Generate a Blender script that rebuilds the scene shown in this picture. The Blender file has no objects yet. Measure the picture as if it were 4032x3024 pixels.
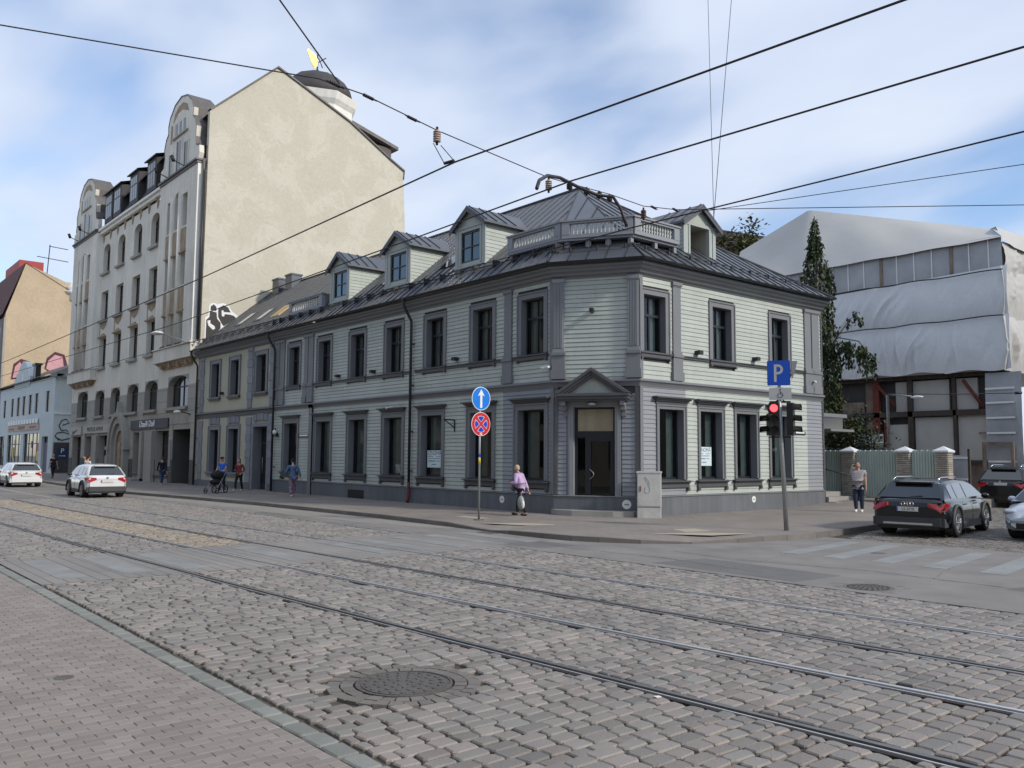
import bpy, math, random
import numpy as np
from math import sin, cos, pi, radians as rad, hypot, atan2
from mathutils import Vector, Matrix
random.seed(11); rng = np.random.default_rng(5)
S = bpy.context.scene
col = S.collection
# world axes: X along the tram street (to the right), Y into the corner house, Z up; origin = foot of the house's left corner edge
# ---------------- camera, world, sun, exposure ----------------
cd = bpy.data.cameras.new('camera'); cam = bpy.data.objects.new('camera', cd); col.objects.link(cam)
CAMP = (20.73, -19.59, 2.0)
cam.matrix_world = Matrix(((.6497, .0605, .7578, CAMP[0]), (.7601, -.0608, -.6469, CAMP[1]), (.00697, .9963, -.0855, CAMP[2]), (0, 0, 0, 1)))
cd.sensor_width = 36; cd.lens = 3350/4032*36; cd.clip_start = .1; cd.clip_end = 3000
S.camera = cam
SUN_EL, SUN_AZ = rad(33), atan2(.943, .333)     # azimuth measured from +Y towards +X
w = bpy.data.worlds.new('World'); S.world = w; w.use_nodes = True
nt = w.node_tree; N = nt.nodes; L = nt.links; N.clear()
out = N.new('ShaderNodeOutputWorld'); bg = N.new('ShaderNodeBackground'); L.new(bg.outputs[0], out.inputs[0])
sky = N.new('ShaderNodeTexSky'); sky.sky_type = 'NISHITA'; sky.sun_disc = False
sky.sun_elevation = SUN_EL; sky.sun_rotation = SUN_AZ; sky.air_density = 1.0; sky.dust_density = .6; sky.ozone_density = 2.0
tc = N.new('ShaderNodeTexCoord'); sep = N.new('ShaderNodeSeparateXYZ'); L.new(tc.outputs['Generated'], sep.inputs[0])
def wm(op, a, b=None, c=None):
    n = N.new('ShaderNodeMath'); n.operation = op
    for i, v in enumerate((a, b, c)):
        if v is None: continue
        if isinstance(v, (int, float)): n.inputs[i].default_value = v
        else: L.new(v, n.inputs[i])
    return n.outputs[0]
zc = wm('ADD', wm('MAXIMUM', sep.outputs[2], 0.0), .22)
cmb = N.new('ShaderNodeCombineXYZ')
L.new(wm('DIVIDE', sep.outputs[0], zc), cmb.inputs[0]); L.new(wm('DIVIDE', sep.outputs[1], zc), cmb.inputs[1])
mp = N.new('ShaderNodeMapping'); L.new(cmb.outputs[0], mp.inputs[0]); mp.inputs['Rotation'].default_value = (0, 0, rad(38)); mp.inputs['Scale'].default_value = (.8, 1.1, 1); mp.inputs['Location'].default_value = (.9, 2.2, 0)
n1 = N.new('ShaderNodeTexNoise'); n1.inputs['Scale'].default_value = 1.3; n1.inputs['Detail'].default_value = 7; n1.inputs['Roughness'].default_value = .42; n1.inputs['Distortion'].default_value = .2
L.new(mp.outputs[0], n1.inputs['Vector'])
rmp = N.new('ShaderNodeValToRGB'); rmp.color_ramp.elements[0].position = .33; rmp.color_ramp.elements[1].position = .54; rmp.color_ramp.interpolation = 'EASE'
L.new(n1.outputs['Fac'], rmp.inputs[0])
n2 = N.new('ShaderNodeTexNoise'); n2.inputs['Scale'].default_value = 2.6; n2.inputs['Detail'].default_value = 5
L.new(mp.outputs[0], n2.inputs['Vector'])
cmix = N.new('ShaderNodeMix'); cmix.data_type = 'RGBA'; L.new(n2.outputs['Fac'], cmix.inputs['Factor'])
cmix.inputs[6].default_value = (4.1, 4.9, 6.6, 1); cmix.inputs[7].default_value = (6.6, 7.1, 7.9, 1)
smix = N.new('ShaderNodeMix'); smix.data_type = 'RGBA'
L.new(wm('MULTIPLY', rmp.outputs[0], .95), smix.inputs['Factor'])
skg = N.new('ShaderNodeMix'); skg.data_type = 'RGBA'; skg.blend_type = 'MULTIPLY'; skg.inputs['Factor'].default_value = 1
L.new(sky.outputs[0], skg.inputs[6]); skg.inputs[7].default_value = (1.45, 1.45, 1.5, 1)
L.new(skg.outputs[2], smix.inputs[6]); L.new(cmix.outputs[2], smix.inputs[7])
L.new(smix.outputs[2], bg.inputs[0]); bg.inputs[1].default_value = .085
sl = bpy.data.lights.new('sun', 'SUN'); sl.energy = 1.8; sl.angle = rad(5); sl.color = (1, .92, .80)
so = bpy.data.objects.new('sun', sl); col.objects.link(so)
sd = Vector((sin(SUN_AZ)*cos(SUN_EL), cos(SUN_AZ)*cos(SUN_EL), sin(SUN_EL)))
so.rotation_euler = sd.to_track_quat('Z', 'Y').to_euler()
S.view_settings.view_transform = 'Standard'; S.view_settings.look = 'None'; S.view_settings.exposure = .66; S.view_settings.gamma = 1

# ---------------- materials ----------------
MATS = {}
def mat(name, rgb, rough=.7, metal=0., var=.12, scale=1.5, fine=.0, fscale=40, bump=0., bscale=60, tint=0., spec=.5, rgb2=None, emit=None, coat=0, kind=None, streak=0):
    if name in MATS: return MATS[name]
    m = bpy.data.materials.new(name); m.use_nodes = True; t = m.node_tree; n = t.nodes; l = t.links
    b = n['Principled BSDF']; b.inputs['Roughness'].default_value = rough; b.inputs['Metallic'].default_value = metal
    b.inputs['Specular IOR Level'].default_value = spec
    if coat: b.inputs['Coat Weight'].default_value = coat; b.inputs['Coat Roughness'].default_value = .05
    tcx = n.new('ShaderNodeTexCoord'); vec = tcx.outputs['Object']
    def noise(sc, det=4, rgh=.6, v=None):
        q = n.new('ShaderNodeTexNoise'); q.inputs['Scale'].default_value = sc; q.inputs['Detail'].default_value = det; q.inputs['Roughness'].default_value = rgh
        l.new(v or vec, q.inputs['Vector']); return q.outputs['Fac']
    def rng_(v, a, bb):
        q = n.new('ShaderNodeMapRange'); q.inputs[1].default_value = .25; q.inputs[2].default_value = .75; q.inputs[3].default_value = a; q.inputs[4].default_value = bb; l.new(v, q.inputs[0]); return q.outputs[0]
    def mulv(a, bb):
        q = n.new('ShaderNodeMath'); q.operation = 'MULTIPLY'; l.new(a, q.inputs[0])
        if isinstance(bb, float): q.inputs[1].default_value = bb
        else: l.new(bb, q.inputs[1])
        return q.outputs[0]
    f = rng_(noise(scale), 1-var, 1+var)
    if fine: f = mulv(f, rng_(noise(fscale, 3, .7), 1-fine, 1+fine))
    if streak:
        mpn = n.new('ShaderNodeMapping'); mpn.inputs['Scale'].default_value = (3, 3, .25); l.new(vec, mpn.inputs[0])
        f = mulv(f, rng_(noise(1.2, 5, .65, mpn.outputs[0]), 1-streak, 1+streak))
    if tint:
        at = n.new('ShaderNodeAttribute'); at.attribute_name = 'tint'
        q = n.new('ShaderNodeMapRange'); q.inputs[3].default_value = 1-tint; q.inputs[4].default_value = 1+tint; l.new(at.outputs['Fac'], q.inputs[0]); f = mulv(f, q.outputs[0])
    mx = n.new('ShaderNodeMix'); mx.data_type = 'RGBA'; mx.blend_type = 'MULTIPLY'; mx.inputs['Factor'].default_value = 1
    if rgb2:
        cm = n.new('ShaderNodeMix'); cm.data_type = 'RGBA'; cm.inputs[6].default_value = (*rgb, 1); cm.inputs[7].default_value = (*rgb2, 1)
        if tint:
            wn = n.new('ShaderNodeTexWhiteNoise'); wn.noise_dimensions = '1D'; l.new(at.outputs['Fac'], wn.inputs['W']); l.new(wn.outputs['Value'], cm.inputs['Factor'])
        else:
            l.new(rng_(noise(scale*.6, 5, .65), 0, 1), cm.inputs['Factor'])
        l.new(cm.outputs[2], mx.inputs[6])
    else: mx.inputs[6].default_value = (*rgb, 1)
    cb = n.new('ShaderNodeCombineColor'); [l.new(f, cb.inputs[i]) for i in range(3)]; l.new(cb.outputs[0], mx.inputs[7])
    l.new(mx.outputs[2], b.inputs['Base Color'])
    if rough > .15:
        rr = n.new('ShaderNodeMapRange'); rr.inputs[3].default_value = rough*.85; rr.inputs[4].default_value = min(1, rough*1.15); l.new(noise(scale*4), rr.inputs[0]); l.new(rr.outputs[0], b.inputs['Roughness'])
    if bump:
        bp = n.new('ShaderNodeBump'); bp.inputs['Strength'].default_value = bump; bp.inputs['Distance'].default_value = .02; l.new(noise(bscale, 4, .65), bp.inputs['Height']); l.new(bp.outputs[0], b.inputs['Normal'])
    if emit: b.inputs['Emission Color'].default_value = (*rgb, 1); b.inputs['Emission Strength'].default_value = emit
    MATS[name] = m; return m
def glassmat(name, through=.5, tintc=(.75, .85, .85), rough=.02):
    m = bpy.data.materials.new(name); m.use_nodes = True; n = m.node_tree.nodes; l = m.node_tree.links; n.clear()
    o = n.new('ShaderNodeOutputMaterial'); mx = n.new('ShaderNodeMixShader'); tr = n.new('ShaderNodeBsdfTransparent'); gl = n.new('ShaderNodeBsdfGlossy')
    tr.inputs[0].default_value = (*[c*through for c in tintc], 1); gl.inputs['Roughness'].default_value = rough; gl.inputs[0].default_value = (.9, .95, 1, 1)
    fr = n.new('ShaderNodeFresnel'); fr.inputs[0].default_value = 1.6; l.new(fr.outputs[0], mx.inputs[0]); l.new(tr.outputs[0], mx.inputs[1]); l.new(gl.outputs[0], mx.inputs[2]); l.new(mx.outputs[0], o.inputs[0])
    MATS[name] = m; return m
def patched(name, a, b, c):
    m = bpy.data.materials.new(name); m.use_nodes = True; t = m.node_tree; n = t.nodes; l = t.links; bs = n['Principled BSDF']; bs.inputs['Roughness'].default_value = .9
    tx = n.new('ShaderNodeTexCoord'); w1 = n.new('ShaderNodeTexNoise'); w1.inputs['Scale'].default_value = .35; w1.inputs['Detail'].default_value = 3; l.new(tx.outputs['Object'], w1.inputs[0])
    ad = n.new('ShaderNodeVectorMath'); ad.operation = 'MULTIPLY_ADD'; l.new(w1.outputs['Color'], ad.inputs[0]); ad.inputs[1].default_value = (2.5, 2.5, 2.5); l.new(tx.outputs['Object'], ad.inputs[2])
    def nz(sc, lo, hi, det=4, rg=.55):
        q = n.new('ShaderNodeTexNoise'); q.inputs['Scale'].default_value = sc; q.inputs['Detail'].default_value = det; q.inputs['Roughness'].default_value = rg; l.new(ad.outputs[0], q.inputs[0]); r = n.new('ShaderNodeMapRange'); r.inputs[1].default_value = lo; r.inputs[2].default_value = hi; l.new(q.outputs['Fac'], r.inputs[0]); return r.outputs[0]
    p1_ = nz(.55, .49, .55); p2_ = nz(1.1, .55, .60); p3_ = nz(6, .3, .7, 6, .7)
    m1 = n.new('ShaderNodeMix'); m1.data_type = 'RGBA'; m1.inputs[6].default_value = (*a, 1); m1.inputs[7].default_value = (*b, 1); l.new(p1_, m1.inputs[0])
    m2 = n.new('ShaderNodeMix'); m2.data_type = 'RGBA'; l.new(m1.outputs[2], m2.inputs[6]); m2.inputs[7].default_value = (*c, 1); k = n.new('ShaderNodeMath'); k.operation = 'MULTIPLY'; k.inputs[1].default_value = .35; l.new(p2_, k.inputs[0]); l.new(k.outputs[0], m2.inputs[0])
    r3 = n.new('ShaderNodeMapRange'); r3.inputs[3].default_value = .92; r3.inputs[4].default_value = 1.08; l.new(p3_, r3.inputs[0]); cb = n.new('ShaderNodeCombineColor'); [l.new(r3.outputs[0], cb.inputs[i]) for i in range(3)]
    m3 = n.new('ShaderNodeMix'); m3.data_type = 'RGBA'; m3.blend_type = 'MULTIPLY'; m3.inputs[0].default_value = 1; l.new(m2.outputs[2], m3.inputs[6]); l.new(cb.outputs[0], m3.inputs[7]); l.new(m3.outputs[2], bs.inputs['Base Color'])
    vo = n.new('ShaderNodeTexVoronoi'); vo.feature = 'DISTANCE_TO_EDGE'; vo.inputs['Scale'].default_value = .42; l.new(ad.outputs[0], vo.inputs['Vector']); cr = n.new('ShaderNodeMapRange'); cr.inputs[1].default_value = 0; cr.inputs[2].default_value = .03; l.new(vo.outputs['Distance'], cr.inputs[0])
    sm = n.new('ShaderNodeMath'); sm.operation = 'ADD'; l.new(cr.outputs[0], sm.inputs[0]); l.new(p1_, sm.inputs[1]); bp = n.new('ShaderNodeBump'); bp.inputs['Strength'].default_value = .16; bp.inputs['Distance'].default_value = .03; l.new(sm.outputs[0], bp.inputs['Height']); l.new(bp.outputs[0], bs.inputs['Normal'])
    MATS[name] = m; return m
M_board = mat('board_paint', (.42, .46, .42), .62, var=.07, fine=.05, fscale=12, streak=.05, tint=.06, bump=.08, bscale=30)
M_gboard = mat('grey_board_paint', (.26, .275, .30), .6, var=.05, fine=.05, fscale=12, tint=.06, bump=.08, bscale=30)
M_trim = mat('trim_paint', (.175, .183, .195), .55, var=.06, fine=.05, fscale=20, bump=.05)
M_trim2 = mat('light_trim_paint', (.24, .252, .272), .55, var=.06, fine=.04, fscale=20)
M_dark = mat('shade_darkened_trim_paint', (.085, .088, .094), .5, var=.08, fine=.05)  # trim colour darkened for the shade under sills and hoods
M_plinth = mat('plinth_plaster', (.13, .14, .155), .75, var=.16, scale=.8, fine=.1, bump=.25, bscale=80, streak=.2)
M_frame = mat('window_frame_paint', (.018, .021, .028), .35, var=.05)
M_roof = mat('roof_metal', (.115, .124, .142), .38, metal=.45, var=.12, scale=.5, fine=.06, fscale=9, tint=.10)
M_seam = mat('roof_seam_metal', (.045, .048, .056), .45, metal=.3)
M_gutter = mat('gutter_metal', (.03, .032, .037), .4, metal=.3)
M_glass = glassmat('window_glass', .62)
M_glassd = mat('dark_glass', (.018, .02, .022), .04, spec=.8, var=.02)
M_int = mat('interior_wall', (.13, .14, .13), .9, var=.25, scale=.6)
M_curt = mat('curtain_cloth', (.55, .60, .57), .9, var=.15, scale=3)
M_yel = mat('pale_yellow_plaster', (.44, .43, .33), .85, var=.07, scale=.6, fine=.05, bump=.15, bscale=90, streak=.06)
M_quoin = mat('grey_stone_trim', (.225, .24, .28), .75, var=.07, fine=.05, tint=.08, bump=.1)
M_cream = mat('aged_cream_plaster', (.66, .63, .55), .88, var=.14, scale=.35, fine=.07, fscale=6, bump=.2, bscale=25, streak=.14)
M_creamw = mat('white_and_sunlit_plaster', (.78, .77, .71), .85, var=.1, scale=.5, streak=.1)
M_firew = patched('patched_gable_plaster', (.52, .49, .40), (.565, .535, .445), (.47, .44, .35))
M_stone = mat('grey_facade_stone', (.36, .345, .305), .85, var=.1, scale=.8, fine=.05, tint=.08, bump=.15)
M_stain = mat('stained_ornament_plaster', (.33, .25, .17), .9, var=.3, scale=2)
M_dslate = mat('dark_slate', (.05, .047, .047), .7, var=.2, scale=2, fine=.15, fscale=20, bump=.3)
M_brownroof = mat('weathered_zinc', (.13, .12, .115), .6, metal=.2, var=.25, scale=.8, streak=.2)
M_blue = mat('pale_blue_plaster', (.56, .62, .62), .85, var=.06, scale=.6, streak=.08)
M_ochre = mat('ochre_wall_plaster', (.46, .36, .24), .9, var=.12, scale=.3, fine=.1, fscale=3, rgb2=(.50, .40, .28), bump=.2, bscale=8)
M_white = mat('white_paint', (.78, .78, .76), .5, var=.04)
M_conc = mat('concrete', (.30, .29, .275), .85, var=.12, scale=1.2, fine=.1, fscale=60, bump=.2)
M_asph = mat('asphalt', (.185, .176, .168), .85, var=.16, scale=1.1, fine=.2, fscale=110, bump=.35, bscale=120, rgb2=(.25, .232, .214))
M_stonek = mat('kerb_granite', (.17, .155, .14), .8, var=.15, scale=2, fine=.12, fscale=90, bump=.25, tint=.14)
M_cob = mat('cobble_granite', (.218, .208, .19), .62, var=.14, scale=.9, fine=.14, fscale=70, bump=.4, bscale=55, tint=.2, rgb2=(.262, .228, .205))
M_cobd = mat('dark_cobble_granite', (.15, .14, .125), .7, var=.12, scale=2, fine=.13, fscale=60, bump=.4, bscale=50, tint=.25, rgb2=(.18, .16, .14))
M_cobsun = mat('sun_tinted_cobble_granite', (.30, .255, .20), .75, var=.14, scale=2, fine=.12, fscale=70, bump=.4, bscale=55, tint=.2, rgb2=(.33, .275, .205))  # warm sunlight on the stones put into their colour
M_green = mat('greenish_edge_granite', (.225, .23, .208), .68, var=.1, scale=3, fine=.12, fscale=80, bump=.3, tint=.14)
M_paver = mat('red_grey_paver', (.255, .218, .195), .8, var=.08, scale=1.2, fine=.17, fscale=160, bump=.3, bscale=140, tint=.13, rgb2=(.27, .24, .22))
M_grout = mat('dark_grit_joint', (.045, .04, .034), .95, var=.3, scale=6, fine=.25, fscale=80, bump=.4)
M_rail = mat('polished_sky_sheen_steel', (.70, .71, .72), .3, metal=.55, var=.06, scale=4)  # pale base colour stands in for bright sky mirrored on the heads
M_rail2 = mat('no_sky_sheen_steel', (.20, .20, .20), .4, metal=.5, var=.2, scale=6)  # darker steel for heads without the painted sky sheen
M_refl = mat('sky_lit_glass', (.10, .12, .13), .03, metal=.75, var=.02)
M_railr = mat('rusty_rail_groove', (.028, .022, .02), .8, var=.3, scale=8)
M_steel = mat('galvanised_steel', (.36, .37, .37), .45, metal=.6, var=.12, scale=6, fine=.1)
M_wire = mat('wire_metal', (.035, .03, .035), .5, metal=.4)
M_black = mat('black_plastic', (.014, .014, .015), .45, var=.1)
M_brownp = mat('red_brown_insulator', (.10, .045, .035), .4)
M_skin = mat('skin', (.50, .30, .22), .55, var=.05)
M_tyre = mat('tyre_rubber', (.018, .018, .018), .8, var=.1)
M_alloy = mat('alloy_wheel', (.42, .43, .44), .32, metal=.8)
M_leaf = mat('dark_hanging_foliage', (.036, .052, .026), .8, var=.3, scale=1.2, tint=.35, rgb2=(.06, .075, .03), spec=.25)
M_leaf2 = mat('olive_foliage', (.10, .115, .05), .8, var=.3, scale=1, tint=.3, rgb2=(.10, .10, .035), spec=.25)
M_bark = mat('bark', (.10, .085, .07), .9, var=.3, scale=5, bump=.5)
M_barkw = mat('white_birch_bark', (.42, .40, .37), .8, var=.35, scale=6)

# ---------------- mesh builder ----------------
class MB:
    def __init__(s, T=None): s.v = []; s.f = []; s.mi = []; s.sm = []; s.t = []; s.T = T; s.m = 0; s.tint = None; s.smooth = False
    def add(s, vs, fs):
        o = len(s.v); T = s.T
        s.v.extend([T(*p) for p in vs] if T else [tuple(p) for p in vs])
        for f in fs: s.f.append([i+o for i in f]); s.mi.append(s.m); s.sm.append(s.smooth); s.t.append(s.tint if s.tint is not None else .5)
        return s
    def box(s, a0, a1, b0, b1, c0, c1):
        vs = [(a, b, c) for c in (c0, c1) for b in (b0, b1) for a in (a0, a1)]
        return s.add(vs, [(0, 2, 3, 1), (4, 5, 7, 6), (0, 1, 5, 4), (2, 6, 7, 3), (0, 4, 6, 2), (1, 3, 7, 5)])
    def prism(s, poly, b0, b1):      # polygon in (a, c), extruded along b
        n = len(poly); vs = [(a, b0, c) for a, c in poly]+[(a, b1, c) for a, c in poly]
        fs = [list(range(n)), list(range(2*n-1, n-1, -1))]+[(i, i+n, (i+1) % n+n, (i+1) % n) for i in range(n)]
        return s.add(vs, fs)
    def slab(s, poly, c0, c1):       # polygon in (a, b), extruded along c
        n = len(poly); vs = [(a, b, c0) for a, b in poly]+[(a, b, c1) for a, b in poly]
        fs = [list(range(n-1, -1, -1)), list(range(n, 2*n))]+[(i, (i+1) % n, (i+1) % n+n, i+n) for i in range(n)]
        return s.add(vs, fs)
    def poly(s, pts): return s.add(pts, [list(range(len(pts)))])
    def tube(s, pts, r, n=8, cap=True):
        pts = [Vector(p) for p in pts]; k = len(pts); rr = r if isinstance(r, (list, tuple)) else [r]*k
        vs = []; up0 = None
        for i, p in enumerate(pts):
            d = (pts[min(i+1, k-1)]-pts[max(i-1, 0)]).normalized()
            if up0 is None: up0 = Vector((0, 0, 1)) if abs(d.z) < .9 else Vector((1, 0, 0))
            x = d.cross(up0).normalized(); y = x.cross(d).normalized(); up0 = y
            vs += [tuple(p+x*(rr[i]*cos(2*pi*j/n))+y*(rr[i]*sin(2*pi*j/n))) for j in range(n)]
        fs = [(i*n+j, i*n+(j+1) % n, (i+1)*n+(j+1) % n, (i+1)*n+j) for i in range(k-1) for j in range(n)]
        if cap: fs += [list(range(n-1, -1, -1)), list(range((k-1)*n, k*n))]
        sm = s.smooth; s.smooth = n > 5; s.add(vs, fs); s.smooth = sm; return s
    def lathe(s, prof, c=(0, 0, 0), n=12, smooth=True):
        vs = [(c[0]+r*cos(2*pi*j/n), c[1]+r*sin(2*pi*j/n), c[2]+z) for r, z in prof for j in range(n)]
        k = len(prof); fs = [(i*n+j, i*n+(j+1) % n, (i+1)*n+(j+1) % n, (i+1)*n+j) for i in range(k-1) for j in range(n)]
        fs += [list(range(n-1, -1, -1)), list(range((k-1)*n, k*n))]
        sm = s.smooth; s.smooth = smooth; s.add(vs, fs); s.smooth = sm; return s
    def ell(s, c, r, nu=12, nv=8):
        vs = [(c[0]+r[0]*sin(pi*i/nv)*cos(2*pi*j/nu), c[1]+r[1]*sin(pi*i/nv)*sin(2*pi*j/nu), c[2]+r[2]*cos(pi*i/nv)) for i in range(1, nv) for j in range(nu)]
        vs += [(c[0], c[1], c[2]+r[2]), (c[0], c[1], c[2]-r[2])]; t = (nv-1)*nu
        fs = [(i*nu+j, (i+1)*nu+j, (i+1)*nu+(j+1) % nu, i*nu+(j+1) % nu) for i in range(nv-2) for j in range(nu)]
        fs += [(t, j, (j+1) % nu) for j in range(nu)]+[(t+1, (nv-2)*nu+(j+1) % nu, (nv-2)*nu+j) for j in range(nu)]
        sm = s.smooth; s.smooth = True; s.add(vs, fs); s.smooth = sm; return s
    def disc(s, c, r, axis='y', th=.01, n=20, ry=None):
        pts = [(r*cos(2*pi*j/n), (ry or r)*sin(2*pi*j/n)) for j in range(n)]
        if axis == 'y': return s.prism([(c[0]+a, c[2]+b) for a, b in pts], c[1]-th/2, c[1]+th/2)
        return s.slab([(c[0]+a, c[1]+b) for a, b in pts], c[2]-th/2, c[2]+th/2)
    def mesh(s, name, mats, off=(0, 0, 0)):
        me = bpy.data.meshes.new(name)
        me.from_pydata([(x-off[0], y-off[1], z-off[2]) for x, y, z in s.v], [], s.f)
        for m in (mats if isinstance(mats, (list, tuple)) else [mats]): me.materials.append(m)
        me.polygons.foreach_set('material_index', s.mi); me.polygons.foreach_set('use_smooth', s.sm)
        if len(set(s.t)) > 1 or (s.t and s.t[0] != .5):
            a = me.attributes.new('tint', 'FLOAT', 'FACE'); a.data.foreach_set('value', s.t)
        me.update(); return me
    def build(s, name, mats, parent=None, label=None, cat=None, group=None, kind=None, base=None):
        off = (0, 0, 0)
        if parent is not None:
            off = ABS[parent.name]
        elif base is not None: off = base
        o = bpy.data.objects.new(name, s.mesh(name, mats, off)); col.objects.link(o); ABS[o.name] = off
        if parent is not None: o.parent = parent
        elif base is not None: o.location = base
        tag(o, label, cat, group, kind); return o
ABS = {}
def tag(o, label=None, cat=None, group=None, kind=None):
    if label: o['label'] = label
    if cat: o['category'] = cat
    if group: o['group'] = group
    if kind: o['kind'] = kind
def thing(name, loc, label, cat, group=None, rot=0, local=False):
    o = bpy.data.objects.new(name, None); col.objects.link(o); o.location = loc; o.rotation_euler = (0, 0, rot); o.empty_display_size = .3
    ABS[o.name] = (0, 0, 0) if local else tuple(loc); tag(o, label, cat, group); return o
def text(s, size, T, a, b, c, name, m, parent, ext=.003, align='CENTER', sx=1.0, font=None, label=None):
    cu = bpy.data.curves.new('t', 'FONT'); cu.body = s; cu.size = size; cu.align_x = align; cu.align_y = 'CENTER'; cu.extrude = ext
    o = bpy.data.objects.new('t', cu); TMP.collection.objects.link(o); vl = TMP.view_layers[0]; vl.update()
    me = bpy.data.meshes.new_from_object(o.evaluated_get(vl.depsgraph)); bpy.data.objects.remove(o); bpy.data.curves.remove(cu)
    off = ABS[parent.name]
    for v in me.vertices:
        p = T(a+v.co.x*sx, b+v.co.z, c+v.co.y); v.co = (p[0]-off[0], p[1]-off[1], p[2]-off[2])
    me.materials.clear(); me.materials.append(m); q = bpy.data.objects.new(name, me); col.objects.link(q); q.parent = parent; ABS[q.name] = off
    if label: q['label'] = label
    return q
TMP = bpy.data.scenes.new('tmp')

# facade frames (u along wall, d outwards, z up)
D2 = (.0213, .99977); C2 = (2.437, 1.455); LB = 10.93
LC = hypot(*C2); DC = (C2[0]/LC, C2[1]/LC)
TA = lambda u, d, z: (u, -d, z)
TB = lambda u, d, z: (C2[0]+D2[0]*u+D2[1]*d, C2[1]+D2[1]*u-D2[0]*d, z)
TC = lambda u, d, z: (DC[0]*u+DC[1]*d, DC[1]*u-DC[0]*d, z)
EB = (C2[0]+D2[0]*LB, C2[1]+D2[1]*LB)
XL, XJ = -32.5, -21.62          # left end of the plaster house, joint between both houses
def isect(p, d, q, e):
    k = d[0]*e[1]-d[1]*e[0]; t = ((q[0]-p[0])*e[1]-(q[1]-p[1])*e[0])/k; return (p[0]+d[0]*t, p[1]+d[1]*t)
def offpath(d, x0=XJ, end=0.):
    a = (x0, -d); dA = (1, 0); c = (DC[1]*d, -DC[0]*d); b = (C2[0]+D2[1]*d, C2[1]-D2[0]*d)
    return [a, isect(a, dA, c, DC), isect(c, DC, b, D2), (b[0]+D2[0]*(LB+end), b[1]+D2[1]*(LB+end))]
def sweep(mb, prof, x0=XJ, end=0., cap=True):
    rows = [offpath(d, x0, end) for d, z in prof]; n = len(prof)
    vs = [(rows[i][k][0], rows[i][k][1], prof[i][1]) for k in range(4) for i in range(n)]
    fs = [(k*n+i, k*n+i+1, (k+1)*n+i+1, (k+1)*n+i) for k in range(3) for i in range(n-1)]
    if cap: fs += [list(range(n)), list(range(4*n-1, 3*n-1, -1))]
    mb.add(vs, fs); return mb
def sweepx(mb, prof, x0, x1):     # straight moulding along the tram street facade line
    n = len(prof); vs = [(x, -d, z) for x in (x0, x1) for d, z in prof]
    mb.add(vs, [(i, i+1, n+i+1, n+i) for i in range(n-1)]+[list(range(n)), list(range(2*n-1, n-1, -1))]); return mb
def wall_grid(mb, u0, u1, z0, z1, holes, d=0., depth=.3, reveal=True):
    us = sorted({u0, u1, *[h[0] for h in holes], *[h[1] for h in holes]}); zs = sorted({z0, z1, *[h[2] for h in holes], *[h[3] for h in holes]})
    us = [u for u in us if u0 <= u <= u1]; zs = [z for z in zs if z0 <= z <= z1]
    for i in range(len(us)-1):
        for j in range(len(zs)-1):
            uc, zc_ = (us[i]+us[i+1])/2, (zs[j]+zs[j+1])/2
            if any(h[0] < uc < h[1] and h[2] < zc_ < h[3] for h in holes): continue
            mb.add([(us[i], d, zs[j]), (us[i+1], d, zs[j]), (us[i+1], d, zs[j+1]), (us[i], d, zs[j+1])], [(0, 1, 2, 3)])
    if reveal:
        for a, b, c, e in holes:
            mb.add([(a, d, c), (b, d, c), (b, d, e), (a, d, e), (a, d-depth, c), (b, d-depth, c), (b, d-depth, e), (a, d-depth, e)], [(0, 4, 5, 1), (1, 5, 6, 2), (2, 6, 7, 3), (3, 7, 4, 0)])
    return mb
def clip(poly, ax, val, keep_gt):
    out_ = []; n = len(poly)
    for i in range(n):
        p, q = poly[i], poly[(i+1) % n]; a = (p[ax]-val)*(1 if keep_gt else -1); b = (q[ax]-val)*(1 if keep_gt else -1)
        if a >= 0: out_.append(p)
        if (a > 0 > b) or (a < 0 < b):
            t = a/(a-b); out_.append(tuple(p[k]+(q[k]-p[k])*t for k in range(2)))
    return out_
# ---------------- ground, street, rails, cobbles ----------------
RW = np.array([[.6497, .0605, .7578], [.7601, -.0608, -.6469], [.00697, .9963, -.0855]])
def proj(x, y, z=0.):
    c = RW.T @ (np.array([x, y, z])-np.array(CAMP))
    if c[2] > -.3: return None
    return 2016-3350*c[0]/c[2], 1512+3350*c[1]/c[2]
def vis(x, y, mg=500):
    p = proj(x, y); return p is not None and -mg < p[0] < 4032+mg and p[1] < 3024+mg
g = MB(); g.slab([(-900, -500), (700, -500), (700, 900), (-900, 900)], -.5, -.16); g.build('ground', M_conc, kind='structure')
st = {1: [(8.43, 14.52), (-2.13, 14.28), (-8.67, 14.2), (-12.16, 13.98), (-16.96, 13.77)], 2: [(16.29, 13.18), (2.05, 12.82), (-5.27, 12.70), (-12.16, 12.29), (-13.5, 12.2), (-15.83, 12.0), (-18.08, 11.92)],
      3: [(23.91, 11.89), (-2.22, 11.35), (-10.48, 10.87), (-14.79, 10.54), (-17.58, 10.42)], 4: [(34.68, 10.06), (1.64, 9.65), (-8.71, 9.36), (-13.8, 9.03), (-17.02, 8.74)]}
rows_, rhs = [], []
for k, pts in st.items():
    for s_, t_ in pts: r_ = [0]*4; r_[k-1] = 1; rows_.append(r_+[s_, s_*s_]); rhs.append(t_)
RC = np.linalg.lstsq(np.array(rows_, float), np.array(rhs), rcond=None)[0]
def rail_y(k, x):
    s_ = -x; e = 0
    if s_ > 30: e = s_-30; s_ = 30
    if s_ < -20: e = s_+20; s_ = -20
    return -(RC[k-1]+RC[4]*s_+RC[5]*s_*s_+e*(RC[4]+2*RC[5]*s_)*(.4 if e > 0 else 1))
YE, YN = -16.45, -7.1        # near edge of the cobbled street, far edge against the asphalt
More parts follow.
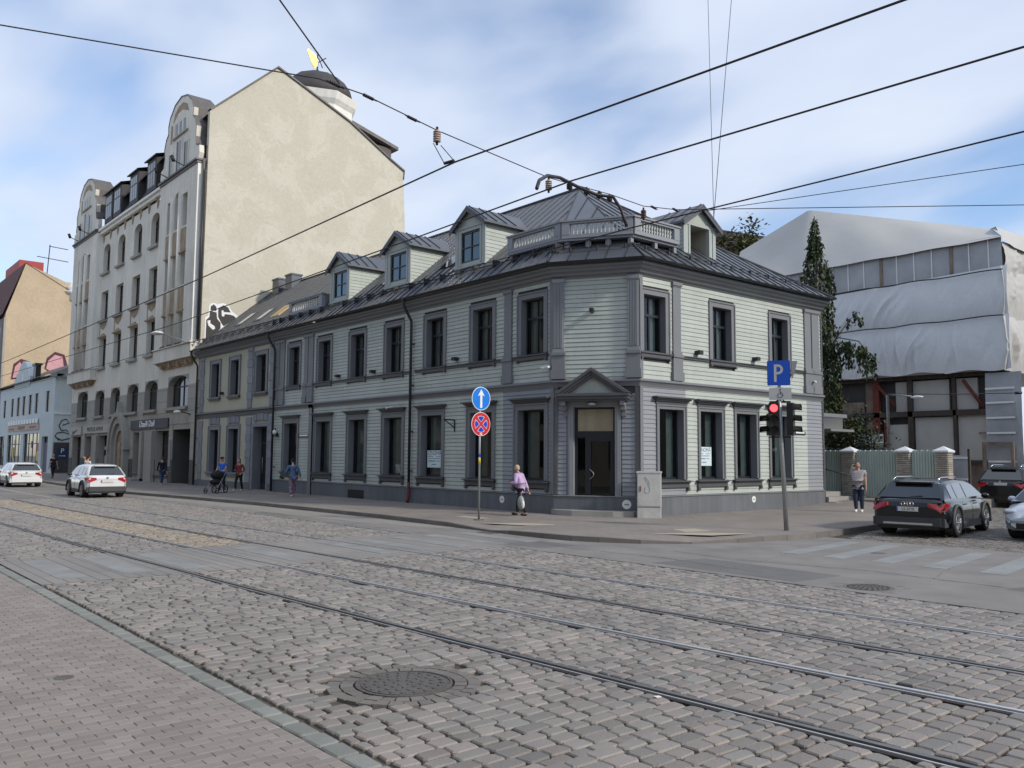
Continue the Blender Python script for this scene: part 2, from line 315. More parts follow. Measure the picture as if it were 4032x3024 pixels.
g = MB(); g.slab([(-160, YE-.02), (60, YE-.02), (60, YN), (-160, YN)], -.16, -.032); street = g.build('tram_street', mat('sandy_dirt_joint', (.085, .074, .058), .95, var=.45, scale=2.5, fine=.25, fscale=70), kind='structure')
g = MB()
g.slab([(-160, YN), (60, YN), (60, 1.0), (9.9, 1.0), (9.0, -5.6), (-160, -5.6)], -.16, 0)      # asphalt lane and junction
g.slab([(9.0, -5.6), (9.9, 1.0), (8, 1.0), (8.0, -5.6)], -.16, -.001); g.slab([(-160, -5.6), (8.0, -5.6), (8.0, -3), (-160, -3)], -.16, -.002)
road = g.build('asphalt_road', M_asph, kind='structure')
g = MB(); g.slab([(7, 1.0), (60, 1.0), (60, 120), (-2, 120), (-2, 16), (3.5, 15)], -.16, -.032); side_st = g.build('side_street', M_grout, kind='structure')
# far stretch of the cobbled street: joints in the material (stones there are a couple of pixels)
def brickmat(name, c1, c2, mort, bw, rh, sc=1., rough=.8, rot=0, bump=.4, msize=.012, streak=.2):
    m = bpy.data.materials.new(name); m.use_nodes = True; t = m.node_tree; n = t.nodes; l = t.links; b = n['Principled BSDF']; b.inputs['Roughness'].default_value = rough
    tx = n.new('ShaderNodeTexCoord'); mp_ = n.new('ShaderNodeMapping'); mp_.inputs['Rotation'].default_value = (0, 0, rot); l.new(tx.outputs['Object'], mp_.inputs[0])
    br = n.new('ShaderNodeTexBrick'); br.inputs['Scale'].default_value = sc; br.inputs['Brick Width'].default_value = bw; br.inputs['Row Height'].default_value = rh; br.inputs['Mortar Size'].default_value = msize
    br.inputs['Color1'].default_value = (*c1, 1); br.inputs['Color2'].default_value = (*c2, 1); br.inputs['Mortar'].default_value = (*mort, 1); l.new(mp_.outputs[0], br.inputs['Vector'])
    no = n.new('ShaderNodeTexNoise'); no.inputs['Scale'].default_value = .5; no.inputs['Detail'].default_value = 8; l.new(tx.outputs['Object'], no.inputs[0])
    mr = n.new('ShaderNodeMapRange'); mr.inputs[1].default_value = .3; mr.inputs[2].default_value = .7; mr.inputs[3].default_value = 1-streak; mr.inputs[4].default_value = 1+streak; l.new(no.outputs['Fac'], mr.inputs[0])
    cb = n.new('ShaderNodeCombineColor'); [l.new(mr.outputs[0], cb.inputs[i]) for i in range(3)]
    mx = n.new('ShaderNodeMix'); mx.data_type = 'RGBA'; mx.blend_type = 'MULTIPLY'; mx.inputs['Factor'].default_value = 1; l.new(br.outputs['Color'], mx.inputs[6]); l.new(cb.outputs[0], mx.inputs[7]); l.new(mx.outputs[2], b.inputs['Base Color'])
    bp = n.new('ShaderNodeBump'); bp.inputs['Strength'].default_value = bump; bp.inputs['Distance'].default_value = .02; bp.invert = True; l.new(br.outputs['Fac'], bp.inputs['Height']); l.new(bp.outputs[0], b.inputs['Normal'])
    MATS[name] = m; return m
M_farcob = brickmat('far_cobbles', (.27, .25, .225), (.22, .205, .19), (.08, .07, .06), .22, .15, rot=pi/2)
M_pave = brickmat('far_pavers', (.22, .195, .172), (.25, .22, .195), (.16, .14, .12), .4, .2, bump=.15, rot=.01, msize=.008, streak=.16)
M_slab = brickmat('crossing_slabs', (.26, .24, .22), (.235, .225, .21), (.13, .12, .11), 2.0, .22, bump=.25, msize=.012, streak=.12)
XF = -22
g = MB(); g.slab([(-160, YE), (XF, YE), (XF, YN), (-160, YN)], -.03, -.004); g.build('far_cobbles', M_farcob, street)
ys = [YE]+[None]*4+[YN]
# crosswalk of flush slabs between the rails
for a, b in ((None, 1), (1, 2), (2, 3), (3, 4), (4, None)):
    xs = np.linspace(2.1, 6.0, 5); lo = [(x, YE if a is None else rail_y(a, x)+.085) for x in xs]; hi = [(x, YN if b is None else rail_y(b, x)-.085) for x in xs]
    MB().slab(lo+hi[::-1], -.03, 0).build('paving_strip', M_slab, street)
M_fade = mat('faded_white_paint', (.25, .25, .24), .7, var=.25, scale=1.5, fine=.12, fscale=30)
M_zebra = mat('worn_zebra_paint', (.25, .258, .255), .75, var=.22, scale=1.2, fine=.14, fscale=25)
for k in range(11):
    y = -16.1+k*1.0
    if any(abs(y+.22-rail_y(r, 4)) < .34 for r in (1, 2, 3, 4)): continue
    MB().slab([(2.6, y), (5.5, y), (5.5, y+.45), (2.6, y+.45)], .001, .004).build('crosswalk_stripe', M_fade, street)
for k, (x0, x1) in enumerate(((10.4, 10.02), (11.4, 11.0), (12.4, 12.0), (13.4, 13.0), (14.42, 14.0), (15.4, 15.0))):
    MB().slab([(x0, -3.2), (x0+.45, -3.2), (x1+.38, .3), (x1, .3)], .001, .004).build('zebra_stripe', M_zebra, road)
M_lane = mat('light_asphalt_patch', (.27, .25, .22), .85, var=.12, scale=.6, fine=.12, fscale=90)
MB().slab([(-22, -6.75), (-2.2, -6.2), (1.5, -5.45), (1.2, -5.0), (-12, -5.1), (-22, -6.1)], .001, .003).build('road_patch', M_lane, road)
for x0, dx in ((-4.6, .5), (-3.9, .9), (-2.4, .5), (-1.7, .45)):
    MB().slab([(x0, -5.75), (x0+dx, -5.72), (x0+dx, -5.62), (x0, -5.65)], .004, .006).build('road_marking', M_fade, road)
for pts in ([(5.2, -6.9), (6.6, -6.7), (6.9, -5.7), (5.4, -5.6)], [(9.9, -6.8), (13.0, -6.9), (13.1, -5.6), (10.1, -5.4)], [(-8, -6.95), (-5.5, -6.9), (-5.4, -6.5), (-8.1, -6.5)], [(15.5, -5.0), (17.8, -5.2), (17.9, -3.6), (15.7, -3.5)]):
    MB().slab(pts, .0005, .002).build('road_patch', mat('dark_asphalt_patch', (.15, .145, .14), .8, var=.12, scale=1.5, fine=.2, fscale=100, bump=.3, bscale=120), road)
def crack(pts, w_=.012):
    P_ = []
    for a, b in zip(pts, pts[1:]):
        n_ = max(2, int(hypot(b[0]-a[0], b[1]-a[1])/.12)); P_ += [(a[0]+(b[0]-a[0])*i/n_+random.uniform(-.03, .03), a[1]+(b[1]-a[1])*i/n_+random.uniform(-.03, .03)) for i in range(n_)]
    q = MB(); hw = [random.uniform(.3, 1)*w_ for _ in P_]
    for i in range(len(P_)-1): (x0, y0), (x1, y1) = P_[i], P_[i+1]; q.add([(x0, y0-hw[i], .0035), (x1, y1-hw[i+1], .0035), (x1, y1+hw[i+1], .0035), (x0, y0+hw[i], .0035)], [(0, 1, 2, 3)])
    q.build('road_crack', M_grout, road)
crack([(4.5, -5.6), (7, -6.2), (9.5, -6.0), (12.2, -6.4)]); crack([(8.8, -4.8), (10.5, -5.1), (13, -4.6), (16.5, -4.9)]); crack([(10.2, -2.0), (11.0, -4.4), (11.4, -6.9)]); crack([(13.8, .7), (13.6, -2), (14.4, -5.2)]); crack([(2.2, -6.6), (-1.5, -6.9), (-5, -6.8)]); crack([(9.2, .4), (9.6, -1.6), (9.2, -4.2)]); crack([(-6, -5.7), (-10, -6.1), (-15, -6.3)])
# rails
for k in (1, 2, 3, 4):
    xs = list(np.concatenate([np.linspace(-150, -40, 8), np.linspace(-36, 30, 34)])); rt = thing('tram_rail', (0, rail_y(k, 0), 0), ['', 'nearest of the four tram rails, running by the round manhole', 'second tram rail from the camera, its polished head coloured bright with sky reflection', 'third tram rail from the camera, far track, near rail', 'farthest tram rail, beside the asphalt lane'][k], 'tram rail', 'grooved tram rails set in the cobbles')
    for nm, m, lo, hi, z0, z1 in (('rail_bed', M_railr, -.105, .10, -.06, -.012), ('rail_head', M_rail if k in (2, 4) else M_rail2, -.0, .055, -.03, .004), ('rail_lip', M_rail, -.062, -.044, -.03, -.002)):
        q = MB(); vs = []
        for x in xs:
            y = rail_y(k, x); vs += [(x, y+lo, z0), (x, y+hi, z0), (x, y+hi, z1), (x, y+lo, z1)]
        n_ = len(xs); q.add(vs, [(i*4+j, i*4+(j+1) % 4, i*4+4+(j+1) % 4, i*4+4+j) for i in range(n_-1) for j in range(4)]); q.build(nm, m, rt)
MH = [(14.24, -15.28, .43), (14.05, -6.5, .38)]
def stone(mb, x0, x1, y0, y1, zt, tintv, c=.022, inset=.010):
    j = lambda a=.009: random.uniform(-a, a)
    cx, cy = (x0+x1)/2, (y0+y1)/2; cc = [c*random.uniform(.5, 1.3) for _ in range(4)]
    o = [(x0+cc[0], y0+j()), (x1-cc[1], y0+j()), (x1+j(), y0+cc[1]), (x1+j(), y1-cc[2]), (x1-cc[2], y1+j()), (x0+cc[3], y1+j()), (x0+j(), y1-cc[3]), (x0+j(), y0+cc[0])]
    tx, ty = random.uniform(-.016, .016), random.uniform(-.016, .016)
    zz = lambda x, y: zt+(x-cx)*tx+(y-cy)*ty
    fx, fy = 1-inset/((x1-x0)/2), 1-inset/((y1-y0)/2)
    vs = [(x, y, -.07) for x, y in o]+[(x, y, zz(x, y)-.011) for x, y in o]+[(cx+(x-cx)*fx, cy+(y-cy)*fy, zz(x, y)) for x, y in o]+[(cx, cy, zt+.002)]
    fs = [(i, (i+1) % 8, 8+(i+1) % 8, 8+i) for i in range(8)]+[(8+i, 8+(i+1) % 8, 16+(i+1) % 8, 16+i) for i in range(8)]+[(16+i, 16+(i+1) % 8, 24) for i in range(8)]
    mb.tint = tintv; mb.smooth = False; mb.add(vs, fs)
stones = []
def lay(xa, xb, ya, yb, w0=.15, l0=.225, sandy=None, mirror=False, vcheck=True, gap=.011):
    x = xa
    while x < xb:
        wd = w0*random.uniform(.9, 1.12); y = ya+random.uniform(-.15, 0)
        while y < yb:
            ln = l0*random.uniform(.78, 1.2); y0, y1 = max(y, ya), min(y+ln, yb); y += ln
            if y1-y0 < .07 or (vcheck and not vis(x, y0)): continue
            xm, ym = x+wd/2, (y0+y1)/2
            if any(hypot(xm-mx, ym-my) < mr+.27 for mx, my, mr in MH): continue
            g2 = gap*random.uniform(.35, 1.1)
            if random.random() < .05: g2 *= 2.4
            stones.append((hypot(xm-CAMP[0], ym-CAMP[1]), x+g2, x+wd-g2, y0+g2, y1-g2, random.uniform(-.006, .003), sandy(xm, ym) if sandy else 0))
        x += wd
def band(xa, xb, a, b, **k):   # lay between two rails in short runs that follow the curve
    x = xa
    while x < xb:
        xe = min(x+1.5, xb); xm = (x+xe)/2
        lay(x, xe, YE+.02 if a is None else rail_y(a, xm)+.1, YN-.02 if b is None else rail_y(b, xm)-.1, **k); x = xe
sand = lambda x, y: 1 if (x < 2.0 and rail_y(2, x) < y < rail_y(3, x)) and random.random() < .9 else 0  # band between the middle rails where sunlight is painted as warmer stones
for a, b in ((None, 1), (1, 2), (2, 3), (3, 4), (4, None)):
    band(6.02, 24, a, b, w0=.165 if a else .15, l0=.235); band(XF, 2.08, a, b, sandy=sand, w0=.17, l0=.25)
stones.sort(key=lambda q: q[0])
big = MB(); bigs = MB()
for i, (d_, x0, x1, y0, y1, zt, sd_) in enumerate(stones):
    t_ = random.random()
    if i < 285:
        q = MB(); stone(q, x0, x1, y0, y1, zt, t_); q.build('cobble', M_cob, street)
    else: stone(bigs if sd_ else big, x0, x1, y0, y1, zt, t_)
big.build('cobbles', M_cob, street, kind='stuff'); bigs.build('sun_tinted_cobbles', M_cobsun, street, kind='stuff')
# rougher cobbles of the side street
stones = []; q = MB(); x = 5.2
lay(4.6, 18.5, 1.05, 24, w0=.17, l0=.2, gap=.016)
for i, (d_, x0, x1, y0, y1, zt, sd_) in enumerate(stones):
    if (x0 < 8.9 and y0 < 5) or x0 < 8.5-(y0-5)*.26: continue
    stone(q, x0, x1, y0, y1, zt-.006+.008*sin(x0*2.3+y0*1.3), random.random(), c=.045)
q.build('side_street_cobbles', M_cobd, side_st, kind='stuff')
# near pavement: edging stones and small red-grey pavers
g = MB(); g.slab([(-160, -60), (60, -60), (60, YE-.02), (-160, YE-.02)], -.16, -.022); near = g.build('near_pavement', mat('paver_joint_sand', (.11, .095, .08), .95, var=.2), kind='structure')
x = -30; q2 = MB(); nk = 0
while x < 16:
    ln = random.uniform(.22, .34)
    if vis(x, YE):
        q = MB() if x > -6 else q2; stone(q, x+.01, x+ln-.01, YE-.2, YE-.03, 0.0, random.random(), c=.02, inset=.014)
        if q is not q2: q.build('edging_stone', M_green, near)
    x += ln
q2.build('edging_stones', M_green, near, kind='stuff')
pv = []
x = -24
def pbox(mb, x0, x1, y0, y1, zt, tv):
    b = .004; mb.tint = tv; mb.smooth = False
    vs = [(x0, y0, -.02), (x1, y0, -.02), (x1, y1, -.02), (x0, y1, -.02), (x0, y0, zt-b), (x1, y0, zt-b), (x1, y1, zt-b), (x0, y1, zt-b), (x0+b, y0+b, zt), (x1-b, y0+b, zt), (x1-b, y1-b, zt), (x0+b, y1-b, zt)]
    mb.add(vs, [(i, (i+1) % 4, 4+(i+1) % 4, 4+i) for i in range(4)]+[(4+i, 4+(i+1) % 4, 8+(i+1) % 4, 8+i) for i in range(4)]+[(8, 9, 10, 11)])
k = 0
while x < 17:
    y = YE-.22; k += 1
    if k % 2: y += .0
    first = True
    while y > -21.5:
        ln = .1 if (first and k % 2) else .2; first = False
        if vis(x, y, 300): pv.append((hypot(x-CAMP[0], y-CAMP[1]), x+.0013, x+.0987, y-ln+.0013, y-.0013))
        y -= ln
    x += .1
pv.sort(); q = MB()
for i, (d_, x0, x1, y0, y1) in enumerate(pv):
    zt = random.uniform(-.0025, .0015)
    if i < 290: o = MB(); pbox(o, x0, x1, y0, y1, zt, random.random()); o.build('paver', M_paver, near)
    else: pbox(q, x0, x1, y0, y1, zt, random.random())
q.build('pavers', M_paver, near, kind='stuff')
# far pavement with kerb
kerb = [(-150, -5.6), (-70, -5.6), (-49, -5.6), (-30, -6.4), (-24.4, -6.2), (-18, -5.5), (-12.3, -5.0), (-7, -4.85), (-3.3, -4.8), (.6, -4.9), (2.0, -5.0), (3.7, -5.1), (5.0, -5.12), (5.9, -5.02), (6.56, -4.75), (7.36, -4.2), (8.15, -3.3), (8.6, -2.1), (9.0, -.6), (9.15, .5), (8.9, 2.2), (8.6, 5.06), (7.6, 10), (6.4, 15), (5.2, 20), (4.4, 40)]
def resample(pts, step):
    o = [pts[0]]; acc = 0
    for a, b in zip(pts, pts[1:]):
        d = hypot(b[0]-a[0], b[1]-a[1]); n_ = max(1, round(d/step)); o += [(a[0]+(b[0]-a[0])*i/n_, a[1]+(b[1]-a[1])*i/n_) for i in range(1, n_+1)]
    return o
def kz(x, y):
    z = .12
    if y < -3: z = .12-.095*max(0, 1-abs(x-2.6)/1.5)
    z2 = .12-.1*max(0, 1-hypot(x-7.9, y+3.0)/2.1)
    return min(z, z2)
kp = resample(kerb, 1.0)
nrm = []
for i in range(len(kp)):
    a, b = kp[max(i-1, 0)], kp[min(i+1, len(kp)-1)]; d = hypot(b[0]-a[0], b[1]-a[1]); nrm.append((-(b[1]-a[1])/d, (b[0]-a[0])/d))
rise = lambda y: .29*min(1, max(0, (y-10)/5))
r1 = [(p[0]+n_[0]*.15, p[1]+n_[1]*.15, kz(*p)-.003) for p, n_ in zip(kp, nrm)]
r2 = [(p[0]+n_[0]*1.4, p[1]+n_[1]*1.4, .12+rise(p[1])*.5) for p, n_ in zip(kp, nrm)]
def inner(p):
    if p[0] < 1: return (p[0], .5, .12)
    if p[1] < 0 and p[0] < 6: return (1.5, 2.0, .12)
    if p[1] < 3: return (2.3, 3.0, .12)
    return (-1.0 if p[1] > 13 else 2.2, p[1]+1, .12+rise(p[1]+1))
r3 = [inner(p) for p in kp]
g = MB(); n_ = len(kp); vs = [(x, y, z-.25) for x, y, z in r1]+r1+r2+r3
g.add(vs, [(r*n_+i, r*n_+i+1, (r+1)*n_+i+1, (r+1)*n_+i) for r in range(3) for i in range(n_-1)])
g.slab([(-10, 12.6), (2.2, 12.6), (2.2, 17), (6.3, 17), (5, 90), (-60, 90), (-60, 12.6)], -.1, .36)
pave = g.build('far_pavement', M_pave, kind='structure')
for i in range(n_-1):
    if kp[i][0] < -60 or kp[i][1] > 24: continue
    a, b, na, nb = kp[i], kp[i+1], nrm[i], nrm[i+1]; za, zb = kz(*a), kz(*b); q = MB(); e = .006
    ax, ay, bx, by = a[0]+(b[0]-a[0])*e, a[1]+(b[1]-a[1])*e, b[0]-(b[0]-a[0])*e, b[1]-(b[1]-a[1])*e
    pts = [(ax, ay, -.1), (bx, by, -.1), (bx+nb[0]*.15, by+nb[1]*.15, -.1), (ax+na[0]*.15, ay+na[1]*.15, -.1), (ax, ay, za), (bx, by, zb), (bx+nb[0]*.15, by+nb[1]*.15, zb), (ax+na[0]*.15, ay+na[1]*.15, za)]
    q.tint = random.random(); q.add(pts, [(3, 2, 1, 0), (4, 5, 6, 7), (0, 1, 5, 4), (1, 2, 6, 5), (2, 3, 7, 6), (3, 0, 4, 7)]); q.build('kerb_stone', M_stonek, pave)
M_tact = mat('cream_paving_slab', (.40, .35, .27), .85, var=.1, scale=2, fine=.08)
for poly in ([(1.6, -4.4), (2.9, -3.9), (3.2, -3.0), (2.3, -3.3)], [(-.9, -3.4), (.2, -3.3), (.1, -2.9), (-1.0, -3.0)], [(6.2, -1.6), (6.9, -1.9), (7.1, -1.1), (6.4, -.9)], [(6.6, -3.1), (7.9, -2.2), (8.2, -.9), (7.3, -1.7)]):
    MB().slab(poly, .12, .125).build('cream_slab', M_tact, pave)
# manhole covers
M_iron = mat('cast_iron', (.13, .12, .11), .6, metal=.3, var=.2, scale=6, fine=.2, bump=.5, bscale=45)
def manhole(x, y, r, lab, ring=True, z=0):
    t = thing('manhole_cover', (x, y, z), lab, 'manhole cover')
    q = MB(); q.lathe([(r, -.05), (r, z+.002), (r-.02, z+.004), (r-.02, z-.004), (r-.05, z-.004), (r-.05, z+.003), (.001, z+.005)], (x, y, 0), 28, False); q.build('lid', M_iron, t)
    q = MB()
    for i in range(4):
        for k in range(int(6+i*5)):
            a = 2*pi*k/(6+i*5); rr = r*(.18+.2*i); q.box(x+rr*cos(a)-.018, x+rr*cos(a)+.018, y+rr*sin(a)-.018, y+rr*sin(a)+.018, z+.004, z+.010)
    q.build('lid_studs', M_iron, t, kind='stuff')
    if ring:
        q = MB()
        for rr, nn in ((r+.02, 26), (r+.14, 32)):
            for k in range(nn):
                a0, a1 = 2*pi*(k+.06)/nn, 2*pi*(k+.94)/nn; q.tint = random.random()
                ra, rb = rr, rr+.108; z1 = random.uniform(-.006, .002)
                q.slab([(x+ra*cos(a0), y+ra*sin(a0)), (x+rb*cos(a0), y+rb*sin(a0)), (x+rb*cos(a1), y+rb*sin(a1)), (x+ra*cos(a1), y+ra*sin(a1))], -.05, z1)
        q.build('stone_ring', M_stonek, t, kind='stuff')
manhole(14.24, -15.28, .43, 'large round iron manhole cover in a ring of small stones among the near cobbles')
manhole(14.05, -6.5, .38, 'round manhole cover sunk where the cobbles meet the asphalt junction')
q = MB(); q.lathe([(.085, -.02), (.085, .002), (.06, .004), (.001, .003)], (12.17, -17.55, 0), 16, False); o = q.build('valve_cover', M_iron, base=(12.17, -17.55, 0), label='tiny round valve cover in the red-grey pavers at lower left', cat='valve cover')
q = MB(); q.lathe([(.16, -.02), (.16, .002), (.13, .005), (.001, .004)], (11.79, -1.6, 0), 16, False); o = q.build('valve_cover', M_iron, base=(11.79, -1.6, 0), label='small dark valve cover in the asphalt between two zebra stripes', cat='valve cover')
q = MB(); q.box(2.7, 3.35, -5.42, -5.15, -.05, .006)
o = q.build('drain_grate', M_iron, base=(3, -5.3, 0), label='dark gully grate at the foot of the lowered kerb', cat='drain grate')
# ---------------- windows ----------------
def sash_window(T, u0, u1, z0, z1, root, depth=.22, casing=.2, style='upper', inter=True, curtain=0, big=False, ct=None, glass=None):
    q = MB(T); b = .055; d0, d1 = -depth-.05, -depth
    q.box(u0, u0+b, d0, d1, z0, z1); q.box(u1-b, u1, d0, d1, z0, z1); q.box(u0+b, u1-b, d0, d1, z0, z0+b*1.4); q.box(u0+b, u1-b, d0, d1, z1-b*1.3, z1)
    zt = z0+(z1-z0)*.66; um = (u0+u1)/2
    if style == 'upper':
        q.box(u0+b, u1-b, d0-.003, d1+.012, zt-.045, zt+.045); q.box(um-.035, um+.035, d0-.006, d1+.006, z0+b*1.4, zt-.045); q.box(um-.025, um+.025, d0-.006, d1+.004, zt+.045, z1-b*1.3)
    w_ = q.build('window', M_frame, root)
    q = MB(T); q.add([(u0+b, d0+.02, z0+b), (u1-b, d0+.02, z0+b), (u1-b, d0+.02, z1-b), (u0+b, d0+.02, z1-b)], [(0, 1, 2, 3)]); q.build('pane', glass or M_glass, w_)
    q = MB(T); cs = casing
    q.box(u0-cs, u0, 0, .045, z0, z1+cs); q.box(u1, u1+cs, 0, .045, z0, z1+cs); q.box(u0, u1, 0, .045, z1, z1+cs)
    for s_ in (u0-cs-.012, u1+cs-.038): q.box(s_, s_+.05, 0, .075, z0, z1+cs+.012)
    q.box(u0-cs+.038, u1+cs-.038, 0, .075, z1+cs-.038, z1+cs+.012)
    q.build('casing', ct or M_trim, w_)
    q = MB(T); q.add([(u0, .0, z0), (u1, .0, z0), (u1, .0, z1), (u0, .0, z1), (u0, d1, z0), (u1, d1, z0), (u1, d1, z1), (u0, d1, z1)], [(0, 4, 5, 1), (1, 5, 6, 2), (2, 6, 7, 3), (3, 7, 4, 0)]); q.build('reveal', ct or M_trim, w_)
    if inter:
        q = MB(T); e = .25; dd = d0-.9
        q.add([(u0-e, d0-.02, z0-.1), (u1+e, d0-.02, z0-.1), (u1+e, d0-.02, z1+.1), (u0-e, d0-.02, z1+.1), (u0-e, dd, z0-.1), (u1+e, dd, z0-.1), (u1+e, dd, z1+.1), (u0-e, dd, z1+.1)], [(0, 1, 5, 4), (1, 2, 6, 5), (2, 3, 7, 6), (3, 0, 4, 7), (4, 5, 6, 7)]); q.build('room_behind', M_int, w_)
        if curtain:
            a, b2 = (u0+b, u0+b+(u1-u0)*abs(curtain)) if curtain > 0 else (u1-b-(u1-u0)*abs(curtain), u1-b)
            n = 14; q = MB(T); q.smooth = True
            vs = [(a+(b2-a)*i/n, d0-.12+.025*sin(i*2.1), z) for z in (z0, z1) for i in range(n+1)]
            q.add(vs, [(i, i+1, n+2+i, n+1+i) for i in range(n)]); q.build('curtain', M_curt, w_)
    return w_
def sill_upper(T, u0, u1, z, w_):
    q = MB(T); q.box(u0-.24, u1+.24, .0, .15, z-.07, z-.03); q.box(u0-.2, u1+.2, 0, .10, z-.20, z-.07)
    for s_ in (u0-.2, u1+.12): q.box(s_, s_+.08, 0, .13, z-.27, z-.20)
    q.prism([(u0-.12, z-.20), (u1+.12, z-.20), (u1+.12, z-.225), (u0-.12, z-.225)], 0, .07)
    q.build('sill', M_dark, w_)
def sill_lower(T, u0, u1, z, w_):
    q = MB(T); q.add([(u0-.26, -.2, z), (u1+.26, -.2, z), (u1+.30, .2, z-.045), (u0-.30, .2, z-.045), (u0-.26, -.2, z-.05), (u1+.26, -.2, z-.05), (u1+.30, .2, z-.07), (u0-.30, .2, z-.07)], [(0, 3, 2, 1), (4, 5, 6, 7), (3, 7, 6, 2), (0, 4, 7, 3), (1, 2, 6, 5)])
    q.box(u0-.22, u1+.22, 0, .09, z-.26, z-.06)
    for s_ in (u0-.22, u1+.12): q.prism([(s_, z-.26), (s_+.1, z-.26), (s_+.1, z-.36), (s_+.05, z-.39), (s_, z-.36)], 0, .12)
    q.box(u0-.22, u1+.22, .0, .15, z-.11, z-.07)
    q.build('sill', M_dark, w_)
def hood(T, u0, u1, z, w_, m=None):
    q = MB(T); q.box(u0-.18, u1+.18, 0, .06, z+.2, z+.30)
    for a, d, zz, h in ((.22, .12, .30, .05), (.27, .18, .35, .05), (.33, .25, .40, .05)): q.box(u0-a, u1+a, 0, d, z+zz, z+zz+h)
    q.build('hood', m or M_dark, w_)
# ---------------- the clapboard corner house ----------------
house = thing('corner_house', (0, 0, 0), 'long two-storey grey-green clapboard corner house with dark metal roof and dormers', 'house')
UA = [(-19.85, -18.72), (-16.68, -15.52), (-13.58, -12.4), (-10.55, -9.37), (-7.53, -6.37), (-4.47, -3.31), (-1.70, -.53)]
LA = [(-20.2, -18.78), (-16.76, -15.38), (-13.62, -12.24), (-10.62, -9.25), (-7.81, -6.42), (-4.6, -3.3), (-1.86, -.49)]
UB = [(.22, 1.30), (3.84, 4.93), (7.45, 8.53)]; LBW = [(.95, 2.19), (3.1, 4.3), (5.16, 6.37), (7.31, 8.6)]
ZU, ZU1, ZL, ZL1 = 5.56, 7.52, 1.21, 3.63
hA = [(a, b, ZU, ZU1) for a, b in UA]+[(a, b, ZL, ZL1) for a, b in LA]
hB = [(a, b, 5.5, 7.4) for a, b in UB]+[(a, b, 1.28, 3.63) for a, b in LBW]
DOOR = (.655, 2.05, .30, 3.66)
q = MB(TA); wall_grid(q, XJ, 0, .0, 8.35, hA, -.005, reveal=False)
q.T = TB; wall_grid(q, 0, LB, .0, 8.35, hB, -.005, reveal=False)
q.T = TC; wall_grid(q, 0, LC, .0, 8.35, [DOOR], -.005, reveal=False)
q.T = None; q.add([(EB[0], EB[1], 0), (EB[0]-9, EB[1], 0), (EB[0]-9, EB[1], 8.4), (EB[0], EB[1], 8.4)], [(0, 1, 2, 3)])
house_wall = q.build('wall', mat('dark_wall_backing', (.05, .05, .05), .9), house)
PITCH = .1475
brd = []
def boards(T, u0, u1, z0, z1, holes, mfun, tag_):
    z = z0
    while z < z1-.03:
        ze = min(z+PITCH, z1); segs = [(u0, u1)]
        for a, b, c, e in holes:
            if min(ze, e)-max(z, c) > .01:
                ns = []
                for s0, s1 in segs:
                    if b <= s0 or a >= s1: ns.append((s0, s1)); continue
                    if a-s0 > .02: ns.append((s0, a))
                    if s1-b > .02: ns.append((b, s1))
                segs = ns
        for s0, s1 in segs:
            cuts = [s0]
            if s1-s0 > 4.5:
                c_ = s0+random.uniform(1.6, 3.8)
                while c_ < s1-1.2: cuts.append(c_); c_ += random.uniform(2.4, 4.2)
            cuts.append(s1)
            for a, b in zip(cuts, cuts[1:]):
                m = mfun((a+b)/2, (z+ze)/2); p = T((a+b)/2, 0, z)
                brd.append(((b-a)*30/hypot(p[0]-CAMP[0], p[1]-CAMP[1]), T, a+.002*(a > s0), b-.002*(b < s1), z, ze, m))
        z = ze
grow = lambda hs, cu, tp, bt: [(a-cu, b+cu, c-bt, e+tp) for a, b, c, e in hs]
hUA = grow([h for h in hA if h[2] > 5], .19, .19, .22); hLA = grow([h for h in hA if h[2] < 5], .16, .28, .2)
hUB = grow([h for h in hB if h[2] > 5], .19, .19, .22); hLB = grow([h for h in hB if h[2] < 5], .13, .28, .2)
pilA = [(-21.4, -20.95), (-20.87, -20.36), (-18.14, -17.76), (-17.68, -17.2), (-2.6, -2.2), (-.2, .0)]
pilB = [(.0, .1), (1.66, 2.06), (9.68, 10.12), (10.2, 10.72)]
grA = lambda u, z: M_gboard if u > -2.68 else M_board
boards(TA, XJ+.1, -2.68, .76, 4.36, hLA, lambda u, z: M_board, 'A'); boards(TA, -2.68, -.02, .76, 4.36, hLA, lambda u, z: M_gboard, 'A')
boards(TA, XJ+.1, -.05, 4.58, 8.03, hUA+[(a-.02, b+.02, 4.5, 8.1) for a, b in pilA[:5]], lambda u, z: M_board, 'A')
boards(TB, .04, 2.31, .76, 4.36, hLB, lambda u, z: M_gboard, 'B'); boards(TB, 2.31, 9.78, .76, 4.36, hLB, lambda u, z: M_board, 'B'); boards(TB, 9.78, LB, .76, 4.36, hLB, lambda u, z: M_gboard, 'B')
boards(TB, .06, LB, 4.58, 8.03, hUB+[(a-.02, b+.02, 4.5, 8.1) for a, b in pilB], lambda u, z: M_board, 'B')
boards(TC, .12, LC-.12, .76, 4.1, [(.42, 2.28, .2, 4.2)], lambda u, z: M_gboard, 'C')
boards(TC, .33, LC-.33, 4.5, 8.03, [], lambda u, z: M_board, 'C')
brd.sort(key=lambda r: -r[0]); rest = {M_board: MB(), M_gboard: MB()}
def board(mb, T, a, b, z0, z1):
    mb.T = T; g_ = .011
    mb.add([(a, 0, z0+g_), (b, 0, z0+g_), (b, .03, z0+g_), (a, .03, z0+g_), (a, .03, z0+g_+.012), (b, .03, z0+g_+.012), (a, .014, z1), (b, .014, z1), (a, 0, z1), (b, 0, z1)],
           [(0, 1, 2, 3), (3, 2, 5, 4), (4, 5, 7, 6), (6, 7, 9, 8), (0, 3, 4, 6, 8), (1, 9, 7, 5, 2)])
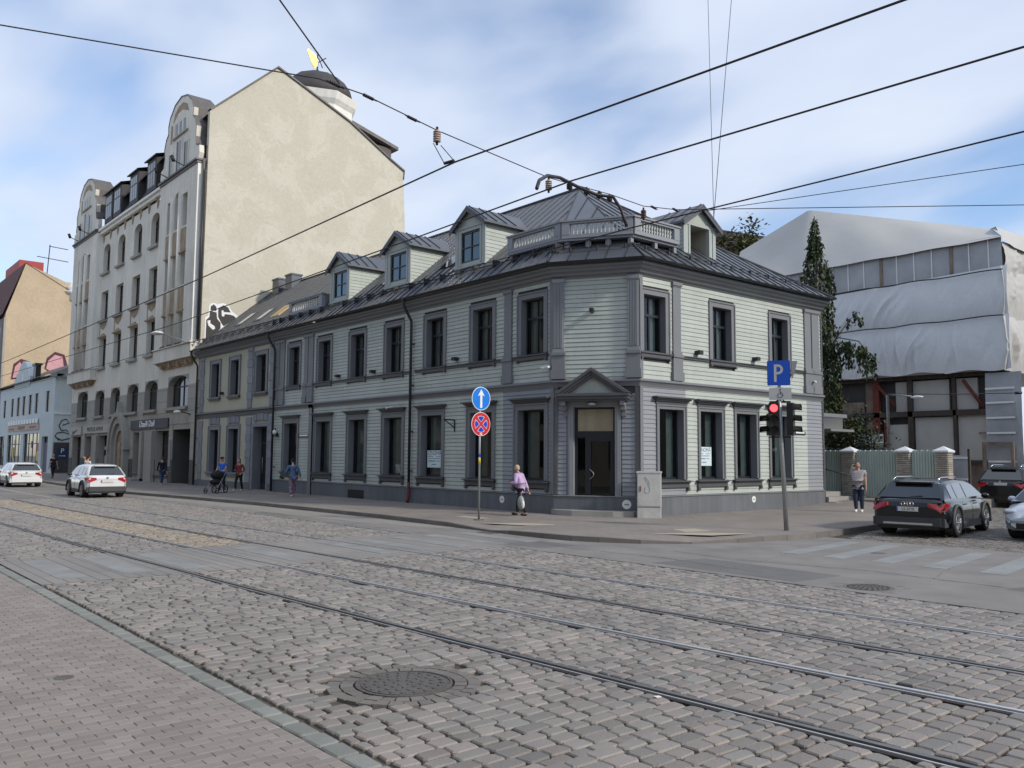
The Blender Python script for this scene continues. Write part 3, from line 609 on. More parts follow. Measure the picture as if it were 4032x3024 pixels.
for i, (_, T, a, b, z0, z1, m) in enumerate(brd):
    mb = MB() if i < 295 else rest[m]; mb.tint = random.random(); board(mb, T, a, b, z0, z1)
    if i < 295: mb.build('board', m, house)
for m, mb in rest.items(): mb.build('boards', m, house, kind='stuff')
# plinth, base moulding, storey belt, sill ledge, eaves cornice
q = MB(); sweep(q, [(.05, -.1), (.05, .70)]); q.build('plinth', M_plinth, house)
q = MB(); sweep(q, [(0, .76), (.075, .755), (.085, .735), (.05, .70), (0, .70)]); q.build('base_moulding', M_trim, house)
q = MB(); sweep(q, [(0, 4.60), (.13, 4.575), (.15, 4.55), (.15, 4.50), (.10, 4.47), (.06, 4.40), (.04, 4.34), (0, 4.34)]); q.build('storey_belt', M_trim, house)
q = MB(); sweep(q, [(0, 8.42), (.40, 8.42), (.43, 8.36), (.43, 8.30), (.34, 8.27), (.30, 8.20), (.20, 8.16), (.16, 8.08), (.07, 8.05), (.05, 7.99), (0, 7.99)]); q.build('eaves_cornice', M_trim, house)
def gutter(mb, x0, z=8.50):
    sweep(mb, [(.50+.0, z-.06)]+[(.57+.075*cos(a), z-.02+.075*sin(a)) for a in np.linspace(pi, 2*pi, 7)]+[(.50, z+.005)], x0, .05); return mb
gutter(MB(), XJ).build('gutter', M_gutter, house)
for a, b in ((-17.1, -.28),):
    q = MB(TA)
    for u0, u1 in ((-17.1, -8.62), (-8.28, -2.66), (-2.14, -.28)): q.box(u0, u1, 0, .08, 5.41, 5.51); q.box(u0, u1, 0, .11, 5.49, 5.525)
    q.build('sill_ledge', M_dark, house)
q = MB(TB); [(q.box(u0, u1, 0, .08, 5.38, 5.47), q.box(u0, u1, 0, .11, 5.455, 5.49)) for u0, u1 in ((.12, 1.62), (2.1, 9.66))]; q.build('sill_ledge', M_dark, house)
def pilaster(T, u0, u1, z0=5.5, z1=7.99, ped=True, d=.07, flute=0):
    q = MB(T); q.box(u0, u1, 0, d, z0+.12, z1-.16); q.box(u0-.03, u1+.03, 0, d+.03, z0, z0+.12)
    q.box(u0-.02, u1+.02, 0, d+.02, z1-.16, z1-.12); q.box(u0-.04, u1+.04, 0, d+.05, z1-.12, z1-.0)
    if flute:
        w_ = (u1-u0-.03)/flute
        for k in range(flute): q.box(u0+.015+k*w_+.0, u0+.015+k*w_+w_*.55, d, d+.04, z0+.14, z1-.2)
    o = q.build('pilaster', M_trim2 if flute else M_trim, house)
    if ped:
        q = MB(T); q.box(u0-.05, u1+.05, 0, d+.04, 4.90, z0-.1); q.box(u0-.08, u1+.08, 0, d+.07, 4.602, 4.90); q.box(u0-.07, u1+.07, 0, d+.08, z0-.1, z0)
        q.build('pedestal', M_trim, o)
for a, b in pilA[:5]: pilaster(TA, a, b, ped=True)
for a, b in pilB[1:]: pilaster(TB, a, b)
pilaster(TC, -.02, .33, d=.10, flute=6); pilaster(TC, LC-.33, LC+.02, d=.10, flute=6)
for T_, bx in ((TA, (-.2, .0, 0, .07, 4.62, 7.99)), (TA, (-.15, .0, 0, .06, .78, 4.34)), (TB, (0, .14, 0, .07, 4.62, 7.99)), (TB, (0, .14, 0, .06, .78, 4.34)), (TC, (.0, .12, 0, .055, .78, 4.34)), (TC, (LC-.12, LC, 0, .055, .78, 4.34)), (TA, (-17.43, -17.1, -.003, .093, .02, 4.33)), (TA, (-17.43, -17.1, .0, .14, 4.345, 4.61)), (TB, (LB-.06, LB+.05, -.05, .05, .78, 8.0))): MB(T_).box(*bx).build('corner_board', M_trim, house)
q.T = TC; q.box(.0, .12, 0, .055, .78, 4.34); q.box(LC-.12, LC, 0, .055, .78, 4.34); q.T = TA; q.box(-17.43, -17.1, 0, .10, .0, 4.33); q.box(-17.43, -17.1, .0, .14, 4.345, 4.61); q.T = TB; q.box(LB-.06, LB+.05, -.05, .05, .78, 8.0); q.build('corner_boards', M_trim, house)
for i, (a, b) in enumerate(UA): sill_upper(TA, a, b, 5.56, sash_window(TA, a, b, ZU, ZU1, house, curtain=[.35, .4, .45, .5, .45, .4, .5][i]))
for i, (a, b) in enumerate(LA):
    w_ = sash_window(TA, a, b, ZL, ZL1, house, style='single', curtain=[0, .5, .45, .45, .55, .35, .42][i], depth=.24); sill_lower(TA, a, b, ZL, w_); hood(TA, a, b, ZL1-.04, w_)
for i, (a, b) in enumerate(UB): sill_upper(TB, a, b, 5.5, sash_window(TB, a, b, 5.5, 7.4, house, curtain=-.3))
for i, (a, b) in enumerate(LBW):
    w_ = sash_window(TB, a, b, 1.28, 3.63, house, style='single', curtain=-.28, depth=.24, casing=.14); sill_lower(TB, a, b, 1.28, w_); hood(TB, a, b, 3.59, w_)
# paper notices in two ground-floor windows
def notice(T, u0, u1, z0, z1, d, lab):
    t = thing('notice', T((u0+u1)/2, d, z0), lab, 'poster'); MB(T).box(u0, u1, d-.003, d, z0, z1).build('paper', mat('notice_paper', (.62, .74, .78), .7, var=.04), t)
    ink = mat('notice_ink', (.08, .12, .16), .7); w_ = u1-u0; h = z1-z0; cu = (u0+u1)/2
    text('IZNOMĀ', w_*.235, T, cu, d+.001, z1-h*.17, 'heading', ink, t, ext=.001, sx=.95)
    q = MB(T)
    for a, b, c, e in ((.05, .4, .62, .67), (.6, .9, .62, .66), (.08, .85, .50, .55), (.1, .55, .34, .42), (.6, .85, .36, .40), (.3, .62, .15, .22)): q.box(u0+w_*a, u0+w_*b, d, d+.002, z0+h*c, z0+h*e)
    q.build('print', mat('notice_ink2', (.25, .33, .38), .7), t)
notice(TA, -7.68, -6.68, 1.56, 2.24, -.20, 'white for-rent notice in the ground-floor window left of the round street signs')
notice(TB, 3.2, 3.98, 1.74, 2.40, -.20, 'white for-rent notice in the second window right of the corner door')
# corner door with pediment
def doorframe():
    T = TC; u0, u1, z0, z1 = DOOR
    q = MB(T); b = .09; d0, d1 = -.22, -.14
    q.box(u0, u0+b, d0, d1, z0, z1); q.box(u1-b, u1, d0, d1, z0, z1); q.box(u0+b, u1-b, d0, d1, z1-b*.7, z1); q.box(u0+b, u1-b, d0, d1+.01, 2.66, 2.86); q.box(u0+b, u1-b, d0, d1, z0, z0+.1)
    q.box(u0+.36, u0+.46, d0-.002, d1+.004, z0+.1, 2.66)
    dr = q.build('door', M_frame, house)
    q = MB(T); q.box(u0+.46, u0+.55, d0-.001, d1+.012, z0+.1, 2.66); q.box(u1-b-.1, u1-b, d0-.001, d1+.012, z0+.1, 2.66); q.box(u0+.55, u1-b-.1, d0-.001, d1+.012, 2.54, 2.66); q.box(u0+.55, u1-b-.1, d0-.001, d1+.012, z0+.1, z0+.26); q.box(u0+b, u0+.36, d0, d1+.003, z0+.1, z0+.24)
    q.build('door_leaf', M_frame, dr)
    q = MB(T)
    for a, b2, c, e in ((u0+b, u0+.36, z0+.2, 2.66), (u0+.55, u1-b-.1, z0+.24, 2.56)): q.add([(a, d0+.03, c), (b2, d0+.03, c), (b2, d0+.03, e), (a, d0+.03, e)], [(0, 1, 2, 3)])
    q.build('pane', M_glass, dr)
    q = MB(T); q.box(u0+.1, u1-.1, -.19, -.17, 2.87, 3.6); q.build('transom_panel', mat('bare_plywood', (.34, .29, .19), .6, var=.25, scale=1.5, streak=.2), dr)
    q = MB(T); q.tube([(u0+.50+.16*sin(pi*i/8), d1+.02+.05*sin(pi*i/8), 1.28+.34*(i/8)) for i in range(9)], .014, 6); q.build('door_handle', M_steel, dr)
    q = MB(T); q.box(u0-.2, u0-.001, 0, .06, .74, 3.95); q.box(u1+.001, u1+.2, 0, .06, .74, 3.95); q.box(u0-.001, u1+.001, 0, .06, z1+.001, 3.95); q.box(u0-.13, u0-.08, .06, .08, .74, 3.9); q.box(u1+.08, u1+.13, .06, .08, .74, 3.9); q.build('casing', M_trim2, dr)
    q = MB(T); q.add([(u0, .0, z0), (u1, .0, z0), (u1, .0, z1), (u0, .0, z1), (u0, -.25, z0), (u1, -.25, z0), (u1, -.25, z1), (u0, -.25, z1)], [(0, 4, 5, 1), (1, 5, 6, 2), (2, 6, 7, 3), (3, 7, 4, 0)]); q.build('reveal', M_trim2, dr)
    q = MB(T); dd = -2.2; q.add([(u0-.3, -.26, .2), (u1+.3, -.26, .2), (u1+.3, -.26, 3.8), (u0-.3, -.26, 3.8), (u0-.3, dd, .2), (u1+.3, dd, .2), (u1+.3, dd, 3.8), (u0-.3, dd, 3.8)], [(0, 1, 5, 4), (1, 2, 6, 5), (2, 3, 7, 6), (3, 0, 4, 7), (4, 5, 6, 7)]); q.build('room_behind', M_int, dr)
    q = MB(T); q.box(u0+.58, u0+.68, d1+.012, d1+.016, .42, .53); q.build('sticker', M_white, dr)
    # hood: brackets, entablature, pediment
    cu = (u0+u1)/2+.02; hw = 1.22; D = .55
    q = MB(T); q.box(cu-hw+.08, cu+hw-.08, 0, D-.12, 3.84, 3.90); q.box(cu-hw+.03, cu+hw-.03, 0, D-.06, 3.90, 4.0); q.box(cu-hw, cu+hw, 0, D, 4.0, 4.09)
    q.build('entablature', M_dark, dr)
    ap = 4.93; q = MB(T)
    for sg in (-1, 1):
        for k, (th, dd) in enumerate(((.10, D+.02), (.19, D-.05), (.27, D-.10))):
            zo = 0 if k == 0 else (.10, .19)[k-1]
            q.prism([(cu+sg*(hw+.03), 4.092-0*zo), (cu, ap-zo*1.0), (cu, ap-th*1.15), (cu+sg*(hw+.03-th*1.6), 4.092)], .0, dd-.003*k-.001*sg)
    q.build('pediment_cornice', M_dark, dr)
    q = MB(T); q.prism([(cu-.95, 4.095), (cu+.95, 4.095), (cu, 4.75)], .0, D-.24); q.build('tympanum', M_board, dr)
    q = MB(T)
    for s_ in (cu-hw+.17, cu+hw-.31): q.prism([(s_, 3.84), (s_+.14, 3.84), (s_+.14, 3.35), (s_, 3.35)], 0, .10); q.box(s_, s_+.14, .10, .40, 3.70, 3.84); q.box(s_+.002, s_+.138, .10, .25, 3.55, 3.70)
    q.build('bracket', M_trim, dr)
    return dr, cu
dr, CU = doorframe()
q = MB(lambda x, y, z: TC(CU-.03+x, .28+y, 3.70+z)); q.lathe([(.17, 0), (.16, .05), (.09, .11), (.02, .14)], (0, 0, 0), 14); q.build('porch_lamp', M_steel, dr)
q = MB(TC); q.slab([(-.1, 0.06), (.2, .42), (.75, .62), (2.1, .62), (2.72, .42), (LC+.0, .06)], -.05, .295); q.build('door_step', M_conc, house)
# basement grille, downpipes, wall lamps, cameras, name plates, stickers
q = MB(TA); q.box(-13.55, -12.15, .052, .062, .12, .50); [q.box(-13.5+k*.12, -13.46+k*.12, .062, .07, .14, .48) for k in range(11)]; q.build('basement_grille', M_gutter, house)
def downpipe(x, rootp, foot=False, zt=8.44):
    q = MB(TA); q.tube([(x, .57, zt), (x, .57, zt-.18), (x, .50, zt-.35), (x, .17, zt-.85), (x, .16, zt-1.0), (x, .16, .95 if foot else .15)], .058, 10)
    q.lathe([(.09, 0), (.06, -.12)], (x, .57, zt), 8)
    for z in (1.4, 3.0, 4.9, 6.6): q.box(x-.075, x+.075, .0, .16, z, z+.035)
    o = q.build('downpipe', M_gutter, rootp)
    if foot: q = MB(TA); q.tube([(x, .16, .95), (x, .17, .30), (x, .22, .13)], .066, 10); q.build('pipe_foot', mat('rusty_red_paint', (.13, .018, .014), .6, var=.4, scale=6), o)
downpipe(-8.46, house, True)
def walllamp(T, u, z, lab, s_=1.):
    t = thing('wall_lamp', T(u, 0, z), lab, 'wall lamp', 'small black lamps along the upper storey'); q = MB(T); q.box(u-.10*s_, u+.10*s_, .03, .25, z-.06, z+.07); q.build('lamp_housing', M_black, t); q = MB(T); q.box(u-.05, u+.05, 0, .03, z-.05, z+.05); q.build('mount', M_gutter, t)
walllamp(TA, -14.6, 5.70, 'black box lamp under the belt between second and third upper windows of the clapboard wall')
walllamp(TA, -11.5, 5.69, 'black box lamp just left of the upper window beside the downpipe')
walllamp(TA, -5.45, 5.74, 'black box lamp between the two upper windows right of the downpipe')
walllamp(TB, 2.93, 5.65, 'black box lamp on the side wall, left of its middle upper window')
walllamp(TB, 6.29, 5.69, 'black box lamp on the side wall, right of its middle upper window')
walllamp(TC, 1.30, 6.87, 'single small black lamp high on the chamfered corner wall', .6)
def seccam(T, u, z, lab, two=False):
    t = thing('security_camera', T(u, 0, z), lab, 'security camera')
    for k in ((-.08, .1) if two else (0,)):
        q = MB(T); q.tube([(u+k, .1, z), (u+k-.12*(1 if k <= 0 else -.2), .26, z-.04)], .045, 10); q.build('camera_body', M_white, t)
    q = MB(T); q.box(u-.06, u+.06, 0, .1, z-.05, z+.05); q.build('mount', M_white, t)
seccam(TA, -.22, 5.04, 'pair of white cameras at the left edge of the chamfered corner', True)
seccam(TA, -10.03, 4.05, 'white camera above the last window left of the downpipe'); seccam(TB, 10.2, 5.1, 'white camera on the pilaster at the far end of the side wall')
def plate(name, T, u0, u1, z0, z1, lab, cat, m=None, m2=None):
    t = thing(name, T((u0+u1)/2, .03, z0), lab, cat); MB(T).box(u0, u1, .03, .045, z0, z1).build('plate', m or M_frame, t)
    MB(T).box(u0+(u1-u0)*.1, u1-(u1-u0)*.1, .045, .049, z0+(z1-z0)*.42, z1-(z1-z0)*.15).build('lettering', m2 or M_white, t); return t
plate('street_name_plate', TA, -18.58, -17.5, 2.88, 3.06, 'dark street name plate left of the clapboard wall corner trim', 'street sign')
plate('street_name_plate', TB, 8.87, 9.62, 2.94, 3.08, 'dark street name plate behind the traffic light', 'street sign')
t = thing('sign_bracket', TA(-5.6, .05, 3.1), 'ornate black iron bracket between the first two windows right of the downpipe', 'bracket')
q = MB(TA); q.tube([(-5.55, .03, 2.95), (-5.55, .05, 3.42)], .03, 6); q.tube([(-5.55, .05, 3.40), (-5.7, .45, 3.42)], .03, 6); q.tube([(-5.55, .05, 3.1), (-5.62, .3, 3.3), (-5.7, .42, 3.4)], .022, 6); q.build('scroll', M_black, t)
t = thing('house_lamp', TA(-20.95, .05, 3.0), 'old dark house-number lamp at the left end of the clapboard wall', 'wall lamp')
q = MB(TA); q.tube([(-20.95, .02, 3.05), (-20.95, .2, 3.4)], .03, 6); q.box(-21.05, -20.8, .05, .2, 2.98, 3.1); q.build('arm', M_black, t); q = MB(TA); q.ell((-20.97, .2, 3.2), (.11, .11, .12)); q.build('globe', M_white, t)
for T, u, z, r, lab in ((TC, 2.43, .50, .15, 'larger white round sticker on the plinth right of the door'), (TB, -.0+.12, .50, .13, 'greenish round sticker on the plinth beside the grey cabinet'), (TB, 6.1, .52, .12, 'round white sticker low on the side wall plinth'), (TA, -2.66, .50, .13, 'round white sticker on the plinth left of the walking woman')):
    t = thing('round_sticker', T(u, .05, z), lab, 'sticker'); q = MB(T); q.disc((u, .056, z), r, 'y', .006); q.build('disc', M_white, t); q = MB(T); q.box(u-r*.5, u+r*.5, .059, .061, z-r*.15, z+r*.12); q.build('print', mat('sticker_print', (.15, .25, .24), .7), t)
# ---------------- roof ----------------
ZE, RY, ZR = 8.50, 5.0, 13.15; AX = -3.85
def face_panels(e0, e1, top, root, pitch=.53, m=M_roof, zoff=0, name='roof_panel', cut=None):
    e0, e1 = Vector(e0), Vector(e1); U = (e1-e0).normalized(); nrm_ = U.cross(Vector(top[0])-e0).normalized()
    if nrm_.z < 0: nrm_ = -nrm_
    Vv = nrm_.cross(U)
    P2 = [(0, 0), ((e1-e0).length, 0)]+[((Vector(p)-e0).dot(U), (Vector(p)-e0).dot(Vv)) for p in top]
    a0 = min(p[0] for p in P2); a1 = max(p[0] for p in P2); n_ = max(1, round((a1-a0)/pitch)); st_ = (a1-a0)/n_
    for k in range(n_):
        pl = clip(clip(P2, 0, a0+k*st_, True), 0, a0+(k+1)*st_, False)
        if len(pl) < 3: continue
        T = lambda a, b, c: tuple(e0+U*a+Vv*b+nrm_*(c+zoff)); q = MB(T); q.tint = random.random(); q.slab(pl, 0, .012+.002*(k % 2))
        xs_ = a0+k*st_+.012; vv = [p[1] for p in clip(clip(P2, 0, xs_-.008, True), 0, xs_+.008, False)]
        if vv and max(vv)-min(vv) > .1: q.m = 1; q.box(xs_-.012, xs_+.012, min(vv), max(vv), .005, .045)
        q.build(name, [m, M_seam], root)
off = offpath(.5); eA, eC, eB, eD = [(p[0], p[1], ZE) for p in off]; APX = (AX, RY, ZR)
eD = (eD[0]+D2[0]*.45, eD[1]+D2[1]*.45, ZE)
face_panels((XJ, -.5, ZE), eA if False else eC if False else (off[1][0], off[1][1], ZE), [APX, (XJ, RY, ZR)], house)
face_panels((off[1][0], off[1][1], ZE), (off[2][0], off[2][1], ZE), [APX], house, .62)
face_panels((off[2][0], off[2][1], ZE), eD, [APX], house)
q = MB(); q.add([eD, (XJ, 11.9, ZE), (XJ, RY, ZR), APX, (XL, 11.9, ZE), (XL, RY, ZR)], [(0, 3, 2, 1), (1, 2, 5, 4)]); q.build('rear_roof', M_roof, house)
q = MB(); q.tube([(XJ, RY, ZR+.03), (AX, RY, ZR+.03)], .07, 8); q.tube([APX, (off[1][0], off[1][1], ZE+.04)], .035, 6); q.tube([APX, (off[2][0], off[2][1], ZE+.04)], .035, 6); q.tube([(AX, RY, ZR+.03), (eD[0], eD[1], ZE+.04)], .05, 6); q.build('ridge_cap', M_seam, house)
SL = (ZR-ZE)/(RY+.5)
def snow_guard(x0, x1, root):
    for zz in (.12, .24):
        pass
    q = MB(); zb = lambda y: ZE+(y+.5)*SL
    for dy, h in ((.10, .13), (.30, .16)):
        q.tube([(x0, dy-.0, zb(dy)+h), (x1, dy, zb(dy)+h)], .016, 6)
    x = x0+.2
    while x < x1: q.prism([], 0, 0) if False else q.box(x-.02, x+.02, .02, .38, zb(.2)-.1, zb(.2)+.20); x += 1.12
    q.build('snow_guard', M_gutter, root)
snow_guard(XJ+.1, off[1][0]+.2, house)
q = MB()
def sg2(T, L_, n_):
    for dd, h in ((-.12, .30+.14), (-.32, .46+.17)): q.tube([T(0, dd, ZE+h), T(L_, dd, ZE+h)], .016, 6)
    for k in range(n_): u = (k+.5)*L_/n_; p = T(u, -.2, 0); q.box(p[0]-.03, p[0]+.03, p[1]-.03, p[1]+.03, ZE+.2, ZE+.62)
sg2(TC, LC, 3); sg2(TB, LB-.3, 9); q.build('snow_guard', M_gutter, house)
# dormers
def dormer(u0, u1, z0, z1, ap, T, back, win, lab=None, door=False):
    uc = (u0+u1)/2; q = MB(T); h = [(win[0], win[1], win[2], win[3])]; wall_grid(q, u0, u1, z0, z1, h, 0, .12); q.add([(u0, 0, z1), (u1, 0, z1), (uc, 0, ap)], [(0, 1, 2)])
    D = q.build('dormer', M_board, house)
    for s_ in (u0, u1):     # cheeks: separate boards
        z = z0+.02; k = 0
        while z < z1-.02:
            ze = min(z+.15, z1); b_ = MB(T); b_.tint = random.random(); sg = 1 if s_ == u1 else -1
            dl = -(ze-z0)/SL-.25; b_.add([(s_, 0, z+.004), (s_, dl, z+.004), (s_+sg*.022, dl, z+.004), (s_+sg*.022, 0, z+.004), (s_, 0, ze), (s_, dl, ze), (s_+sg*.006, dl, ze), (s_+sg*.006, 0, ze)], [(0, 1, 2, 3), (3, 2, 6, 7), (0, 3, 7, 4), (1, 5, 6, 2), (4, 7, 6, 5)])
            b_.build('cheek_board', M_board, D); z = ze
    q = MB(T); c = .05; q.box(u0-c, u0+.12, -.02, .03, z0, z1); q.box(u1-.12, u1+c, -.02, .03, z0, z1); q.box(u0+.12, u1-.12, .0, .03, z1-.12, z1); q.box(u0-.06, u1+.06, -.05, .06, z0-.05, z0+.02)
    q.box(win[0]-.1, win[0]-.001, .001, .028, win[2]-.1, win[3]+.1); q.box(win[1]+.001, win[1]+.1, .001, .028, win[2]-.1, win[3]+.1); q.box(win[0]-.001, win[1]+.001, .001, .028, win[3]+.001, win[3]+.1)
    q.build('dormer_trim', mat('pale_trim_paint', (.36, .39, .37), .6, var=.05), D)
    if not door:
        a, b, c0, c1 = win; q = MB(T); f = .07; m_ = (a+b)/2; mz = (c0+c1)/2
        for bb in ((a, a+f, c0, c1), (b-f, b, c0, c1), (a+f, b-f, c0, c0+f), (a+f, b-f, c1-f, c1), (m_-.02, m_+.02, c0+f, c1-f)): q.box(bb[0], bb[1], -.09, -.03, bb[2], bb[3])
        q.box(a+f, b-f, -.088, -.028, mz-.02, mz+.02); q.build('dormer_window', M_frame, D)
        q = MB(T); q.add([(a, -.07, c0), (b, -.07, c0), (b, -.07, c1), (a, -.07, c1)], [(0, 1, 2, 3)]); q.build('pane', M_refl, D)
    else:
        a, b, c0, c1 = win; q = MB(T); q.add([(a, -.12, c0), (b, -.12, c0), (b, -.12, c1), (a, -.12, c1), (a, -1.4, c0), (b, -1.4, c0), (b, -1.4, c1), (a, -1.4, c1)], [(0, 1, 5, 4), (1, 2, 6, 5), (2, 3, 7, 6), (3, 0, 4, 7), (4, 5, 6, 7)]); q.build('open_doorway', mat('raw_plaster_inside', (.36, .35, .28), .9, var=.2, scale=1), D)
    ov = .24; s_ = (ap-z1)/(uc-u0); q = MB(T)
    for sg in (-1, 1):
        ue = uc+sg*(uc-u0+ov); ze = z1-ov*s_; L_ = back+.3
        vs = [(uc, .22, ap+.02), (ue, .22, ze+.02), (ue, -L_, ze+.02), (uc, -L_-.6, ap+.02), (uc, .22, ap+.11), (ue, .22, ze+.11), (ue, -L_, ze+.11), (uc, -L_-.6, ap+.11)]
        q.add(vs, [(0, 1, 2, 3), (4, 7, 6, 5), (0, 4, 5, 1), (1, 5, 6, 2)])
        for k in range(4):
            yy = .1-k*.5; q.m = 1; q.add([(uc, yy, ap+.11), (ue, yy, ze+.11), (ue, yy-.02, ze+.11), (uc, yy-.02, ap+.11), (uc, yy, ap+.15), (ue, yy, ze+.15), (ue, yy-.02, ze+.15), (uc, yy-.02, ap+.15)], [(4, 5, 6, 7), (0, 1, 5, 4), (3, 7, 6, 2)]); q.m = 0
    q.build('dormer_roof', [M_roof, M_seam], D)
    q = MB(T)
    for sg in (-1, 1):
        ue = uc+sg*(uc-u0+ov); ze = z1-ov*s_; q.add([(uc, .22, ap+.0), (ue, .22, ze+.0), (ue, .22, ze-.11), (uc, .22, ap-.12), (uc, .18, ap+.0), (ue, .18, ze+.0), (ue, .18, ze-.11), (uc, .18, ap-.12)], [(0, 1, 2, 3), (3, 2, 6, 7), (4, 7, 6, 5)])
    q.build('bargeboard', M_dark, D)
    return D
TAd = lambda u, d, z: (u, .62-d, z)
dormer(-6.45, -4.62, 9.52, 11.18, 11.80, TAd, 1.7, (-6.13, -4.92, 9.68, 10.92))
dormer(-11.75, -9.80, 9.52, 11.22, 11.84, TAd, 1.7, (-11.38, -10.08, 9.72, 10.96))
dormer(-16.85, -15.05, 9.52, 11.22, 11.84, TAd, 1.7, (-16.52, -15.26, 9.72, 10.98))
TBd = lambda u, d, z: TB(u, d-1.0, z)
dormer(3.58, 5.36, 9.36, 10.72, 11.34, TBd, 1.7, (3.92, 5.02, 9.42, 10.62), door=True)
# roof balconies with turned balusters
M_bal = mat('baluster_paint', (.48, .50, .47), .6, var=.05)
def balustrade(T, u0, u1, z0, z1, n_, root, dsg=0, both=True):
    q = MB(T); q.box(u0, u1, -.09, .09, z0, z0+.13); q.box(u0-.06, u1+.06, -.13, .13, z1-.06, z1); q.box(u0, u1, -.09, .09, z1-.13, z1-.06)
    for a in (u0, u1-.28): q.box(a, a+.28, -.10, .10, z0+.13, z1-.13)
    r = q.build('balustrade', M_trim2, root)
    for k in range(n_):
        u = u0+.33+(u1-u0-.66)*(k+.5)/n_; h = z1-z0-.26; b_ = MB(T); b_.lathe([(.035, 0), (.035, .03), (.02, .05), (.045, h*.32), (.022, h*.5), (.045, h*.68), (.02, h*.94), (.035, h*.95), (.035, h)], (u, 0, z0+.13), 8); b_.build('baluster', M_bal, r)
    return r
bal = MB()
bp = offpath(-.45)
TCb = lambda u, d, z: TC(u, d-.45, z); ua0 = 0
cA, cC = bp[1], bp[2]; lc = hypot(cC[0]-cA[0], cC[1]-cA[1])
TC2 = lambda u, d, z: (cA[0]+DC[0]*u+DC[1]*d, cA[1]+DC[1]*u-DC[0]*d, z)
TB2 = lambda u, d, z: (cC[0]+D2[0]*u+D2[1]*d, cC[1]+D2[1]*u-D2[0]*d, z)
TA2 = lambda u, d, z: (u, .45-d, z)
balustrade(TA2, -2.95, cA[0], 9.5, 10.14, 14, house); balustrade(TC2, 0, lc, 9.5, 10.14, 13, house); balustrade(TB2, 0, 2.3, 9.5, 10.14, 12, house)
q = MB(); q.slab([(-2.95, .38), (cA[0], .38), cC, TB2(2.3, 0, 0)[:2], TB2(2.3, -1.2, 0)[:2], (cA[0]-.4, 1.8), (-2.95, 1.8)], 9.42, 9.5)
for (x, y) in [(-2.8, .5), (-1.4, .5), TC2(.15, -.1, 0)[:2], TC2(.9, -.1, 0)[:2], TC2(1.6, -.1, 0)[:2], TC2(lc-.1, -.1, 0)[:2], TB2(1.2, -.1, 0)[:2], TB2(2.2, -.1, 0)[:2]]: q.box(x-.07, x+.07, y-.07, y+.07, 9.0, 9.42)
q.build('balcony_deck', M_trim2, house)
TA3 = lambda u, d, z: (u, .5-d, z)
balustrade(TA3, -21.0, -17.35, 9.42, 10.12, 12, house); q = MB(); q.slab([(-21, .4), (-17.35, .4), (-17.35, 1.6), (-21, 1.6)], 9.3, 9.42); q.box(-17.5, -17.36, .6, 1.6, 9.42, 10.1); q.build('balcony_deck', M_trim, house)
for x in (-13.0, -8.4, -18.9):
    q = MB(); zb = ZE+(1.4+.5)*SL; q.add([(x, 1.1, zb-.2), (x+.9, 1.1, zb-.2), (x+.9, 2.1, zb+.66), (x, 2.1, zb+.66)], [(0, 1, 2, 3)])
    q.v = [(a, b, c+.02) for a, b, c in q.v]; q.build('skylight', M_glassd, house)
# ---------------- the plastered house next to it ----------------
ph = thing('plaster_house', (XL, 0, 0), 'narrow pale yellow plastered house with blue-grey quoins, left of the clapboard house', 'house')
PU = [(-30.32, -29.15), (-27.42, -26.27), (-23.87, -22.64)]; PL = [(-30.27, -28.94), (-27.44, -26.05)]
hp = [(a, b, 5.45, 7.48) for a, b in PU]+[(a, b, 1.0, 3.50) for a, b in PL]+[(-23.98, -22.23, .14, 3.55)]
q = MB(TA); wall_grid(q, XL, XJ, 0, 8.35, hp, 0, reveal=False); q.build('wall', M_yel, ph)
for a, b in PU:
    w_ = sash_window(TA, a, b, 5.45, 7.48, ph, casing=.24, curtain=.3, depth=.28); q = MB(TA); q.box(a-.3, b+.3, 0, .16, 5.33, 5.40); q.box(a-.26, b+.26, 0, .11, 5.25, 5.33); q.build('sill', M_dark, w_)
def keystones(u0, u1, z, n_, root):
    q = MB(TA); w_ = (u1-u0)/n_
    for k in range(n_):
        e = .07*(1-abs((k+.5)/n_-.5)*2); q.prism([(u0+k*w_+.012, z+e), (u0+(k+1)*w_-.012, z+e), (u0+(k+1)*w_-.004, z+.36+e), (u0+k*w_+.004, z+.36+e)], 0, .07+.02*(k % 2 == n_ // 2 % 2))
        q2 = MB(TA)
    q.build('keystones', M_quoin, root)
for a, b in PL:
    w_ = sash_window(TA, a, b, 1.0, 3.5, ph, casing=.24, style='single', curtain=.3, depth=.28); q = MB(TA); q.box(a-.45, b+.4, 0, .16, .93, 1.0); q.box(a-.35, b+.3, 0, .1, .80, .93); q.build('sill', M_quoin, w_)
    keystones(a-.1, b+.1, 3.80, 4, ph)
keystones(-24.0, -22.2, 3.84, 4, ph)
q = MB(TA); a, b = -23.98, -22.23
q.box(a, a+.1, -.5, -.44, .14, 3.55); q.box(b-.1, b, -.5, -.44, .14, 3.55); q.box(a+.1, b-.1, -.5, -.44, 2.6, 2.72); q.box(a+.1, b-.1, -.5, -.44, 3.45, 3.55); q.box(a+.1, b-.1, -.499, -.45, .14, .5)
d_ = q.build('door', mat('dark_green_door', (.03, .045, .05), .45), ph); q = MB(TA); q.add([(a+.05, -.48, .3), (b-.05, -.48, .3), (b-.05, -.48, 3.5), (a+.05, -.48, 3.5)], [(0, 1, 2, 3)]); q.build('pane', M_glassd, d_)
q = MB(TA); q.tube([(a+.35, -.38, 1.0), (a+.35, -.38, 1.9)], .018, 6); q.build('door_handle', M_steel, d_)
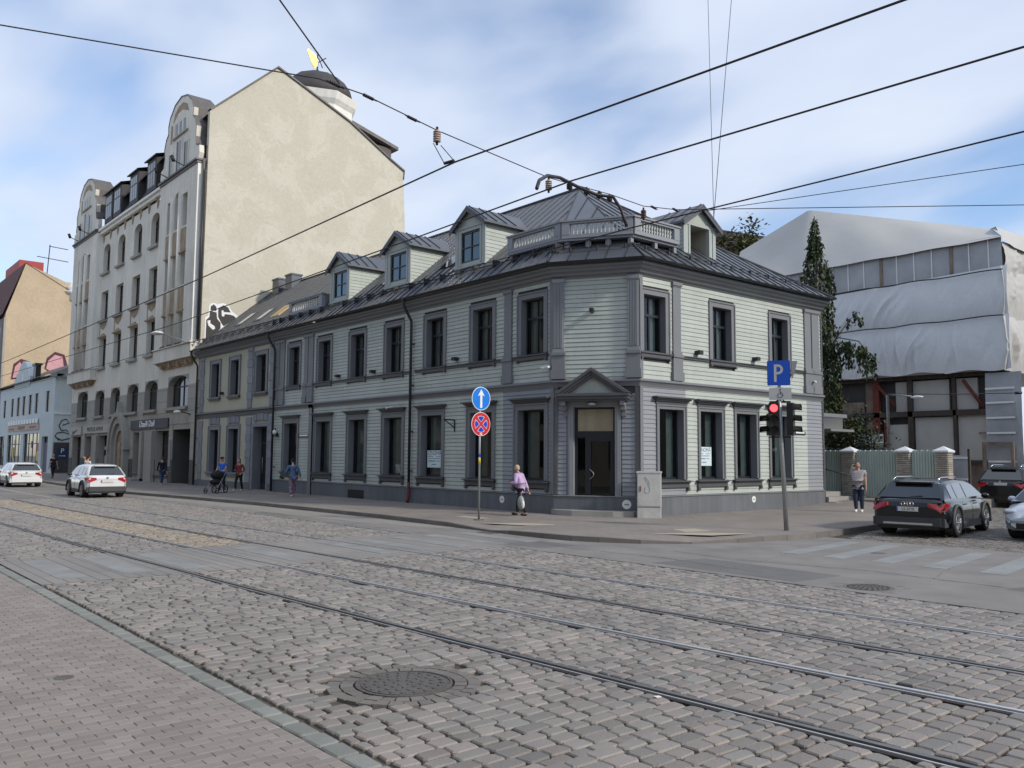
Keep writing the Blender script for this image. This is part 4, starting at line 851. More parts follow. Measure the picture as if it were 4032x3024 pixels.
q = MB(TA); q.add([(a, 0, .14), (b, 0, .14), (b, 0, 3.55), (a, 0, 3.55), (a, -.5, .14), (b, -.5, .14), (b, -.5, 3.55), (a, -.5, 3.55)], [(0, 4, 5, 1), (1, 5, 6, 2), (2, 6, 7, 3), (3, 7, 4, 0)]); q.box(a-.2, a, 0, .06, .14, 3.75); q.box(b, b+.2, 0, .06, .14, 3.75); q.box(a, b, 0, .06, 3.551, 3.75); q.build('door_surround', M_trim, d_)
for u0, u1 in ((-32.15, -31.5), (-25.02, -24.3), (-22.16, -21.66)):
    z = .5; k = 0
    while z < 8.0:
        if 4.1 < z < 4.6: z = 4.62
        e = 0 if k % 2 else .06; q = MB(TA); q.tint = random.random(); h_ = min(.44, 8.0-z); q.box(u0+e, u1-e, 0, .05+(.015 if k % 2 else 0), z+.008, z+h_); q.build('quoin', M_quoin, ph); z += .45; k += 1
q = MB(); sweepx(q, [(0, 4.60), (.16, 4.57), (.16, 4.48), (.08, 4.42), (.04, 4.22), (0, 4.22)], XL, XJ); q.build('storey_belt', M_dark, ph)
q = MB(); sweepx(q, [(0, 8.42), (.40, 8.42), (.43, 8.30), (.34, 8.27), (.20, 8.16), (.16, 8.08), (.05, 7.99), (0, 7.99)], XL, XJ-.02); q.build('eaves_cornice', M_trim, ph)
q = MB(); sweepx(q, [(0, .5), (.06, .48), (.06, 0), (0, 0)], XL, a-.2); sweepx(q, [(0, .5), (.06, .48), (.06, 0), (0, 0)], b+.2, XJ); q.build('plinth', M_plinth, ph)
face_panels((XL, -.5, ZE-.02), (XJ, -.5, ZE-.02), [(XJ, RY, ZR-.02), (XL, RY, ZR-.02)], ph)
q = MB(); sweepx(q, [(.50, 8.46)]+[(.57+.075*cos(a_), 8.48+.075*sin(a_)) for a_ in np.linspace(pi, 2*pi, 7)]+[(.50, 8.50)], XL-.1, XJ-.02); q.build('gutter', M_gutter, ph)
downpipe(XL+.12, ph, zt=8.42); downpipe(-21.3, house, zt=8.42); snow_guard(XL+.1, XJ-.1, ph)
q = MB(); q.tube([(XL, RY, ZR+.02), (XJ, RY, ZR+.02)], .06, 8); q.build('ridge_cap', M_seam, ph)
for (x0, x1, y0, y1), op in (((-29.85, -28.95, 1.1, 2.2), 0), ((-27.0, -26.1, 1.05, 2.05), 0), ((-24.7, -23.6, 1.05, 1.9), 1)):
    zf = lambda y: ZE+(y+.5)*SL+.06; q = MB(); q.add([(x0, y0, zf(y0)), (x1, y0, zf(y0)), (x1, y1, zf(y1)), (x0, y1, zf(y1)), (x0, y0, zf(y0)-.2), (x1, y0, zf(y0)-.2), (x1, y1, zf(y1)-.2), (x0, y1, zf(y1)-.2)], [(0, 1, 2, 3), (0, 4, 5, 1), (1, 5, 6, 2), (3, 7, 4, 0)])
    o = q.build('skylight', mat('roof_window_frame', (.62, .46, .22), .6) if op else M_gutter, ph)
    e = .1; q = MB(); q.add([(x0+e, y0+e, zf(y0+e)+.015), (x1-e, y0+e, zf(y0+e)+.015), (x1-e, y1-e, zf(y1-e)+.015), (x0+e, y1-e, zf(y1-e)+.015)], [(0, 1, 2, 3)]); q.build('pane', mat('bright_roof_blind', (.62, .60, .50), .4) if not op else mat('pine_board', (.55, .36, .14), .6), o)
for x in (-31.2, -29.3):
    q = MB(); q.box(x-.45, x+.45, 4.3, 5.0, 12.4, 13.45); q.box(x-.5, x+.5, 4.25, 5.05, 13.45, 13.55); q.build('chimney', M_roof, ph)
t = thing('wall_lamp', TA(-28.5, 0, 5.6), 'black lamp on the yellow plaster between its first two upper windows', 'wall lamp', 'small black lamps along the upper storey'); MB(TA).box(-28.6, -28.4, .0, .25, 5.55, 5.7).build('lamp_housing', M_black, t)
plate('brass_plaque', TA, -22.15, -21.85, 1.98, 2.42, 'tall brass plaque right of the recessed green door', 'plaque', mat('brass', (.35, .22, .07), .45, metal=.3), mat('brass_dark', (.18, .10, .03), .5))
# ---------------- five-storey cream apartment building ----------------
XR, XLc = -32.6, -63.4       # right gable wall, left end
ab = thing('apartment_building', (XLc, 0, 0), 'tall old cream apartment building with two curved bay gables and a bare side wall', 'building')
def arch_pts(u0, u1, zt, rise, n=8):
    r = (u1-u0)/2; return [(u0+r-r*cos(pi*k/n), zt-rise+rise*sin(pi*k/n)) for k in range(n+1)]
def far_window(T, u0, u1, z0, z1, root, depth=.38, arch=0, panes=1, wallm=None, sillm=None, lit=0, sill=True, d=0):
    q = MB(T); q.add([(u0, d, z0), (u1, d, z0), (u1, d, z1), (u0, d, z1), (u0, d-depth, z0), (u1, d-depth, z0), (u1, d-depth, z1), (u0, d-depth, z1)], [(0, 4, 5, 1), (1, 5, 6, 2), (2, 6, 7, 3), (3, 7, 4, 0)])
    if arch:
        ap = arch_pts(u0, u1, z1, arch); h = len(ap)//2
        q.prism(ap[:h+1]+[(u0, z1)], d-depth, d-.001); q.prism(ap[h:]+[(u1, z1)], d-depth, d-.001)
    w_ = q.build('window', wallm or M_cream, root); zt = z0+(z1-z0)*.66; dd = d-depth+.03
    q = MB(T); q.add([(u0, d-depth+.002, z0), (u1, d-depth+.002, z0), (u1, d-depth+.002, z1), (u0, d-depth+.002, z1)], [(0, 1, 2, 3)]); q.build('pane', M_glassd if not lit else M_refl, w_)
    q = MB(T); f = .07; q.box(u0, u0+f, dd-.02, dd+.02, z0, z1); q.box(u1-f, u1, dd-.02, dd+.02, z0, z1); q.box(u0+f, u1-f, dd-.02, dd+.02, z0, z0+f); q.box(u0+f, u1-f, dd-.022, dd+.022, zt-.04, zt+.04)
    for k in range(panes): uu = u0+(u1-u0)*(k+1)/(panes+1); q.box(uu-.035, uu+.035, dd-.018, dd+.018, z0+f, z1)
    q.build('window_bars', M_brownfr, w_)
    if sill: q = MB(T); q.prism([(u0-.15, z0-.03), (u1+.15, z0-.03), (u1+.05, z0-.22), (u0-.05, z0-.22)], d, d+.22); q.build('sill', sillm or M_stone, w_)
    return w_
M_brownfr = mat('brown_window_frame', (.06, .045, .035), .6, var=.1)
CO = [(-55.4, -53.45), (-51.3, -49.4), (-47.15, -45.25), (-43.15, -41.3)]
F2 = [(-61.4, -58.1), (-55.8, -53.15), (-51.4, -48.95), (-47.1, -44.45), (-42.95, -40.2), (-38.1, -34.25)]
hc = [(a, b, 9.15, 11.62) for a, b in CO]+[(a, b, 13.1, 15.5) for a, b in CO]+[(a, b, 17.1, 19.5) for a, b in CO]+[(a, b, 5.15, 7.22 if i else 7.4) for i, (a, b) in enumerate(F2)]
hg = [(-62.4, -59.5, .5, 3.5), (-58.3, -55.7, 1.2, 3.5), (-54.2, -51.4, 1.2, 3.5), (-50.0, -46.3, .12, 4.0), (-45.1, -42.7, .65, 3.6), (-40.1, -37.5, .6, 3.62), (-36.75, -33.55, .1, 3.65)]
q = MB(TA); q.m = 0; wall_grid(q, XLc, XR, 6.52, 20.3, [h for h in hc if h[3] > 6.52], 0, reveal=False); q.m = 1; wall_grid(q, XLc, XR, 0, 6.52, hg+[(a, b, 5.15, 6.52) for a, b in F2], 0, reveal=False)
q.m = 0; q.T = None; q.add([(XLc, 0, 0), (XLc, 15, 0), (XLc, 15, 24), (XLc, 6, 27), (XLc, 0, 20.5)], [(0, 1, 2, 3, 4)])
q.build('front_wall', [M_cream, M_stone], ab)
G = [(.0, 0), (15.1, 0), (15.15, 19.6), (14.95, 22.85), (15.0, 23.5), (13.8, 24.1), (10.3, 26.1), (4.63, 28.45), (.1, 24.2)]
q = MB(lambda a, b, c: (XR+b, a, c)); q.prism(G, -.35, .0); gw = q.build('gable_wall', M_firew, ab)
q = MB(); cp = [(XR-.1, y, z) for y, z in G[3:]]
for a, b in zip(cp, cp[1:]): q.add([(a[0]-.3, a[1], a[2]+.02), (a[0]+.22, a[1], a[2]+.02), (b[0]+.22, b[1], b[2]+.02), (b[0]-.3, b[1], b[2]+.02), (a[0]-.3, a[1], a[2]+.14), (a[0]+.22, a[1], a[2]+.14), (b[0]+.22, b[1], b[2]+.14), (b[0]-.3, b[1], b[2]+.14)], [(0, 1, 2, 3), (4, 7, 6, 5), (1, 5, 6, 2), (0, 3, 7, 4)])
q.build('gable_coping', M_brownroof, ab)
for i, (a, b) in enumerate(CO):
    far_window(TA, a, b, 9.15, 11.62, ab, panes=1); far_window(TA, a, b, 13.1, 15.5, ab, panes=1); far_window(TA, a, b, 17.1, 19.5, ab, arch=.55)
    q = MB(TA); q.box(a-.3, b-.1, 0, .12, 11.64, 11.74); q.build('window_cornice', M_stain, ab)
    q = MB(TA); q.prism([(a+.05, 12.86), (b-.1, 12.86), (b-.25, 12.55), ((a+b)/2, 12.25), (a+.2, 12.5)], 0, .03); q.prism([(a-.1, 11.75), (a+.12, 11.75), (a+.12, 12.8), (a-.1, 12.9)], 0, .02); q.prism([(a+.1, 11.75), (b-.3, 11.75), (b-.7, 11.98), (a+.5, 11.9)], 0, .02); q.build('worn_stucco', M_stain, ab)
for i, (a, b) in enumerate(F2): far_window(TA, a, b, 5.15, 7.22 if i else 7.4, ab, depth=.42, arch=.6, panes=1 if 0 < i < 5 else 3, lit=i in (0, 3, 4, 5), wallm=M_stone)
# stone joints of the lower zone
z = .1; k = 0; blk = 0
while z < 6.5:
    q = MB(TA); z1 = min(z+.78, 6.5); u = XLc+(k % 2)*.7
    hs = hg+[(a, b, 5.15, 7.3) for a, b in F2]
    cuts = [XLc, XR]
    segs = [(XLc, XR)]
    for a, b, c, e in hs:
        if min(z1, e)-max(z, c) > .05:
            segs = [s for s0, s1 in segs for s in ([(s0, s1)] if (b <= s0 or a >= s1) else [(s0, a), (b, s1)]) if s[1]-s[0] > .12]
    for s0, s1 in segs:
        n_ = max(1, round((s1-s0)/1.5))
        for j in range(n_):
            a, b = s0+(s1-s0)*j/n_, s0+(s1-s0)*(j+1)/n_; q = MB(TA); q.tint = random.random(); q.box(a+.02, b-.02, 0, .035, z+.02, z1-.005); q.build('stone_block', M_stone if z > 1.3 else M_dstone, ab) if 'M_dstone' in globals() else None
    if 'M_dstone' not in globals():
        M_dstone = mat('dark_plinth_stone', (.095, .09, .085), .8, var=.15, scale=1, tint=.1); continue
    z = z1; k += 1
def bay(u0, u1, nm):
    D = .45; T = TA; uc = (u0+u1)/2; hw = (u1-u0)/2
    ws = [(uc-1.95, uc-1.1), (uc-.55, uc+.45), (uc+.95, uc+1.85)]
    hs = [(a, b, 9.25, 11.3) for a, b in ws]+[(a, b, 13.05, 15.2) for a, b in ws]+[(a, b, 17.0, 19.2 if j != 1 else 19.55) for j, (a, b) in enumerate(ws)]
    hs2 = [(ws[0][0], ws[0][1]-.15, 21.1, 22.6), (ws[1][0]+.05, ws[1][1], 21.1, 23.15), (ws[2][0], ws[2][1]-.15, 21.1, 22.75)]
    q = MB(T); wall_grid(q, u0, u1, 9.12, 20.95, hs, D, reveal=False)
    r = q.build('bay', M_cream, ab)
    q = MB(T); q.add([(u1, 0, 8.2), (u1, D, 8.2), (u1, D, 20.95), (u1, 0, 20.95), (u0, 0, 8.2), (u0, D, 8.2), (u0, D, 20.95), (u0, 0, 20.95)], [(0, 1, 2, 3), (4, 7, 6, 5)]); q.build('bay_side', M_creamw, ab)  # sides whiter than the bay front: sunlight put into their colour
    for a, b, c, e in hs: far_window(T, a, b, c, e, ab, depth=.35, arch=.4 if e > 19.3 else 0, panes=0, sill=False, d=D)
    for (a, b) in ws:      # rounded mullion shafts and stained panels
        for z0, z1 in ((11.4, 12.9), (15.3, 16.85)): q = MB(T); q.box(a, b, D, D+.05, z0, z1); q.prism([(a-.05, z0-.12), (b+.05, z0-.12), (b+.1, z0), (a-.1, z0)], D, D+.12); q.build('spandrel_panel', M_stain, ab)
        q = MB(T); q.prism([(a-.08, 9.14), (b+.08, 9.14), (b, 9.24), (a, 9.24)], D, D+.14); q.build('sill', M_dslate, ab)
    for us in ((ws[0][1]+ws[1][0])/2, (ws[1][1]+ws[2][0])/2):
        q = MB(T); q.tube([(us, D, 9.15), (us, D, 19.3)], .2, 10); q.build('shaft', M_cream, ab)
    q = MB(T); q.box(u0-.03, u1+.03, 0, D+.05, 8.2, 9.08); q.prism([(u0-.08, 9.08), (u1+.08, 9.08), (u1+.08, 9.16), (u0-.08, 9.16)], 0, D+.14); q.build('bay_apron', M_cream, ab)
    q = MB(T)
    for k, (zz, dd) in enumerate(((8.12, .38), (8.02, .30), (7.90, .22), (7.76, .12))): q.box(u0+.15+k*.22, u1-.15-k*.22, 0, dd, zz-.0, zz+.14 if k else 8.2)
    for k in range(4): uu = u0+1.2+k*(u1-u0-2.4)/3; q.box(uu-.12, uu+.12, 0, .36, 7.8, 8.19)
    q.build('bay_bracket', M_stain, ab)
    # curved gable
    s_ = [(-3.55, 20.97), (3.55, 20.97), (3.72, 21.35), (3.65, 21.85), (3.15, 22.0), (2.95, 22.6), (3.05, 23.3), (2.75, 23.9), (2.35, 24.2), (2.40, 24.75), (2.1, 25.3), (1.2, 25.95), (0, 26.2), (-1.2, 25.95), (-2.1, 25.3), (-2.4, 24.75), (-2.35, 24.2), (-2.75, 23.9), (-3.05, 23.3), (-2.95, 22.6), (-3.15, 22.0), (-3.65, 21.85), (-3.72, 21.35)]
    pl = [(uc+a*hw/3.55, z) for a, z in s_]
    q = MB(T); q.prism(pl, D-.3, D); gb = q.build('curved_gable', M_cream, ab)
    q = MB(T); edge = pl[3:-2]; 
    for (a, z), (b, z2) in zip(edge, edge[1:]): q.add([(a, D+.04, z+.05), (b, D+.04, z2+.05), (b, D-1.5, z2+.05), (a, D-1.5, z+.05), (a*1+0, D+.04, z-.03), (b, D+.04, z2-.03)], [(0, 1, 2, 3), (0, 4, 5, 1)])
    q.smooth = True; q.build('gable_roof', M_brownroof, gb)
    q = MB(T); q.box(u0-.12, u1+.12, 0, D+.18, 20.86, 20.98); q.box(u0-.05, u1+.05, 0, D+.08, 20.7, 20.86); q.build('bay_cornice', M_brownroof, ab)
    for (a, b, c, e) in hs2:
        q = MB(T); q.box(a, b, D+.002, D+.012, c, e); q.build('gable_window', M_glassd, gb); q = MB(T); q.box(a-.12, a, D, D+.06, c, e+.05); q.box(b, b+.12, D, D+.06, c, e+.05); q.build('gable_jamb', M_cream, gb)
    for j in range(3): a = uc-1.0+j*.78; q = MB(T); q.box(a, a+.42, D+.002, D+.012, 23.75, 24.5); q.build('gable_window', M_glassd, gb)
    q = MB(T); q.box(uc-1.3, uc+1.5, D, D+.12, 23.45, 23.57); q.build('gable_sill', M_stone, gb)
    q = MB(T); q.prism([(uc-1.5, 24.75), (uc-1.2, 25.3), (uc-.5, 25.65), (uc+.4, 25.7), (uc+1.2, 25.35), (uc+1.5, 24.8), (uc+1.1, 24.95), (uc+.2, 25.25), (uc-.6, 25.2), (uc-1.1, 24.9)], D, D+.015); q.prism([(uc-1.9, 23.4), (uc-1.55, 23.3), (uc-1.5, 24.6), (uc-1.85, 24.7)], D, D+.012); q.build('worn_stucco', M_stain, gb)
    for sg in (-.45, .2):
        t = thing('roof_floodlight', T(uc+sg*hw*1.4, D, 21.2), ('black floodlight on an arm over the %s curved gable, %s one' % (nm, 'left' if sg < 0 else 'right')), 'floodlight'); q = MB(T); uu = uc+sg*hw*1.4; q.tube([(uu+.3, D, 21.0), (uu, D+.7, 21.35)], .035, 6); q.build('arm', M_gutter, t); q = MB(T); q.tube([(uu, D+.7, 21.3), (uu-.12, D+.8, 21.65)], .12, 8); q.build('lamp_head', M_black, t)
bay(-39.95, -32.85, 'right'); bay(-63.4, -55.9, 'left')
# bright side of the right bay + downpipes
q = MB(); q.tube([(XR-.12, -.12, 21), (XR-.12, -.12, 9.3)], .09, 8); q.build('downpipe', M_brownroof, ab); q = MB(); q.tube([(XR+.12, -.18, 20.2), (XR+.12, -.18, 9.2)], .06, 8); q.build('downpipe', M_gutter, ab)
# mansard between the bays
q = MB(TA); q.add([(-55.9, .2, 20.95), (-39.95, .2, 20.95), (-39.95, -1.6, 24.3), (-55.9, -1.6, 24.3)], [(0, 1, 2, 3)]); q.build('mansard_roof', M_dslate, ab)
q = MB(); q.add([(XLc, 1.6, 24.3), (XR-.3, 1.6, 24.3), (XR-.3, 4.63, 28.2), (XLc, 4.63, 28.2), (XR-.3, 15, 22.5), (XLc, 15, 22.5), (XR-.3, 0, 24.0), (XLc, 0, 21.5)], [(0, 1, 2, 3), (3, 2, 4, 5), (0, 7, 6, 1)]); q.build('main_roof', M_brownroof, ab)
q = MB(TA); q.box(-55.9, -39.95, -.1, .42, 20.75, 20.93); q.box(-55.9, -39.95, 0, .25, 20.5, 20.75); q.build('cornice', M_creamw, ab)
q = MB(TA); [q.prism([(u, 20.5), (u+.55, 20.5), (u+.45, 20.0), (u+.2, 19.75)], 0, .05) for u in np.arange(-55.7, -40.5, 1.95)]; q.build('worn_stucco_band', M_stain, ab, kind='stuff')
for i, uc in enumerate((-56.0+1.9, -51.7, -47.4, -43.2)):
    q = MB(TA); q.box(uc-1.05, uc+1.05, -1.2, .12, 21.3, 23.75); q.add([(uc-1.3, .3, 23.72), (uc+1.3, .3, 23.72), (uc+1.3, -2.0, 24.45), (uc-1.3, -2.0, 24.45), (uc-1.3, .3, 23.82), (uc+1.3, .3, 23.82), (uc+1.3, -2.0, 24.55), (uc-1.3, -2.0, 24.55)], [(0, 1, 2, 3), (4, 5, 6, 7), (0, 4, 5, 1)]); dm = q.build('roof_dormer', M_dslate, ab)
    for k in range(3):
        for z0, z1 in ((21.65, 22.75), (22.85, 23.45)): q = MB(TA); a = uc-.78+k*.54; q.box(a, a+.46, .12, .135, z0, z1); q.build('pane', M_refl if i in (1, 2) else M_glassd, dm)
# ground floor: shop windows, signs, portal, passage
def shopwin(a, b, c, e, mull=0, blind=None):
    w_ = far_window(TA, a, b, c, e, ab, depth=.5, panes=mull, sill=False, wallm=M_stone); q = MB(TA); q.box(a-.1, b+.1, 0, .12, c-.12, c); q.build('sill', M_dstone, w_)
    if blind: q = MB(TA); q.box(a+(b-a)*blind[0], a+(b-a)*blind[1], -.47, -.46, c+(e-c)*blind[2], c+(e-c)*blind[3]); q.build('shop_blind', mat('white_shop_blind', (.45, .48, .46), .7, var=.2), w_)
    return w_
shopwin(*hg[0]); shopwin(*hg[1], blind=(.45, 1, .1, .45)); shopwin(*hg[2], blind=(.0, .6, .0, .3)); shopwin(*hg[4], blind=(.5, .98, .2, .7)); shopwin(*hg[5], blind=(.55, .8, .2, .7))
for bx in ((-55.65, -54.25, .04, .2, 1.2, 3.5), (-42.65, -42.2, .04, .35, .12, 3.62), (-41.7, -40.15, .04, .30, .12, 3.62)): MB(TA).box(*bx).build('pier', M_stone, ab)
q = MB(TA); a, b, c, e = hg[6]; q.add([(a, 0, c), (b, 0, c), (b, 0, e), (a, 0, e), (a, -5, c), (b, -5, c), (b, -5, e), (a, -5, e)], [(0, 1, 5, 4), (1, 2, 6, 5), (2, 3, 7, 6), (3, 0, 4, 7), (4, 5, 6, 7)]); q.build('passage', M_dstone, ab)
q = MB(TA); q.box(b-1.5, b, -1.2, -1.12, .12, 3.5); q.build('passage_gate', M_black, ab)
t = thing('shop_sign', TA(-41.5, .05, 3.8), 'dark shop fascia with white handwritten letters beside the arched portal', 'shop sign'); q = MB(TA); q.box(-45.5, -37.5, .05, .14, 3.80, 4.46); q.build('panel', mat('charcoal_panel', (.03, .03, .035), .6), t)
text('Dauili Dail', .62, TA, -41.7, .15, 4.13, 'letters', M_white, t, ext=.03, sx=1.25)
t = thing('shop_sign', TA(-55, .05, 3.7), 'long cream shop fascia with dark serif capitals left of the arched portal', 'shop sign'); q = MB(TA); q.box(-58.6, -50.9, .05, .16, 3.72, 4.36); q.build('panel', mat('cream_panel', (.42, .40, .34), .7), t)
text('PEITELIS APAVI', .46, TA, -54.9, .17, 4.04, 'letters', M_brownfr, t, ext=.01, sx=1.55)
t = thing('shop_sign', TA(-61, .05, 3.7), 'small cream sign with a dark shoe drawing at the left end of the cream building', 'shop sign'); q = MB(TA); q.box(-62.9, -59.2, .05, .16, 3.64, 4.36); q.build('panel', MATS['cream_panel'], t)
q = MB(TA); q.prism([(-62.0, 3.72), (-61.8, 3.72), (-60.6, 4.0), (-60.4, 4.15), (-61.2, 3.98), (-62.0, 3.98)], .16, .18); q.build('shoe_logo', M_brownfr, t)
# portal: pointed arch with moulded ring and finial
q = MB(TA); n = 14
def ring(r0, r1, d, z0=2.6, uc=-48.15, k=1.22, m_=None):
    p0 = [(uc-r0*cos(pi*j/n), z0+r0*k*sin(pi*j/n)) for j in range(n+1)]; p1 = [(uc-r1*cos(pi*j/n), z0+r1*k*sin(pi*j/n)) for j in range(n+1)]
    for j in range(n): q.prism([p0[j], p0[j+1], p1[j+1], p1[j]], 0, d)
    q.box(uc-r1, uc-r0, 0, d, .12, z0); q.box(uc+r0, uc+r1, 0, d, .12, z0)
ring(1.0, 1.45, .12); ring(1.45, 1.85, .32); ring(1.85, 2.15, .45); q.prism([(-48.55, 4.9), (-47.75, 4.9), (-48.05, 5.5), (-48.15, 6.0), (-48.25, 5.5)], 0, .4); q.box(-50.6, -49.9, 0, .5, 2.35, 2.6); q.box(-46.4, -45.7, 0, .5, 2.35, 2.6); q.build('portal', M_stone, ab)
q = MB(TA); q.add([(-50, -.02, .12), (-46.3, -.02, .12), (-46.3, -.02, 4.0), (-50, -.02, 4.0)], [(0, 1, 2, 3)]); q.box(-48.9, -48.2, -.02, .04, .2, 2.9); q.build('portal_door', M_stain, ab)
q = MB(TA); q.box(-46.2, -42.2, .04, .9, .12, .30); q.build('shop_step', M_conc, ab)
for u, w2, z, h in ((-44.2, .0, 0, 0),): pass
t = thing('wall_lamp', TA(-34.9, 0, 4.6), 'white street lantern on the cream building above the dark passage', 'wall lamp'); q = MB(TA); q.tube([(-33.6, 0, 4.55), (-34.2, .5, 4.75)], .04, 6); q.build('arm', M_gutter, t); q = MB(TA); q.ell((-34.4, .6, 4.72), (.45, .2, .12)); q.build('lamp_head', M_white, t)
t = thing('information_board', TA(-37.1, 0, 1.6), 'grey notice boards on the stone pier beside the dark passage', 'notice board'); q = MB(TA); q.box(-37.3, -36.9, .04, .10, 1.2, 3.0); q.build('board_panel', M_conc, t)
# graffiti on the gable wall
gr = thing('graffiti', (XR, 1.2, 9.5), 'black block graffiti outlined in white on the bare gable wall above the slanting roof', 'graffiti')
TG = lambda a, b, c: (XR+.0+b, a, c)
q = MB(TG)
for pl in ([(.28, 8.9), (.28, 10.7), (.48, 10.85), (.5, 11.4), (.62, 11.62), (.85, 11.7), (1.05, 11.6), (1.15, 11.68), (1.45, 11.75), (1.8, 11.6), (2.0, 11.3), (2.3, 11.1), (2.6, 10.9), (1.6, 10.2)],): q.prism(pl, .0, .012)
q.build('white_outline', M_white, gr)
q = MB(TG)
for pl in ([(.36, 8.9), (.36, 10.55), (.55, 10.75), (.57, 11.15), (1.0, 11.1), (1.05, 10.7), (1.28, 10.45), (1.3, 10.1)], [(.6, 11.2), (.98, 11.18), (.98, 11.45), (.8, 11.6), (.62, 11.45)], [(1.1, 11.15), (1.12, 11.4), (1.45, 11.62), (1.75, 11.5), (1.92, 11.2), (1.5, 11.18), (1.42, 11.3), (1.32, 11.25), (1.35, 10.9), (1.5, 10.88), (1.55, 11.05), (1.9, 11.05), (2.15, 11.0), (2.3, 10.85), (1.5, 10.25), (1.36, 10.4), (1.12, 10.8)]): q.prism(pl, .012, .018)
q.build('black_letters', M_black, gr)
q = MB(TG); q.prism([(.42, 10.5), (.62, 10.55), (.62, 10.35), (.9, 10.2), (.95, 10.05), (.8, 9.95), (.5, 10.2)], .018, .022); q.build('white_tag', M_white, gr)
# street lamp on the wall corner
t = thing('street_lamp', (-33.0, -.6, 8.9), 'white street lamp on a long arm at the corner between cream building and plaster house', 'street lamp')
q = MB(); q.tube([(-32.7, -.3, 8.9), (-33.6, -1.0, 9.3), (-34.6, -1.6, 9.65)], .04, 6); q.build('arm', M_steel, t); q = MB(); q.ell((-35.0, -1.85, 9.72), (.62, .35, .12)); q.build('lamp_head', M_white, t)
# tower dome behind
dt = thing('domed_tower', (-45, 14, 24), 'dark onion-shaped tower dome with cream cornice rising behind the bare gable wall', 'tower')
DCx, DCy = -45, 13.9
q = MB(); q.lathe([(3.2, 24), (3.2, 31.5), (3.5, 31.9), (3.7, 32.5), (3.4, 32.6)], (DCx, DCy, 0), 8, False); q.build('tower_wall', M_creamw, dt)
q = MB(); q.lathe([(3.3, 32.6), (3.15, 33.3), (2.6, 34.1), (1.9, 34.7), (1.0, 35.0), (.15, 35.15)], (DCx, DCy, 0), 10); q.build('dome', M_dslate, dt)
q = MB(); q.lathe([(.09, 35.1), (.08, 35.2), (.2, 35.35), (.2, 35.5), (.07, 35.6), (.05, 37.2)], (DCx, DCy, 0), 8); q.build('spire', M_gutter, dt)
q = MB(); q.prism([(0, 35.9), (.05, 36.4), (-.3, 36.9), (-.95, 37.2), (-1.0, 37.1), (-.6, 36.1), (-.3, 35.7)], -.05, .05); q.v = [(DCx+y, DCy+x, z) for x, y, z in q.v]; q.build('weathervane', mat('gilded_metal', (.85, .55, .12), .25, metal=.9), dt)
q = MB(); q.tube([(DCx, DCy+.1, 36.3), (DCx, DCy+.8, 36.9)], .05, 6); q.tube([(DCx, DCy+.1, 36.7), (DCx, DCy+.5, 35.9)], .04, 6); q.build('vane_ornament', M_gutter, dt)
rt_ = thing('rooftop_storey', (-38, 18, 26), 'brown rooftop storey with slanting roof behind the gable wall', 'building')
q = MB(); q.slab([(-52, 13), (-52, 21.6), (-45, 21.6), (-45, 13)], 22, 30.4); q.build('wall', mat('brown_sheet', (.10, .08, .075), .7), rt_)
q = MB(); q.add([(-53, 15.5, 32.0), (-53, 22.2, 30.3), (-44.7, 22.2, 30.3), (-44.7, 15.5, 32.0), (-53, 15.5, 32.35), (-53, 22.2, 30.6), (-44.7, 22.2, 30.6), (-44.7, 15.5, 32.35)], [(0, 1, 2, 3), (4, 7, 6, 5), (3, 2, 6, 7), (1, 5, 6, 2)]); q.build('roof', M_brownroof, rt_)
q = MB(); q.slab([(-44.99, 19.0), (-44.93, 19.0), (-44.93, 20.2), (-44.99, 20.2)], 29.3, 30.0); q.build('window', M_refl, rt_)
q = thing('neighbour_gable', (-34, 17, 0), 'cream curved gable top just behind the gable wall', 'building'); m_ = MB(lambda a, b, c: (-36+b, a, c)); m_.prism([(15, 0), (19.8, 0), (19.8, 13.0), (18.6, 13.9), (17.6, 15.4), (16.8, 17.0), (15, 18)], -3, 0); m_.build('wall', M_creamw, q)
# ---------------- pale blue shop house on the far left ----------------
bh = thing('shop_house', (-96.5, 0, 0), 'low pale blue shop house with a stepped curved gable at the far left', 'house')
XB0, XB1 = -97.5, -69.95
bw = [(-90.6, -89.2), (-87.5, -85.8), (-84.6, -83.0), (-81.5, -79.8), (-78.5, -76.9), (-73.6, -72.1), (-95, -93.6)]
sw = [(-91.6, -84.5, 1.0, 4.08), (-83.0, -75.7, 1.0, 4.1), (-96.5, -93.2, .6, 4.0), (-74.5, -71.9, .15, 3.7)]
q = MB(TA); wall_grid(q, XB0, XB1, 0, 9.5, [(a, b, 6.12, 8.2) for a, b in bw]+sw, 0, reveal=False); q.T = lambda a, b, c: (XB1+b, a, c); q.add([(0, 0, 0), (14, 0, 0), (14, 0, 9.5), (0, 0, 9.5)], [(0, 1, 2, 3)]); q.build('wall', M_blue, bh)
M_yelw = mat('drawn_cream_blind', (.42, .38, .30), .7, var=.1)
for a, b in bw:
    w_ = far_window(TA, a, b, 6.12, 8.2, bh, depth=.15, panes=0, wallm=M_white, sill=False); q = MB(TA); q.box(a+.55, b-.05, -.14, -.13, 6.2, 8.1); q.build('blind', M_yelw, w_)
for a, b, c, e in sw[3:]: far_window(TA, a, b, c, e, bh, depth=.32, panes=0, wallm=M_blue, sill=False)
for a, b, c, e in sw[:3]:
    far_window(TA, a, b, c, e, bh, depth=.2, panes=3, wallm=M_blue, sill=False)
